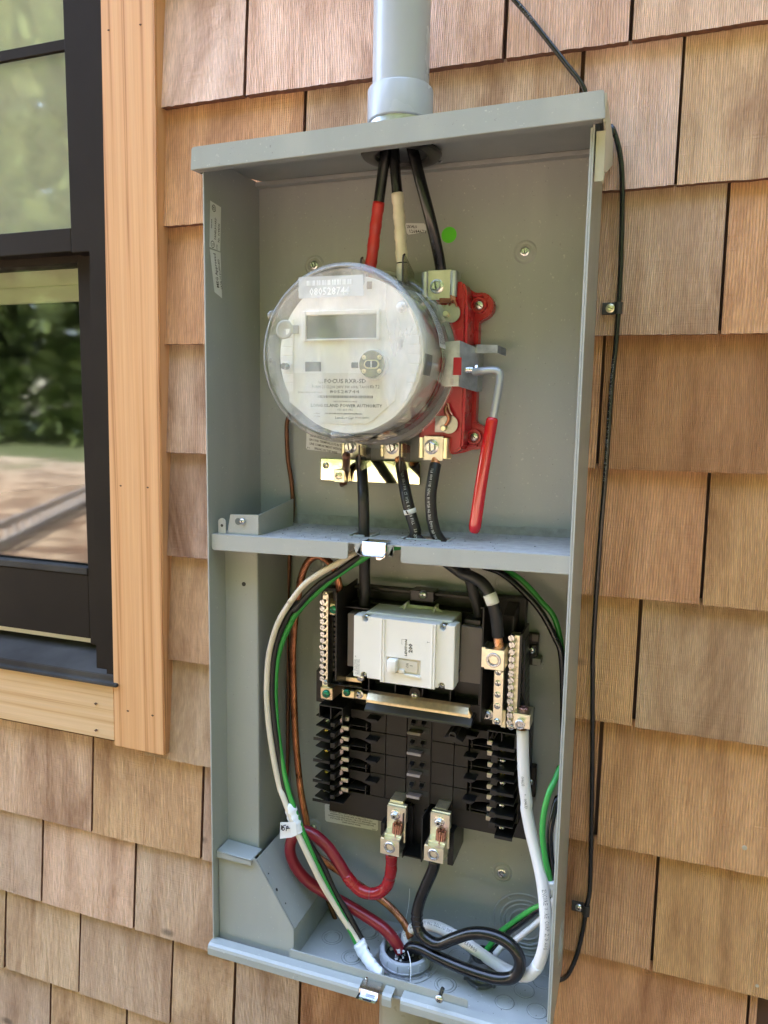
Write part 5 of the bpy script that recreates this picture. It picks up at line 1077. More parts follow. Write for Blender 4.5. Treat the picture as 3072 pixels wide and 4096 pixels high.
# breaker hooks
for (x, y, s) in ((510,275,1),(505,400,1),(505,526,1),(503,650,1),(1105,376,-1),(1100,503,-1),(1098,635,-1),(1093,764,-1)):
    c = P('f', x, y, -.046); a = .0072
    bm = BM(); prism(bm, [(c.x-s*a*.95, c.z+.0020), (c.x-s*a*.80, c.z+.0005), (c.x-s*a*.25, c.z-.0022), (c.x+s*a*.75, c.z-.0008), (c.x+s*a, c.z+.0008), (c.x+s*a*.8, c.z+.0024)], -.0480, -.034, bev=.0005); build('breaker_hook', bm, BLK, pan)
# centre column with copper-tin stabs
x0, x1, z0, z1 = bb('f', 722,262,858,800, -.040); bm = BM(); box(bm, x0, x1-.0008, -.038, -.0211, z0, z1, .0006); build('stab_column', bm, BRN, pan)
bm = BM(); box(bm, x1-.0008, P('f',868,500,-.038).x, -.0365, -.0211, z0-.002, z1+.001); build('column_groove', bm, BLK, pan)
for (xa, y, xb) in ((725,358,843),(722,482,845),(722,610,838),(718,742,835)):
    q = bb('f', xa, y-20, xb, y+15, -.047); bm = BM()
    box(bm, q[0]-.001, q[1], -.0386, -.0378, q[2]-.001, q[3]+.003, 0, mi=1)
    prism(bm, [(-.0380, q[3]-.0006), (-.0485, q[2]+.0030), (-.0500, q[2]+.0008), (-.0488, q[2]), (-.0470, q[2]+.0014), (-.0380, q[3]-.0026)], q[0], q[0]+(q[1]-q[0])*.70, ax='x', bev=.0003)
    build('bus_stab', bm, [mat('bronze stab', (.26,.185,.14), .5, .6, .1, 200), DARKSL], pan)
for (x, y) in ((757,285),(820,292),(750,405),(813,412),(747,535),(808,545),(745,662),(806,670)):
    q = bb('f', x-18, y-16, x+18, y+18, -.043); bm = BM()
    box(bm, q[0], q[1], -.0388, -.0378, q[2]-.0005, q[3], mi=1); prism(bm, [(-.038, q[3]-.001), (-.0435, q[2]+.002), (-.0430, q[2]), (-.038, q[3]-.003)], q[0]+.001, q[1]-.0012, ax='x', bev=.0002); box(bm, (q[0]+q[1])/2-.001, (q[0]+q[1])/2+.0005, -.0445, -.038, q[2]-.001, q[2]+.0012, .0002)
    build('stab_clip', bm, [BLK, DARKSL], pan)
# moulded post near the top right
c = P('B',632,432,-.066); bm = BM(); lathe(bm, [(.0024, -.0), (.0037, -.0), (.0037, .034)], (c.x, -.066, c.z), 'y', 24); cyl(bm, (c.x, -.063, c.z), .0022, 0, .001, n=12)
prism(bm, [(c.x-.0085, c.z-.0058), (c.x+.0095, c.z-.0072), (c.x+.0105, c.z-.0052), (c.x+.002, c.z-.001), (c.x-.002, c.z-.001), (c.x-.0095, c.z-.0038)], -.0655, -.036, bev=.0004); build('moulded_post', bm, BRN, pan)
# lower edge skirts and the centre bus box
bm = BM(); a, b_ = pz('F',700,1190,-.028), pz('F',1270,1260,-.028); box(bm, a[0]-.004, b_[0]+.004, -.036, -.0030, min(a[1], b_[1])-.011, zrL[4]-.0004, .0006); build('deck_skirt', bm, BRN, pan)
a, b_ = pz('B',640,1420,-.028), pz('B',1130,1560,-.028); bm = BM(); box(bm, a[0]-.010, b_[0]+.004, -.034, -.0030, min(a[1], b_[1])-.002, zrR[4]-.0004, .0006); build('deck_skirt', bm, BRN, pan)
x0, x1, z0, z1 = bb('C', 640,280,925,1010, -.052); xL = x0; xR = x1
bm = BM(); box(bm, x0+.0002, x0+.0015, -.064, -.0030, z0, z1-.002, .0003); box(bm, x1-.0015, x1-.0002, -.064, -.0030, z0, z1-.002, .0003); box(bm, x0+.0015, x1-.0015, -.035, -.0030, z0, z1, 0); box(bm, x0+.0015, x1-.0015, -.060, -.035, z0, z0+.0014, .0003); build('centre_divider', bm, BLK, pan)
for (xa, ya, xb, yb) in ((290,480,350,680),(1280,620,1350,1120)):
    q = bb('C', xa, ya, xb, yb, -.045); bm = BM(); box(bm, q[0], q[1], -.050, -.0030, q[2], q[3], .0006); 
    if xa > 1000: box(bm, q[0]-.006, q[0]-.0045, -.055, -.003, q[2]+.003, q[3]+.01, .0003); box(bm, q[0]-.030, q[0]-.006, -.040, -.003, q[2]+.004, q[3]+.012, .0003)
    else: box(bm, q[1], q[1]+.028, -.040, -.003, q[2]-.018, q[3]+.02, .0003)
    build('lug_support', bm, BLK, pan)
# ---- the finned wire combs
YC_ = -.058
Lf = [(185,548),(183,680),(180,815),(178,955),(175,1100),(172,1225),(170,1370),(167,1500),(167,1625)]   # fin tips, crop A
xin = pz('A',400,1000,YC_)[0]; tipx = [pz('A', x+4, y, YC_)[0] for x, y in Lf]; tipz = [pz('A', x, y, YC_)[1] for x, y in Lf]
def fin(nm, x0, x1, z, y0=-.0590, y1=-.0030, t=.0011, slope=.0015, lip=False):
    bm = BM(); v = []
    for (x, y) in ((x0, y0+.006 if x0 < x1 else y0), (x1, y0), (x1, y1), (x0+(.004 if x0 < x1 else 0), y1)):
        v.append((x, y))
    A_ = [bm.verts.new((x, y, z)) for x, y in v]; B_ = [bm.verts.new((x, y, z-t)) for x, y in v]
    bm.faces.new(A_); bm.faces.new(B_[::-1])
    for i in range(4): bm.faces.new((A_[i], B_[i], B_[(i+1) % 4], A_[(i+1) % 4]))
    if lip: box(bm, min(x0,x1), max(x0,x1), y0-.0004, y0+.0008, z-.0032, z-.0001, .0003)
    build(nm, bm, BLK, pan)
for i, (tx, tz) in enumerate(zip(tipx, tipz)): fin('comb_fin', tx, xin, tz, lip=(i % 2 == 0 and i > 0))
zt5 = tipz[0]; bx0, bx1 = xin+.0005, pz('A',462,600,YC_)[0]
bxr = pz('A',552,560,YC_)[0]
for i in range(8):
    za_, zb5 = tipz[i]-.0044, tipz[i+1]+.0022; 
    bm = BM(); box(bm, bx0-.0006, bx1, -.0575, -.0030, zb5, za_, .0005); build('comb_block', bm, BRN, pan)
    bm = BM(); prism(bm, [(bx1+.0002, zb5-.001), (bxr-.001, zb5+.0045), (bxr-.001, za_+.0040), (bxr-.004, za_+.0042), (bx1+.0002, za_-.001)], -.050, -.0030, bev=.0003); build('comb_block', bm, BLK, pan)
    bm = BM(); prism(bm, [(bxr-.0040, zb5+.004), (bxr-.0006, zb5+.0055), (bxr-.0006, za_+.0040), (bxr-.0040, za_+.0036)], -.0520, -.0495, bev=.0003); build('terminal_plate', bm, mat('tinned pink copper', (.52,.42,.36), .25, 1, .1, 200), pan)
    c = P('A', 598 if i < 5 else 590, (578,705,845,972,1122,1248,1395,1522)[i], -.050); bm = BM(); box(bm, c.x-.0046, c.x+.0044, -.0505, -.046, c.z-.0028, c.z+.0022, .0010); build('terminal_clip', bm, mat('dull clip', (.52,.47,.36), .35, 1), pan)
for i, (x, y) in enumerate(((368,608),(352,740),(358,885),(352,1010),(345,1155),(352,1293),(345,1435),(330,1562))):
    c = P('A', x, y, -.040); screw('pan_b' if i % 2 else 'pan', (c.x, -.040, c.z), .0028, pan, random.uniform(0, 1.5), 'terminal_screw')
bm = BM(); q = bb('A',255,400,570,440,-.058); box(bm, q[0], q[1], -.0585, -.0206, q[3]-.0012, q[3]+.0003, .0003); box(bm, q[0], q[0]+.001, -.0585, -.0206, tipz[0], q[3]-.0012); box(bm, q[1]-.001, q[1], -.0585, -.0206, tipz[0]-.004, q[3]-.0012); m_ = (q[0]+q[1])/2; box(bm, m_-.0005, m_+.0005, -.0585, -.0206, tipz[0]+.0005, q[3]-.0012); build('comb_hood', bm, BLK, pan)
bm = BM(); box(bm, tipx[4]+.0115, bx1-.001, -.034, -.0030, tipz[8]-.0010, tipz[0], 0); build('comb_spine', bm, BLK, pan)
bm = BM(); box(bm, q[0]+.006, bxr+.002, -.056, -.0030, tipz[8]-.0022, tipz[8]-.0011); build('comb_foot', bm, BLK, pan)
# right comb
xi_, xo_ = pz('B',1165,700,YC_)[0], pz('B',1375,900,YC_)[0]
Rf = [(1385,600),(1380,722),(1378,875),(1378,1005),(1372,1148),(1370,1275),(1368,1420),(1362,1545),(1355,1675)]
rz_ = [(pz('B', x, y, YC_)[0], pz('B', x, y, YC_)[1]+.0006) for x, y in Rf]
for i, (x, z) in enumerate(rz_): fin('comb_fin', x, xi_+.0008, z, lip=(i % 2 == 0))
for i in range(8):
    za_, zb5 = rz_[i][1]-.0032, rz_[i+1][1]+.0020
    bm = BM(); a = pz('B',1105,600,-.056)[0]; box(bm, a, a+.0065, -.0565, -.0030, zb5+.003, za_+.003, .0005); build('comb_block', bm, BRN, pan)
    c = P('B', (1085,1088,1082,1082,1078,1078,1068,1085)[i], (640,780,908,1045,1172,1312,1425,515)[i], -.048); bm = BM(); box(bm, c.x-.0030, c.x+.0030, -.0485, -.042, c.z-.0030, c.z+.0024, .0010); build('terminal_clip', bm, mat('dull clip', (.52,.47,.36), .35, 1), pan)
for i, (x, y) in enumerate(((1247,608),(1240,735),(1245,880),(1240,1005),(1238,1150),(1232,1275),(1230,1420),(1228,1545))):
    c = P('B', x, y, -.044); screw('pan' if i % 2 else 'pan_b', (c.x, -.044, c.z), .0030, pan, random.uniform(0, 1.5), 'terminal_screw')
bm = BM(); box(bm, xi_+.001, xo_-.002, -.034, -.0030, rz_[8][1], rz_[0][1]+.014); build('comb_spine', bm, BLK, pan)
bm = BM(); q = bb('B',1058,385,1400,440,-.058); box(bm, q[0], q[1], -.0585, -.0206, q[2]+.001, q[2]+.0024, .0003); box(bm, q[0], q[0]+.001, -.0585, -.0206, rz_[0][1]+.004, q[2]+.001); box(bm, q[1]-.001, q[1], -.0585, -.0206, rz_[0][1], q[2]+.001); m_ = pz('B',1228,450,-.058)[0]; box(bm, m_-.0005, m_+.0005, -.0585, -.0206, rz_[0][1]+.006, q[2]+.001); build('comb_hood', bm, BLK, pan)
bm = BM(); box(bm, pz('B',1410,1300,-.02)[0]-.010, pz('B',1425,1300,-.02)[0]+.002, -.030, -.0030, rz_[8][1]-.0005, rz_[0][1]+.02); build('comb_side', bm, BRN, pan)
# gold coloured cross bus bar over the deck
b0_, b1_ = pz('B',0,60,-.056), pz('B',855,110,-.056)
bL = P('e',482,900,-.056).x; bR = P('B',868,180,-.056).x; zt6 = P('e',800,925,-.056).z; zt6 = (P('e',482,868,-.056).z+P('B',830,95,-.056).z)/2; zb6 = (P('e',520,925,-.060).z+P('B',800,240,-.060).z)/2
GOLD = mat('gold chromate bus bar', (.92,.76,.46), .40, 1, .3, 300, .15, 200)
bm = BM(); prism(bm, [(-.0500, zt6+.002), (-.0545, zt6), (-.0600, zb6+.004), (-.0600, zb6+.0005), (-.0585, zb6), (-.0530, zt6-.002), (-.0500, zt6)], bL, bR-.003, ax='x', bev=.0003)
prism(bm, [(bR-.003, zt6+.001), (bR-.0015, zt6-.003), (bR, zb6+.004), (bR-.0005, zb6), (bR-.003, zb6+.001)], -.0605, -.0530, bev=.0005)
build('cross_bus_bar', bm, GOLD, pan)
bm = BM(); s0 = P('e',465,975,-.066).x; s1 = P('B',860,290,-.066).x; zz6 = (P('e',470,980,-.066).z+P('B',850,300,-.066).z)/2; prism(bm, [(-.0668, zz6+.0005), (-.0664, zz6+.0018), (-.0600, zz6+.0068), (-.045, zz6+.0068), (-.045, zz6+.0030), (-.0660, zz6-.0012)], s0, s1, ax='x', bev=.0003); build('bus_shroud', bm, mat('olive black plastic', (.035,.032,.024), .35), pan)
# ---- main breaker
mb = thing('main_breaker', (.205, -.06, -.51), 'large white main circuit breaker with its toggle set to ON', 'circuit breaker')
m0 = P('u',200,335,-.088); m1 = P('u',1420,470,-.088); m2 = P('u',187,1065,-.088); m3 = P('u',1395,1245,-.088)
xl, xr, zt7, zb7 = (m0.x+m2.x)/2, (m1.x+m3.x)/2, (m0.z+m1.z)/2, (m2.z+m3.z)/2
ca_, cb2 = P('u',528,380,-.0905).x, P('u',1190,450,-.0905).x
def notch(cx, top):
    r = .0031; s = 1 if top else -1; z = (zt7 if top else zb7); return [(cx-r, z), (cx-r, z-s*.0028)]+[(cx+r*math.cos(a), z-s*(.0028+.0030*math.sin(-a*s if False else abs(a)*1.0)) if False else z-s*(.0028+r*abs(math.sin(a)))) for a in [math.pi-math.pi*k/6 for k in range(1, 6)]]+[(cx+r, z-s*.0028), (cx+r, z)]
n1, n2 = P('u',335,370,-.088).x, P('u',1270,480,-.088).x; n3, n4 = P('u',318,1040,-.088).x, P('u',1255,1180,-.088).x
pts = [(xl, zb7), (xl, zt7)]+notch(n1, True)+notch(n2, True)+[(xr, zt7), (xr, zb7)]+notch(n4, False)[::-1]+notch(n3, False)[::-1]
bm = BM(); prism(bm, pts, -.088, -.0745, bev=.0006); build('cover', bm, WHT, mb)
bt = P('u',575,182,-.035); bt2 = P('u',1490,280,-.035)
bm = BM(); box(bm, xl+.008, xr-.006, -.0744, -.034, zb7+.003, zt7+.0012, .0008); box(bm, xl+.0002, xr-.0002, -.0744, -.066, zb7+.001, zt7-.001, .0006); build('case', bm, WHT, mb)
# toggle recess is cut by four frame pieces standing on the raised middle panel
t0x, t1x, t0z, t1z = bb('u',592,830,1000,1070,-.0905)
bm = BM(); zt8, zb8 = zt7+.0004, zb7-.0008
for q in ((ca_, t0x, zb8, zt8), (t1x, cb2, zb8, zt8), (t0x, t1x, t1z, zt8), (t0x, t1x, zb8, t0z)): box(bm, q[0], q[1], -.0905, -.0881, q[2], q[3], 0)
build('centre_panel', bm, WHT, mb)
for xx in (ca_, cb2-.0040):
    bm = BM(); box(bm, xx, xx+.0014, -.0915, -.0904, zb8, zt8, .0004); box(bm, xx+.0026, xx+.0040, -.0915, -.0904, zb8, zt8, .0004); build('panel_rib', bm, WHT, mb)
TGW = mat('warm ivory plastic', (.62,.56,.45), .4)
bm = BM(); prism(bm, [(t0x+.0006, t0z+.0006), (t1x-.0006, t0z-.0004), (t1x-.0006, t1z-.0006), (t0x+.012, t1z-.0006), (t0x+.0006, t1z-.0003)], -.0889, -.0879); build('toggle_recess', bm, TGW, mb)
bm = BM(); prism(bm, [(t0x+.0095, t0z+.002), (t1x-.003, t0z+.0018), (t1x-.003, t1z-.002), (t0x+.0095, t1z-.001)], -.0900, -.0889, bev=.0006); build('toggle_barrel', bm, TGW, mb, True)
bm = BM(); q = bb('u',600,870,705,1030,-.097); box(bm, q[0], q[1], -.0985, -.0880, q[2], q[3], .0009); tg_ = build('toggle', bm, WHT, mb, True)
bm = BM(); q = bb('u',735,990,800,1045,-.093); box(bm, q[0], q[1], -.0925, -.0890, q[2], q[3], .0005); build('lock_tab', bm, WHT, mb)
bm = BM(); a, b_ = pz('u',800,1040,-.0918), pz('u',998,1095,-.0918); prism(bm, [(a[0], a[1]), (a[0]+.001, a[1]-.0022), (b_[0], b_[1]-.0006), (b_[0], b_[1]+.0014), (b_[0]-.004, b_[1]+.0018)], -.0922, -.0906, bev=.0003); build('recess_lip', bm, WHT, mb)
for (x, y) in ((358,357),(1288,470),(330,1045),(1262,1178)):
    c = P('u', x, y, -.081); screw('pan', (c.x, -.081, c.z), .0026, mb, .3)
    bm = BM()
# wings on the rear of the case
for (x, y, s) in ((830,190,-1),(1185,215,1)):
    c = P('u', x, y, -.045); bm = BM(); prism(bm, [(-.036, zt7+.0012), (-.054, zt7+.0012), (-.048, zt7+.0062), (-.043, zt7+.0070), (-.036, zt7+.0070)], c.x-.0011, c.x+.0011, ax='x', bev=.0003); prism(bm, [(c.x, zt7+.0012), (c.x+s*.0075, zt7+.0012), (c.x, zt7+.0062)], -.0455, -.0440); build('case_wing', bm, WHT, mb)
bm = BM(); a, b_ = P('u',830,200,-.045).x, P('u',1185,215,-.045).x; box(bm, a, b_, -.041, -.0395, zt7+.0012, zt7+.0040, .0003); build('case_wing_bridge', bm, WHT, mb)
# printing: brand, rating, ON bar, side label, all read upwards
UP = ZV; LF = -XV
def vtxt(bm, z_, s, x, ya, yb, wpx, Y, bold=.0):
    """vertical text, read upwards: from ya (bottom) to yb (top), letters wpx wide (to the left of x)"""
    a, b_ = P(z_, x, ya, Y), P(z_, x, yb, Y); sc_h = wpx/Z[z_][2]/FPX*((a-CAM).dot(ROT @ Vector((0,0,-1))))
    addtxt(bm, s, Vector((a.x, Y, a.z)), ZV, -XV, sc_h*.97, width=b_.z-a.z, bold=bold)
bm = BM(); yp = -.0907
vtxt(bm, 'u', 'LEVITON', 836, 828, 628, 30, yp, .03); vtxt(bm, 'u', '200', 900, 790, 680, 48, yp, .03); vtxt(bm, 'u', 'T', 1112, 675, 655, 34, yp)
q = bb('u',775,622,828,690,yp); w1 = .00022
for r_ in ((q[0], q[0]+w1, q[2], q[3]), (q[0], q[1], q[3]-w1, q[3]), (q[0], q[0]+.0012, q[2], q[2]+w1), (q[1]-w1, q[1], q[2]+.0035, q[3])): bm.faces.new([bm.verts.new(c_) for c_ in ((r_[0], yp, r_[2]), (r_[1], yp, r_[2]), (r_[1], yp, r_[3]), (r_[0], yp, r_[3]))])
build('lettering', bm, INKG, mb, recalc=False)
bm = BM(); vtxt(bm, 'u', 'ON', 858, 972, 918, 38, -.09025); vtxt(bm, 'u', 'I', 910, 955, 945, 44, -.09025); build('lettering', bm, INKG, mb, recalc=False)
bm = BM()
for i, s in enumerate(('CIRCUIT BREAKER', 'ISSUE NO. 2108831', 'HACR TYPE E496475', 'STYLE LM 225A 60Hz 120/240V~', '60/75C CU/AL WIRE')): vtxt(bm, 'u', s, 212+i*13, 1010 if i < 2 else 1050, 865, 10, -.0883)
vtxt(bm, 'u', 'UL', 222, 1046, 1024, 18, -.0883); vtxt(bm, 'u', 'SA', 224, 842, 822, 18, -.0883)
build('lettering', bm, INK, mb, recalc=False)
# ---- left grounding bar, right neutral bars, lugs
gb = thing('ground_bar', (P('G',350,1000,-.07).x, -.06, P('G',350,1600,-.07).z), 'row of bright terminal screws up the left edge of the breaker panel', 'ground bar')
x0, x1, z0, z1 = bb('G',335,265,418,1640,-.062); bm = BM(); box(bm, x0+.0008, x1, -.064, -.050, z0, z1, .0004); build('bar', bm, ALU, gb)
for (x, y) in ((331,400),(331,495),(331,590),(330,685),(332,775),(332,872),(331,965),(325,1062),(332,1150),(330,1250),(326,1340),(326,1430),(326,1525)):
    c = P('G', x, y, -.074); screw('bar', (c.x, -.0735, c.z), .0026, gb, random.uniform(-.6, 1.9), 'terminal_screw')
c = P('G',362,278,-.068); screw('slot_y', (c.x, -.066, c.z), .0023, gb, .6); c = P('G',368,1592,-.068); screw('pan', (c.x, -.066, c.z), .0026, gb, .5)
bm = BM(); x0, x1, z0, z1 = bb('G',250,1395,330,1870,-.040); box(bm, x0, x1+.01, -.042, -.0206, z0, z1, .0008); build('bar_foot', bm, BRN, gb)
bm = BM()
for k in range(11):
    c = P('G', 470, 640+k*74, -.048); box(bm, c.x-.004, c.x+.005, -.050, -.0206, c.z-.0024, c.z+.0024, .0008)
build('insulator_tooth', bm, BLK, gb)['kind'] = 'stuff'
for (q_, sc_, Y, r) in (((432,418,515,600), (492,512), -.066, .0050), ((298,1645,530,1865), (382,1755), -.068, .0052), ((615,1690,800,1830), (688,1738), -.060, .0046)):
    x0, x1, z0, z1 = bb('G', *q_, Y); bm = BM(); box(bm, x0, x1-(.004 if q_[0] < 310 else 0), Y, -.0206, z0, z1, .0012); build('bonding_lug', bm, GOLD if q_[0] > 310 else mat('worn gold lug', (.80,.62,.38), .28, 1, .1, 200, .15, 60), gb)
    c = P('G', *sc_, Y-.001); screw('pan_g' if q_[0] != 432 else 'slot_g', (c.x, Y, c.z), r*.86, gb, .6, 'green_screw')
bm = BM(); x0, x1, z0, z1 = bb('G',640,1490,905,1600,-.052); box(bm, x0, x1, -.052, -.0206, z0, z1, .0008); build('bonding_strap', bm, GOLD, gb); c = P('G',857,1545,-.06); screw('slot', (c.x, -.053, c.z), .0038, gb, .15)
c = P('G',590,1582,-.058); screw('pan', (c.x, -.056, c.z), .0027, gb, .6)
bm = BM(); x0, x1, z0, z1 = bb('G',800,1730,985,1850,-.050); box(bm, x0, x1, -.050, -.0206, z0, z1, .0008); build('bonding_strap', bm, GOLD, gb); c = P('G',855,1775,-.054); screw('nut', (c.x, -.050, c.z), .0046, gb, .3)
bm = BM(); x0, x1, z0, z1 = bb('G',440,1625,920,1700,-.058); box(bm, x0, x1, -.0590, -.0206, z0+.0018, z0+.0030, .0003); build('strap_cover', bm, BLK, gb)
nb = thing('neutral_bar', (P('v',520,1500,-.07).x, -.06, P('v',520,1850,-.07).z), 'tall cream neutral bar with slotted screws below the upper right box lug', 'neutral bar')
x0, x1, z0, z1 = bb('v',462,1050,583,1850,-.068); bm = BM(); box(bm, x0+.0004, x1-.0004, -.068, -.058, z0, z1, .0005); build('bar', bm, ALU, nb)
for (x, y, k_, r) in ((525,1072,'slot',.0031),(518,1230,'slot',.0031),(514,1400,'slot',.0031),(509,1570,'slot',.0031),(505,1792,'pan',.0033)):
    c = P('v', x, y, -.069); screw(k_, (c.x, -.0672 if k_ == 'slot' else -.0682, c.z), r, nb, random.uniform(0, 1.5), 'bar_screw')
def boxlug(label, z_, q_, sc_, Y, dep, r, m=None, stand=0.0, hex_=True):
    x0, x1, z0, z1 = bb(z_, *q_, Y); L = m or thing('box_lug', ((x0+x1)/2, Y, z0), label, 'terminal lug', 'box lugs of the breaker panel')
    bm = BM(); box(bm, x0, x1, Y, Y+dep, z0, z1, .0005); build('lug_body', bm, ALU, L)
    c = P(z_, *sc_, Y-stand)
    if stand: bm = BM(); cyl(bm, (c.x, Y, c.z), r*1.02, 0, -stand, n=28, bev=.0002); build('set_screw_barrel', bm, ZINC, L, True)
    screw('socket', (c.x, Y-stand-.0004, c.z), r, L, .2, 'set_screw'); return L, x0, x1, z0, z1
big, X0b, X1b, Z0b, Z1b = boxlug('box lug at the top of the cream neutral bar, gripping a black cable', 'v', (330,715,606,1055), (460,885), -.084, .026, .0071)
bm = BM(); box(bm, X0b-.0038, X0b-.0002, -.080, -.058, Z0b, Z1b, .0005); build('lug_shoulder', bm, ALU, big)
nl, X0n, X1n, Z0n, Z1n = boxlug('box lug gripping the thick white cable, right of the terminal screws', 'v', (758,1665,990,1915), (845,1838), -.076, .022, .0046, stand=.0055)
tb = thing('terminal_bar', (P('v',720,1500,-.07).x, -.06, P('v',700,1900,-.07).z), 'row of terminal screws with crossed slots at the right edge of the breaker panel', 'neutral bar')
x0, x1, z0, z1 = bb('v',735,505,800,1890,-.060); x0 = P('v',665,1700,-.060).x; bm = BM(); box(bm, x0, x1, -.062, -.050, z0, z1, .0004); build('bar', bm, ALU, tb)
bm = BM(); box(bm, x1+.0001, x1+.0025, -.0645, -.0206, z0, z1+.002, .0004); build('bar_edge', bm, BLK, tb)
for (x, y) in ((722,560),(730,662),(727,768),(726,872),(722,968),(718,1080),(716,1183),(713,1285),(708,1393),(702,1492),(704,1600),(697,1700),(692,1805)):
    c = P('v', x, y, -.072); screw('bar', (c.x, -.0715, c.z), .0029, tb, random.uniform(-.8, 2.2), 'terminal_screw')
c = P('v',712,1885,-.066); screw('pan', (c.x, -.064, c.z), .0030, tb, .5)
# gold strap under the bars
bm = BM(); q = bb('B',995,130,1115,245,-.048); box(bm, q[0], q[1], -.048, -.0206, q[2], q[3], .0008); build('strap', bm, GOLD, tb); c = P('B',1062,180,-.050); screw('nut', (c.x, -.048, c.z), .0052, tb, .3)
bm = BM(); q = bb('v',575,1610,640,1880,-.058); box(bm, q[0], q[1], -.060, -.0206, q[2], q[3], .0008); build('strap', bm, BRASS, tb)
bm = BM(); 
for k in range(10): c = P('v', 845, 640+k*115, -.045); box(bm, c.x-.003, c.x+.006, -.050, -.0206, c.z-.0045, c.z+.0045, .0008)
build('insulator_tooth', bm, BLK, tb)['kind'] = 'stuff'
# ---- feed-through lugs at the bottom centre
def feedlug(label, plate, nut, lugq, hexc, xs_):
    Yp = -.062; x0, x1, z0, z1 = bb('C', *plate, Yp); t = thing('feed_lug', ((x0+x1)/2, Yp, z0), label, 'terminal lug', 'feed lugs at the bottom of the breaker panel')
    a0, a1, b0, b1 = bb('C', *lugq, -.079)
    Lx0 = a0
    bm = BM(); box(bm, x0, x1, Yp, Yp+.0035, z0-.010, z1, .0004); box(bm, x0, x1, Yp+.0036, Yp+.008, z0+.010, z1+.001, .0004); build('plate', bm, ALU, t)
    sx = (a0+a1)/2; xx0, xx1 = (x0+a0)/2+.0006, (x1+a1)/2+.0006
    bm = BM(); box(bm, a0, a1, -.079, -.058, b0, b1-.0005, .0005)
    zt9 = b1-.0007; box(bm, a0+.0004, a0+.004, -.0785, -.056, zt9, zt9+.0012, .0002); build('lug_body', bm, ALU, t)
    c = P('C', *nut, Yp-.003); screw('nut', (c.x, Yp, c.z), .0055, t, .2, 'nut')
    c = P('C', *hexc, -.0795); screw('socket', (c.x, -.0794, c.z), .0061, t, .1, 'set_screw')
    # cable end: bundle of copper strands standing out of the lug top
    bm = BM(); ring_ = [(0,0)]+[(.0022*math.cos(a), .0022*math.sin(a)) for a in [k*1.047 for k in range(6)]]+[(.0043*math.cos(a), .0043*math.sin(a)) for a in [k*.5236 for k in range(12)]]
    for k, (u, v_) in enumerate(ring_): bx_ = sx+.0035+u; by_ = -.0675+v_; tube(bm, [Vector((bx_, by_, b1-.004)), Vector((bx_+.0006, by_+.001, b1+.0105+.0012*math.sin(k*3.7))), Vector((bx_+.0007, by_+.0012, b1+.0112+.0012*math.sin(k*3.7)))], .00108, 7)
    build('cut_strand', bm, mat('dull cut copper', (.42,.22,.17), .35, 1, .3, 900, .3, 400), t, True)['kind'] = 'stuff'
    bm = BM(); box(bm, x0+.001, x1-.001, -.072, -.0585, b1-.0004, b1+.002, .0003); build('lug_shoulder', bm, ALU, t)
    q = bb('C', *xs_, -.052); bm = BM(); box(bm, q[0], q[1], -.054, -.030, q[2], q[3], .0005); build('bus_tongue', bm, GOLD, t)
    return a0, a1, b0
fa = feedlug('silver feed lug at bottom centre gripping the red cable', (365,260,630,690), (475,415), (262,735,538,1030), (400,885), (415,160,612,235))
fb = feedlug('silver feed lug at bottom centre gripping the black cable', (1005,360,1275,780), (1125,515), (908,840,1188,1135), (1045,990), (1068,280,1250,345))
# ================================================================ cables and wires
def wire(name, label, pts, r, m, n=16, cat='cable', step=.0025, caps=True, group=None):
    path = resample(crom(pts, 10), step); bm = BM(); tube(bm, path, r, n, caps=caps)
    o = build(name, bm, m, None, 'all'); tag(o, label, cat, group); return o, path
def stripes(parent, path, a, b, r, m, name='wrap', n=16, wob=.00025, ex=.0005):
    L = len(path); seg = path[int(a*(L-1)):int(b*(L-1))+1]
    rr = [r+ex+wob*math.sin(i*.9)+wob*.6*math.sin(i*2.3+1) for i in range(len(seg))]
    bm = BM(); tube(bm, seg, rr, n); o = build(name, bm, m, parent, 'all'); return o
def reach(path, zt):      # fraction of the path nearest height zt
    i = min(range(len(path)), key=lambda k: abs(path[k].z-zt)); return i/(len(path)-1)
R0 = .0052
# three service cables from the riser
w1, p1 = wire('service_cable', 'black cable wrapped in red tape, left of three entering under the lid', [P('b',232,330,-.055), P('b',218,430,-.055), P('b',195,610,-.052), P('b',175,760,-.050), P('b',150,950,-.048), P('b',128,1130,-.046), P('b',100,1250,-.044)], R0, CBLK, group=None)
stripes(w1, p1, reach(p1, P('b',175,760,-.050).z), 1, R0, TAPER, 'red_tape')
w2, p2 = wire('service_cable', 'black cable wrapped in cream tape, middle of three entering under the lid', [P('b',262,330,-.052), P('b',265,430,-.052), P('b',275,600,-.050), P('b',286,720,-.048), P('b',300,900,-.047), P('b',312,1100,-.046), P('b',318,1250,-.044)], R0, CBLK)
stripes(w2, p2, reach(p2, P('b',286,720,-.048).z), 1, R0, TAPEC, 'cream_tape', wob=.0004)
w3, p3_ = wire('service_cable', 'bare black cable, right of three, running down to the upper right clamp lug', [P('b',350,330,-.055), P('b',373,430,-.055), P('b',425,640,-.054), P('b',480,850,-.050), P('b',520,1020,-.042), P('b',545,1150,-.034), P('b',552,1230,-.031)], R0+.0003, CBLK)
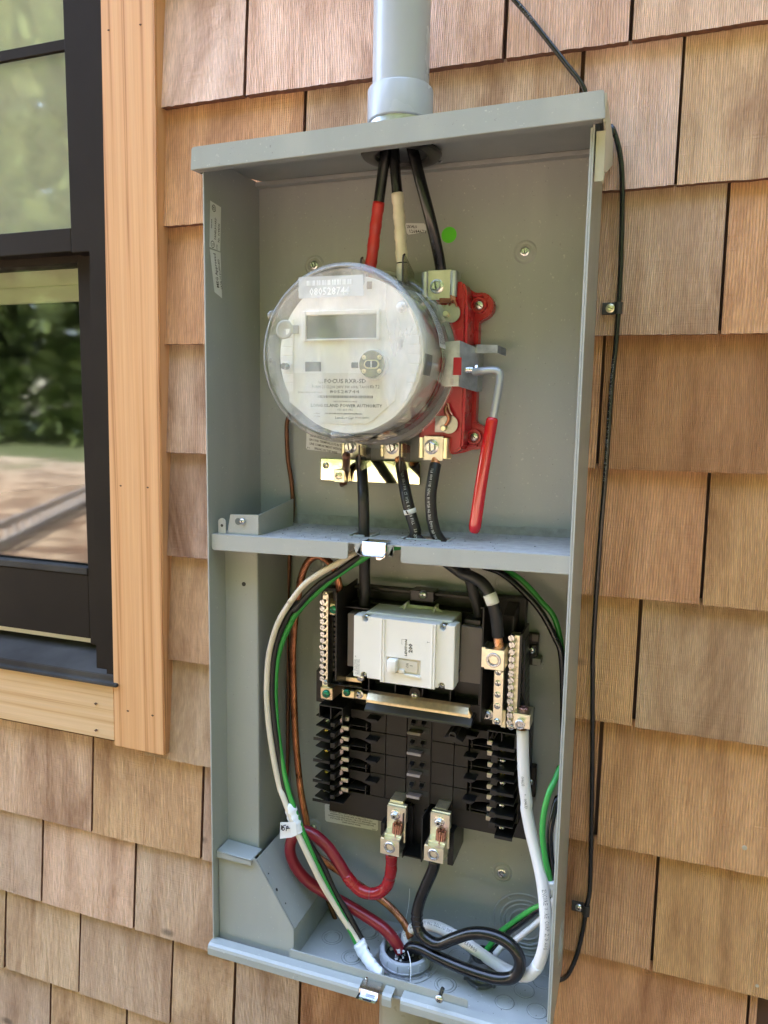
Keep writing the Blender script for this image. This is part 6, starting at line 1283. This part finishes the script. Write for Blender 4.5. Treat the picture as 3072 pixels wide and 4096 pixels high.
# load cables from the lower lugs through the shelf
RL = .0058
l1, q1 = wire('load_cable', 'plain black cable, left of three dropping through the shelf', [P('t',575,270,-.026), P('t',590,420,-.038), P('t',600,620,-.054), P('t',606,820,-.055), P('t',607,960,-.055), P('d',595,1000,-.055), P('d',595,1150,-.052), P('d',598,1280,-.050), P('e',465,300,-.048), P('e',465,350,-.046)], RL, CDUSTY)
l2, q2 = wire('load_cable', 'black cable with a white tape ring, middle of three dropping through the shelf', [P('t',955,335,-.026), P('t',975,450,-.040), P('t',1010,640,-.056), P('t',1050,800,-.057), P('t',1095,950,-.057), P('t',1120,1040,-.057), P('e',1010,110,-.060), P('e',1070,150,-.066), P('e',1120,165,-.070), P('e',1185,210,-.074), P('e',1228,290,-.076), P('e',1258,400,-.075), P('e',1270,520,-.072)], RL, CDUSTY)
stripes(l2, q2, reach(q2, P('t',1033,735,-.056).z), reach(q2, P('t',1055,815,-.057).z), RL, TAPEW, 'tape_ring', wob=.0001)
a_ = min(range(len(q2)), key=lambda k: (q2[k]-P('e',1235,285,-.075)).length)/(len(q2)-1); stripes(l2, q2, a_-.020, a_+.028, RL, TAPEW, 'tape_ring', wob=.0001)
l3, q3 = wire('load_cable', 'black cable printed in white, right of three dropping through the shelf', [P('t',1285,325,-.049), P('t',1262,450,-.055), P('t',1240,600,-.058), P('t',1243,760,-.058), P('t',1265,900,-.057), P('t',1318,1030,-.056), P('e',1085,150,-.050), P('e',1120,250,-.048), P('e',1150,350,-.046), P('e',1155,410,-.044)], RL, CDUSTY)
bm = BM(); WP = mat('white cable print', (.55,.55,.55), .6)
pathtxt(bm, q2, 'FOLOO 10W-1 FOR CT USE E157518 FULL   23 25:36:08 04321 FT', .0028, RL, .016, side=Vector((.35,-1,0))); build('lettering', bm, WP, l2, recalc=False)
bm = BM(); pathtxt(bm, q3[::-1], 'E157518  REFGELID WIRE 24790205 CSA 3/0 AWG (85.01mm2) TYPE T90 NYLON OR TWN75 GR11 600V FT1', .0027, RL, max(0, (len(q3)-1)*.0025-.128), side=Vector((-.1,-1,0)), spc=.80); build('lettering', bm, WP, l3, recalc=False)
bm = BM(); d_ = q2[int(reach(q2, P('t',1020,780,-.056).z)*(len(q2)-1))]; c = P('t',1016,780,-.064)
bm2 = [P('t',1002,765,-.0632), P('t',1012,762,-.0636), P('t',1028,790,-.0638), P('t',1030,800,-.0636), P('t',1018,798,-.0634), P('t',1004,775,-.0632)]; bm.faces.new([bm.verts.new(q+Vector((0,-.0004,0))) for q in bm2]); build('ink_mark', bm, INK, l2, recalc=False)
def bare(name, parent, pts, r, pitch=.03, m=COPPER, ns=9):
    bm = BM(); strands(bm, resample(crom(pts, 8), .0018), r, ns=ns, pitch=pitch); o = build(name, bm, m, parent, 'all'); return o
for (par, pts) in ((l3, [P('t',1283,270,-.046), P('t',1283,340,-.050)]), (l2, [P('t',935,262,-.024), P('t',958,350,-.027)]), (l1, [P('t',560,250,-.024), P('t',577,285,-.026)]), (l2, [P('e',1262,490,-.073), P('e',1278,600,-.072)])):
    bare('bare_copper', par, pts, .0046, m=mat('fresh copper strands', (.80,.36,.18), .28, 1, .1, 300, .3, 200))
# short brown conductor pieces to the grounding plate
wire('ground_jumper', 'short dark brown conductor from the left clamp lug into the plate lug', [P('t',440,240,-.045), P('t',438,320,-.030), P('t',432,380,-.014), P('t',412,500,-.012), P('t',412,518,-.012)], .0042, mat('brown oxidised copper', (.16,.07,.045), .35, .3), cat='wire')
wire('ground_wire', 'brown bare copper wire standing at the back left of the box', [P('c',240,985,-.010), P('c',222,1060,-.010), P('c',228,1250,-.009), P('c',250,1400,-.008), P('d',118,700,-.008), P('d',110,815,-.008), P('h',705,60,-.008), P('h',700,300,-.008), P('h',690,560,-.008), P('h',680,760,-.008), P('h',678,1000,-.010), P('h',682,1200,-.010), P('h',690,1400,-.012), P('h',685,1600,-.012), P('h',682,1900,-.012), P('h',690,2200,-.014), P('g',330,430,-.012), P('g',390,620,-.014), P('g',440,745,-.020)], .0025, COPDK, cat='wire')
# stranded bare copper conductor
gpts = [P('e',318,262,-.052), P('e',308,200,-.055), P('e',285,120,-.056), P('e',240,62,-.054), P('e',180,35,-.050), P('e',125,70,-.046), P('e',85,160,-.042), P('e',62,290,-.038), P('e',42,450,-.034), P('e',32,620,-.030), P('e',36,850,-.028), P('f',38,150,-.028), P('f',50,400,-.030), P('f',80,700,-.034), P('f',115,900,-.040), P('g',270,300,-.040), P('g',340,410,-.038), P('g',460,495,-.034), P('g',600,590,-.032), P('g',700,660,-.034), P('g',780,745,-.042), P('g',820,830,-.050)]
gpath = resample(crom(gpts, 12), .0022); bm = BM(); strands(bm, gpath, .0040, ns=8, pitch=.048, n=6); gw = build('stranded_copper', bm, COPPER, None, 'all'); tag(gw, 'twisted bare copper conductor looping from the ground bar to the bottom hub', 'wire')
# left loop: cream, black and green wires under white tape
RW = .0031
def L3(dx, dy, ys):
    pts = []
    base = [('t',560,1205),('t',470,1200),('e',400,50),('e',300,95),('e',200,160),('e',100,240),('e',0,350),('h',640,900),('h',560,1150),('h',530,1350),('h',540,1600),('h',575,1850),('h',640,2100),('g',160,100)]
    return pts
cr_ = [P('t',640,1100,-.060), P('t',500,1175,-.085), P('t',420,1220,-.090), P('e',300,82,-.092), P('e',200,138,-.092), P('e',100,210,-.090), P('e',20,310,-.088), P('h',705,750,-.086), P('h',625,880,-.084), P('h',570,1030,-.082), P('h',540,1180,-.080), P('h',528,1400,-.080), P('h',538,1600,-.080), P('h',560,1780,-.080), P('h',590,1960,-.080), P('h',625,2120,-.080), P('g',165,100,-.082), P('g',200,190,-.084), P('g',240,290,-.086), P('g',310,440,-.084), P('g',370,560,-.080), P('g',430,660,-.076), P('g',500,770,-.072), P('g',560,860,-.070), P('g',590,920,-.074)]
w_c, pc = wire('branch_wire', 'cream wire, outermost of the loop of three at the left of the breaker panel', cr_, RW, CCREAM, 14, 'wire')
bk_ = [P('t',660,1110,-.056), P('t',600,1180,-.078), P('e',400,65,-.084), P('e',300,135,-.085), P('e',200,200,-.085), P('e',120,275,-.084), P('e',40,365,-.083), P('h',755,760,-.080), P('h',690,850,-.078), P('h',620,1000,-.077), P('h',580,1180,-.076), P('h',568,1400,-.076), P('h',580,1600,-.076), P('h',600,1760,-.076), P('h',630,1950,-.076), P('g',172,60,-.078), P('g',230,190,-.080), P('g',270,290,-.080), P('g',370,460,-.070), P('g',430,590,-.068), P('g',490,690,-.067), P('g',560,820,-.067), P('g',600,900,-.070)]
w_b, pb = wire('branch_wire', 'black wire, middle one of the loop of three at the left of the breaker panel', bk_, RW, CDUSTY, 14, 'wire')
gn_ = [P('t',1000,1105,-.070), P('t',900,1115,-.078), P('t',760,1135,-.084), P('t',640,1195,-.084), P('e',440,65,-.083), P('e',350,120,-.082), P('e',260,185,-.081), P('e',180,255,-.080), P('e',100,330,-.079), P('e',30,415,-.078), P('h',740,850,-.076), P('h',690,940,-.075), P('h',640,1060,-.074), P('h',605,1200,-.073), P('h',592,1400,-.073), P('h',600,1600,-.073), P('h',622,1800,-.074), P('h',655,2000,-.076), P('h',690,2150,-.078), P('g',215,140,-.080), P('g',250,240,-.082), P('g',310,390,-.080), P('g',380,540,-.076), P('g',440,660,-.074), P('g',505,780,-.072), P('g',550,870,-.071), P('g',590,910,-.072)]
w_g, pg = wire('branch_wire', 'green wire, innermost of the loop of three at the left of the breaker panel', gn_, RW*.92, CGRN, 14, 'wire')
# white tape round the three wires, with a hand written flag
def tapewrap(label, pts, rs, flag=None):
    path = resample(crom(pts, 8), .0018); n = len(path); bm = BM(); T, U = frames(path); rings = []
    for i, p_ in enumerate(path):
        t = i/(n-1); k = t*(len(rs)-1); j = min(int(k), len(rs)-2); rr = rs[j]+(rs[j+1]-rs[j])*(k-j); wob = .0003*math.sin(i*1.7)+.0003*math.sin(i*.6)
        d = T[i]; side_ = d.cross(YV).normalized(); ring = []
        for q in range(18):
            a = 2*math.pi*q/18; ring.append(bm.verts.new(p_+side_*math.cos(a)*(rr+wob)+Vector((0,1,0))*math.sin(a)*(min(rr, .0056)+wob)))
        rings.append(ring)
    for a, b in zip(rings, rings[1:]):
        for q in range(18): bm.faces.new((a[q], a[(q+1) % 18], b[(q+1) % 18], b[q]))
    cap(bm, rings[0]); cap(bm, rings[-1]); o = build('tape_wrap', bm, TAPEW, None, 'all'); tag(o, label, 'tape'); return o
tp = tapewrap('white tape with a hand-written flag around the left wire loop', [P('F',200,1235,-.080), P('F',222,1300,-.081), P('F',250,1390,-.082), P('F',278,1480,-.083), P('F',305,1555,-.084)], [.0040, .0068, .0074, .0072, .0066, .0058])
fl_ = [P('F',110,1442,-.0875), P('F',205,1445,-.0900), P('F',275,1440,-.0900), P('F',290,1580,-.0900), P('F',230,1605,-.0900), P('F',106,1620,-.0870)]
bm = BM(); bm.faces.new([bm.verts.new(q) for q in fl_[::-1]]); bmesh.ops.triangulate(bm, faces=bm.faces[:]); bmesh.ops.solidify(bm, geom=bm.faces[:], thickness=.0004); fg = build('flag', bm, TAPEW, tp); BASE[fg] = BASE[tp]
bm = BM(); y0 = -.0907
def stroke(pts, wd=.0005):
    pp = [P('F', x, y, y0) for x, y in pts]
    for a, b in zip(pp, pp[1:]):
        d = (b-a); s = Vector((-d.z, 0, d.x)).normalized()*wd; e = d.normalized()*wd*.5; bm.faces.new([bm.verts.new(q) for q in (a-e-s, b+e-s, b+e+s, a-e+s)])
for st in (((122,1475),(119,1520),(128,1515),(130,1480),(134,1530)), ((150,1480),(141,1482),(139,1500),(152,1498),(155,1518),(143,1530),(136,1526)), ((150,1477),(170,1473)), ((176,1490),(173,1535)), ((172,1492),(190,1484),(195,1498),(178,1510),(212,1506))): stroke(st)
build('handwriting', bm, INK, fg, recalc=False)
tp2 = tapewrap('white tape binding the wire ends beside the bottom hub', [P('H',238,190,-.074), P('H',285,300,-.078), P('H',350,400,-.084), P('H',430,490,-.090), P('H',500,535,-.094)], [.0075, .0078, .0072, .0070, .0060, .0035])
# red feeder: from the left feed lug down, round and back into the hub
hubc = pl('g', 797, 925, 2, -.815); RH = .0058
rd = [P('g',722,395,-.064), P('g',722,440,-.062), P('g',718,500,-.060), P('g',695,570,-.060), P('g',640,605,-.062), P('g',565,590,-.064), P('g',505,530,-.064), P('g',455,450,-.062), P('g',400,370,-.060), P('g',335,310,-.060), P('g',270,285,-.062), P('g',218,320,-.066), P('g',205,390,-.068), P('g',235,470,-.066), P('g',300,545,-.062), P('g',400,610,-.058), P('g',500,665,-.056), P('g',600,725,-.056), P('g',680,780,-.058), P('g',735,840,-.060), P('g',770,900,-.060)]
w_r, pr_ = wire('feeder_cable', 'thick dark red cable curling from the feed lug down into the bottom hub', rd, RH+.0003, CRED, 20)
stripes(w_r, pr_, 0, .27, RH, mat('glossy red tape', (.30,.009,.015), .25, 0, .5, 90, .1, 60), 'red_tape', 20, .0002)
# white neutral feeder
wt = [P('B',1475,355,-.064), P('B',1480,420,-.064), P('B',1485,700,-.064), P('B',1500,1000,-.064), P('B',1530,1250,-.064), P('g',1410,170,-.064), P('g',1435,300,-.066), P('g',1465,420,-.070), P('g',1492,550,-.076), P('g',1508,700,-.082), P('g',1510,800,-.084), P('g',1495,900,-.084), P('g',1460,985,-.080), P('g',1400,1025,-.072), P('g',1320,1000,-.064), P('g',1220,940,-.058), P('g',1120,870,-.054), P('g',1030,810,-.050), P('g',930,768,-.046), P('g',850,775,-.044), P('g',800,815,-.046), P('g',800,880,-.052), P('g',810,930,-.058)]
w_w, pw = wire('feeder_cable', 'thick white cable from the right box lug curving under the black loop into the hub', wt, RH, CWHT, 20)
stripes(w_w, pw, .545, .625, RH, TAPEW, 'white_tape', 20, .0002, .0002)
bm = BM(); PRN = mat('cable print', (.10,.10,.10), .6)
L_ = (len(pw)-1)*.0025
def arcat(path, pt): return min(range(len(path)), key=lambda k: (path[k]-pt).length)*.0025
pathtxt(bm, pw, '004633', .0031, RH, arcat(pw, P('B',1475,890,-.064)), side=Vector((-.05,-1,0)), spc=.85, up=1)
pathtxt(bm, pw, '*', .0031, RH, arcat(pw, P('B',1505,1105,-.064)), side=Vector((.05,-1,0))); pathtxt(bm, pw, '004633', .0031, RH, arcat(pw, P('B',1520,1160,-.064)), side=Vector((.05,-1,0)), spc=.85)
pathtxt(bm, pw, 'ENCORE WIRE CORP 2/0 AWG', .0042, RH, arcat(pw, P('g',1497,570,-.076)), side=Vector((.35,-1,0)), spc=.92)
pathtxt(bm, pw, '004633', .0040, RH, arcat(pw, P('g',1165,880,-.056)), side=Vector((.2,-.8,.6))); pathtxt(bm, pw, 'AWG CU TYPE T90 NYL THWN 75 10/20', .0036, RH, arcat(pw, P('g',1040,800,-.050)), side=Vector((0,-.6,.8)), spc=.85)
build('lettering', bm, PRN, w_w, recalc=False)
bare('bare_copper', w_w, [P('B',1490,90,-.064), P('B',1490,115,-.064)], .0048, m=mat('dull cut copper', (.42,.22,.17), .35, 1, .3, 900, .3, 400), ns=9)
bare('bare_copper', w_w, [P('B',1483,350,-.064), P('B',1484,392,-.064)], .0046, m=COPPER)
# black feeder with its loop
bk = [P('g',945,430,-.064), P('g',935,480,-.064), P('g',900,560,-.064), P('g',868,640,-.064), P('g',852,720,-.066), P('g',862,790,-.068), P('g',905,840,-.070), P('g',965,862,-.072), P('g',1040,835,-.074), P('g',1130,808,-.076), P('g',1220,812,-.078), P('g',1310,850,-.080), P('g',1365,910,-.082), P('g',1378,975,-.083), P('g',1345,1030,-.083), P('g',1270,1040,-.082), P('g',1170,1015,-.080), P('g',1060,975,-.076), P('g',950,925,-.070), P('g',880,890,-.064), P('g',820,880,-.060), P('g',790,925,-.058)]
w_k, pk = wire('feeder_cable', 'thick shiny black cable making a loop above the floor of the box', bk, RH+.0002, CBLK, 20)
bm = BM()
for f_ in (.185, .20, .215, .235):
    i = int(f_*(len(pk)-1)); T_a, U_a = frames(pk); v = T_a[i].cross(U_a[i]); ringp = [pk[i]+(U_a[i]*math.cos(a)+v*math.sin(a))*(RH+.0004) for a in [2*math.pi*k/20 for k in range(21)]]; tube(bm, ringp, .00035, 5)
build('tape_fold', bm, CBLK, w_k, 'all')['kind'] = 'stuff'
# right loop: green, black and white wires
rb = [P('e',1180,100,-.030), P('e',1290,140,-.034), P('e',1400,230,-.036), P('e',1520,360,-.038), P('e',1610,520,-.040), P('e',1655,660,-.042), Vector((.3575,-.040,-.55)), Vector((.3600,-.036,-.60)), Vector((.3595,-.040,-.65)), P('n',362,760,-.055), P('n',330,860,-.064), P('n',308,980,-.068), P('n',312,1100,-.070), P('n',328,1240,-.070), P('n',325,1340,-.066), P('n',300,1410,-.060), P('n',235,1455,-.056), P('n',140,1530,-.050), P('n',60,1590,-.046), P('g',1300,840,-.042), P('g',1235,905,-.044), P('g',1190,960,-.050)]
wire('branch_wire', 'black wire of the loop of three at the right of the breaker panel', rb, RW, CBLK, 14, 'wire')
rg_ = [P('e',1250,100,-.024), P('e',1330,130,-.026), P('e',1420,190,-.028), P('e',1530,310,-.030), P('e',1625,450,-.032), Vector((.3575,-.032,-.51)), Vector((.3600,-.030,-.56)), Vector((.3600,-.032,-.61)), P('n',376,570,-.050), P('n',345,640,-.060), P('n',300,740,-.070), P('n',268,880,-.074), P('n',265,1020,-.076), P('n',285,1160,-.076), P('n',308,1260,-.072), P('n',305,1350,-.066), P('n',270,1415,-.058), P('n',200,1450,-.054), P('n',110,1510,-.048), P('n',30,1570,-.042), P('g',1280,800,-.040), P('g',1225,870,-.042), P('g',1180,930,-.046)]
wire('branch_wire', 'green wire of the loop of three at the right of the breaker panel', rg_, RW*.92, CGRN, 14, 'wire')
rw_ = [Vector((.3600,-.030,-.50)), Vector((.3600,-.030,-.62)), P('n',365,800,-.056), P('n',345,900,-.060), P('n',337,1050,-.064), P('n',345,1180,-.066), P('n',350,1300,-.066), P('n',320,1430,-.066), P('n',255,1510,-.056), P('n',160,1590,-.050), P('n',80,1650,-.046), P('g',1310,850,-.044), P('g',1250,915,-.046), P('g',1205,970,-.050)]
wire('branch_wire', 'white wire of the loop of three at the right of the breaker panel', rw_, RW, CWHT, 14, 'wire')
tapewrap('white tape ring around the right wire loop, half hidden by the box side', [P('n',318,1270,-.072), P('n',325,1360,-.068)], [.0046, .0050, .0046])
# ================================================================ hubs in the floor
hb = pl('H', 757, 245, 2, -.8150)
hub = thing('conduit_hub', (hb.x, hb.y, -.8312), 'large grey plastic bushing with a metal locknut in the floor of the box', 'conduit fitting')
cc = pl('H', 745, 480, 2, -.829); hx_, hy_ = hb.x, hb.y
def ringat(nm, prof, m, parent, n=56, smooth=True):
    bm = BM(); lathe(bm, prof, (hx_, hy_, 0), 'z', n, closed=True); return build(nm, bm, m, parent, smooth)
PVB = mat('blue grey pvc bushing', (.38,.395,.42), .38, 0, .15, 150, .08, 40)
ringat('washer', [(.022, -.8306), (.0345, -.8306), (.0345, -.8296), (.022, -.8296)], PAINT, hub)
ringat('bushing', [(.0235, -.8265), (.0283, -.8265), (.0286, -.8255), (.0286, -.8245), (.0281, -.8240), (.0279, -.8172), (.0270, -.8154), (.0258, -.8150), (.0238, -.8150), (.0228, -.8160), (.0218, -.826)], PVB, hub)
bm = BM(); lathe(bm, [(.0235, -.8294), (.0305, -.8294), (.0305, -.8268), (.0235, -.8268)], (hx_, hy_, 0), 'z', 48, closed=True)
lk = build('locknut', bm, GALV, hub)
for k in range(8):
    a = k*math.pi/4+.35; bm = BM(); c_, s_ = math.cos(a), math.sin(a); u = Vector((c_, s_, 0)); v = Vector((-s_, c_, 0)); o = Vector((hx_, hy_, 0))
    ps = [o+u*r_+v*w_ for r_, w_ in ((.0300,-.0028),(.0330,-.0022),(.0330,.0022),(.0300,.0028))]; A_ = [bm.verts.new(q+Vector((0,0,-.8292))) for q in ps]; B_ = [bm.verts.new(q+Vector((0,0,-.8258))) for q in ps]
    bm.faces.new(A_); bm.faces.new(B_[::-1])
    for q in range(4): bm.faces.new((A_[q], B_[q], B_[(q+1) % 4], A_[(q+1) % 4]))
    build('locknut_lug', bm, GALV, hub)
for k in range(14):
    a = k*2*math.pi/14+.2; bm = BM(); x = hx_+.0280*math.cos(a); y = hy_+.0280*math.sin(a); cyl(bm, (x, y, 0), .00085, -.8238, -.8168, 'z', 8, bev=.0003); build('bushing_rib', bm, PVB, hub)
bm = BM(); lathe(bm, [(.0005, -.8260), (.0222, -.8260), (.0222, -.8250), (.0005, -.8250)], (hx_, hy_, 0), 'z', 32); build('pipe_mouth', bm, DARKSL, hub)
# crumpled clear film and a loose thread in the mouth of the hub
film = bpy.data.materials.new('crumpled clear film'); film.use_nodes = True; b_ = film.node_tree.nodes['Principled BSDF']; b_.inputs['Base Color'].default_value = (.75,.75,.75,1); b_.inputs['Roughness'].default_value = .18; b_.inputs['Alpha'].default_value = .42
rf = random.Random(11); bm = BM()
for k in range(46):
    a = rf.uniform(2.6, 5.0) if k < 45 else rf.uniform(0, 6.28); rr = rf.uniform(.006, .019); o = Vector((hx_+rr*math.cos(a), hy_+rr*math.sin(a), rf.uniform(-.822, -.811))); e1_ = Vector((rf.uniform(-1,1), rf.uniform(-1,1), rf.uniform(-1,1))).normalized(); e2_ = e1_.orthogonal().normalized(); s = rf.uniform(.0015, .0045)
    v = [bm.verts.new(q) for q in (o, o+e1_*s, o+(e1_+e2_)*s*.8, o+e2_*s)]; bm.faces.new(v[:3]); bm.faces.new((v[0], v[2], v[3]))
fm = build('plastic_film', bm, film, None); tag(fm, 'crumpled clear plastic film stuffed in the mouth of the large hub', 'film')
wire('thread', 'fine white thread hanging over the front of the large hub', [P('H',775,290,-.068), P('H',800,370,-.086), P('H',812,500,-.092), P('H',805,628,-.096)], .00045, TAPEW, 6, 'thread')
# smaller threaded fitting at the right
h2 = pl('E', 1060, 655, 2, -.829); hx2, hy2 = h2.x, h2.y
hb2 = thing('conduit_hub', (hx2, hy2, -.8312), 'small black threaded fitting with a dark locknut at the right of the floor', 'conduit fitting')
DKM = mat('dark zinc casting', (.22,.23,.24), .42, .8, .3, 300, .25, 80)
bm = BM(); prof = [(.0108, -.830)]
for k in range(5): prof += [(.0128, -.8280+k*.0032), (.0118, -.8264+k*.0032)]
prof += [(.0118, -.806), (.0102, -.806)]; lathe(bm, prof, (hx2, hy2, 0), 'z', 32, closed=True); build('threaded_sleeve', bm, DKM, hb2)
bm = BM(); lathe(bm, [(.0125, -.8304), (.0165, -.8304), (.0165, -.8272), (.0125, -.8272)], (hx2, hy2, 0), 'z', 32, closed=True); build('locknut', bm, DKM, hb2)
for k in range(6):
    a = k*math.pi/3+.5; bm = BM(); x = hx2+.0175*math.cos(a); y = hy2+.0175*math.sin(a); cyl(bm, (x, y, 0), .0017, -.8303, -.8262, 'z', 8, bev=.0003); build('locknut_lug', bm, DKM, hb2)
bm = BM(); cyl(bm, (hx2, hy2, 0), .0106, -.829, -.8275, 'z', 24); lathe(bm, [(.0104, -.812), (.0112, -.803), (.0112, -.8015), (.0098, -.8015), (.0094, -.812)], (hx2, hy2, 0), 'z', 28, closed=True); build('rubber_throat', bm, RUBB, hb2, True)
wire('pull_string', 'thin pale string curling up behind the hub', [P('g',790,760,-.030), P('g',805,690,-.022), P('g',812,640,-.018), P('g',815,580,-.014)], .0003, TAPEW, 5, 'string')
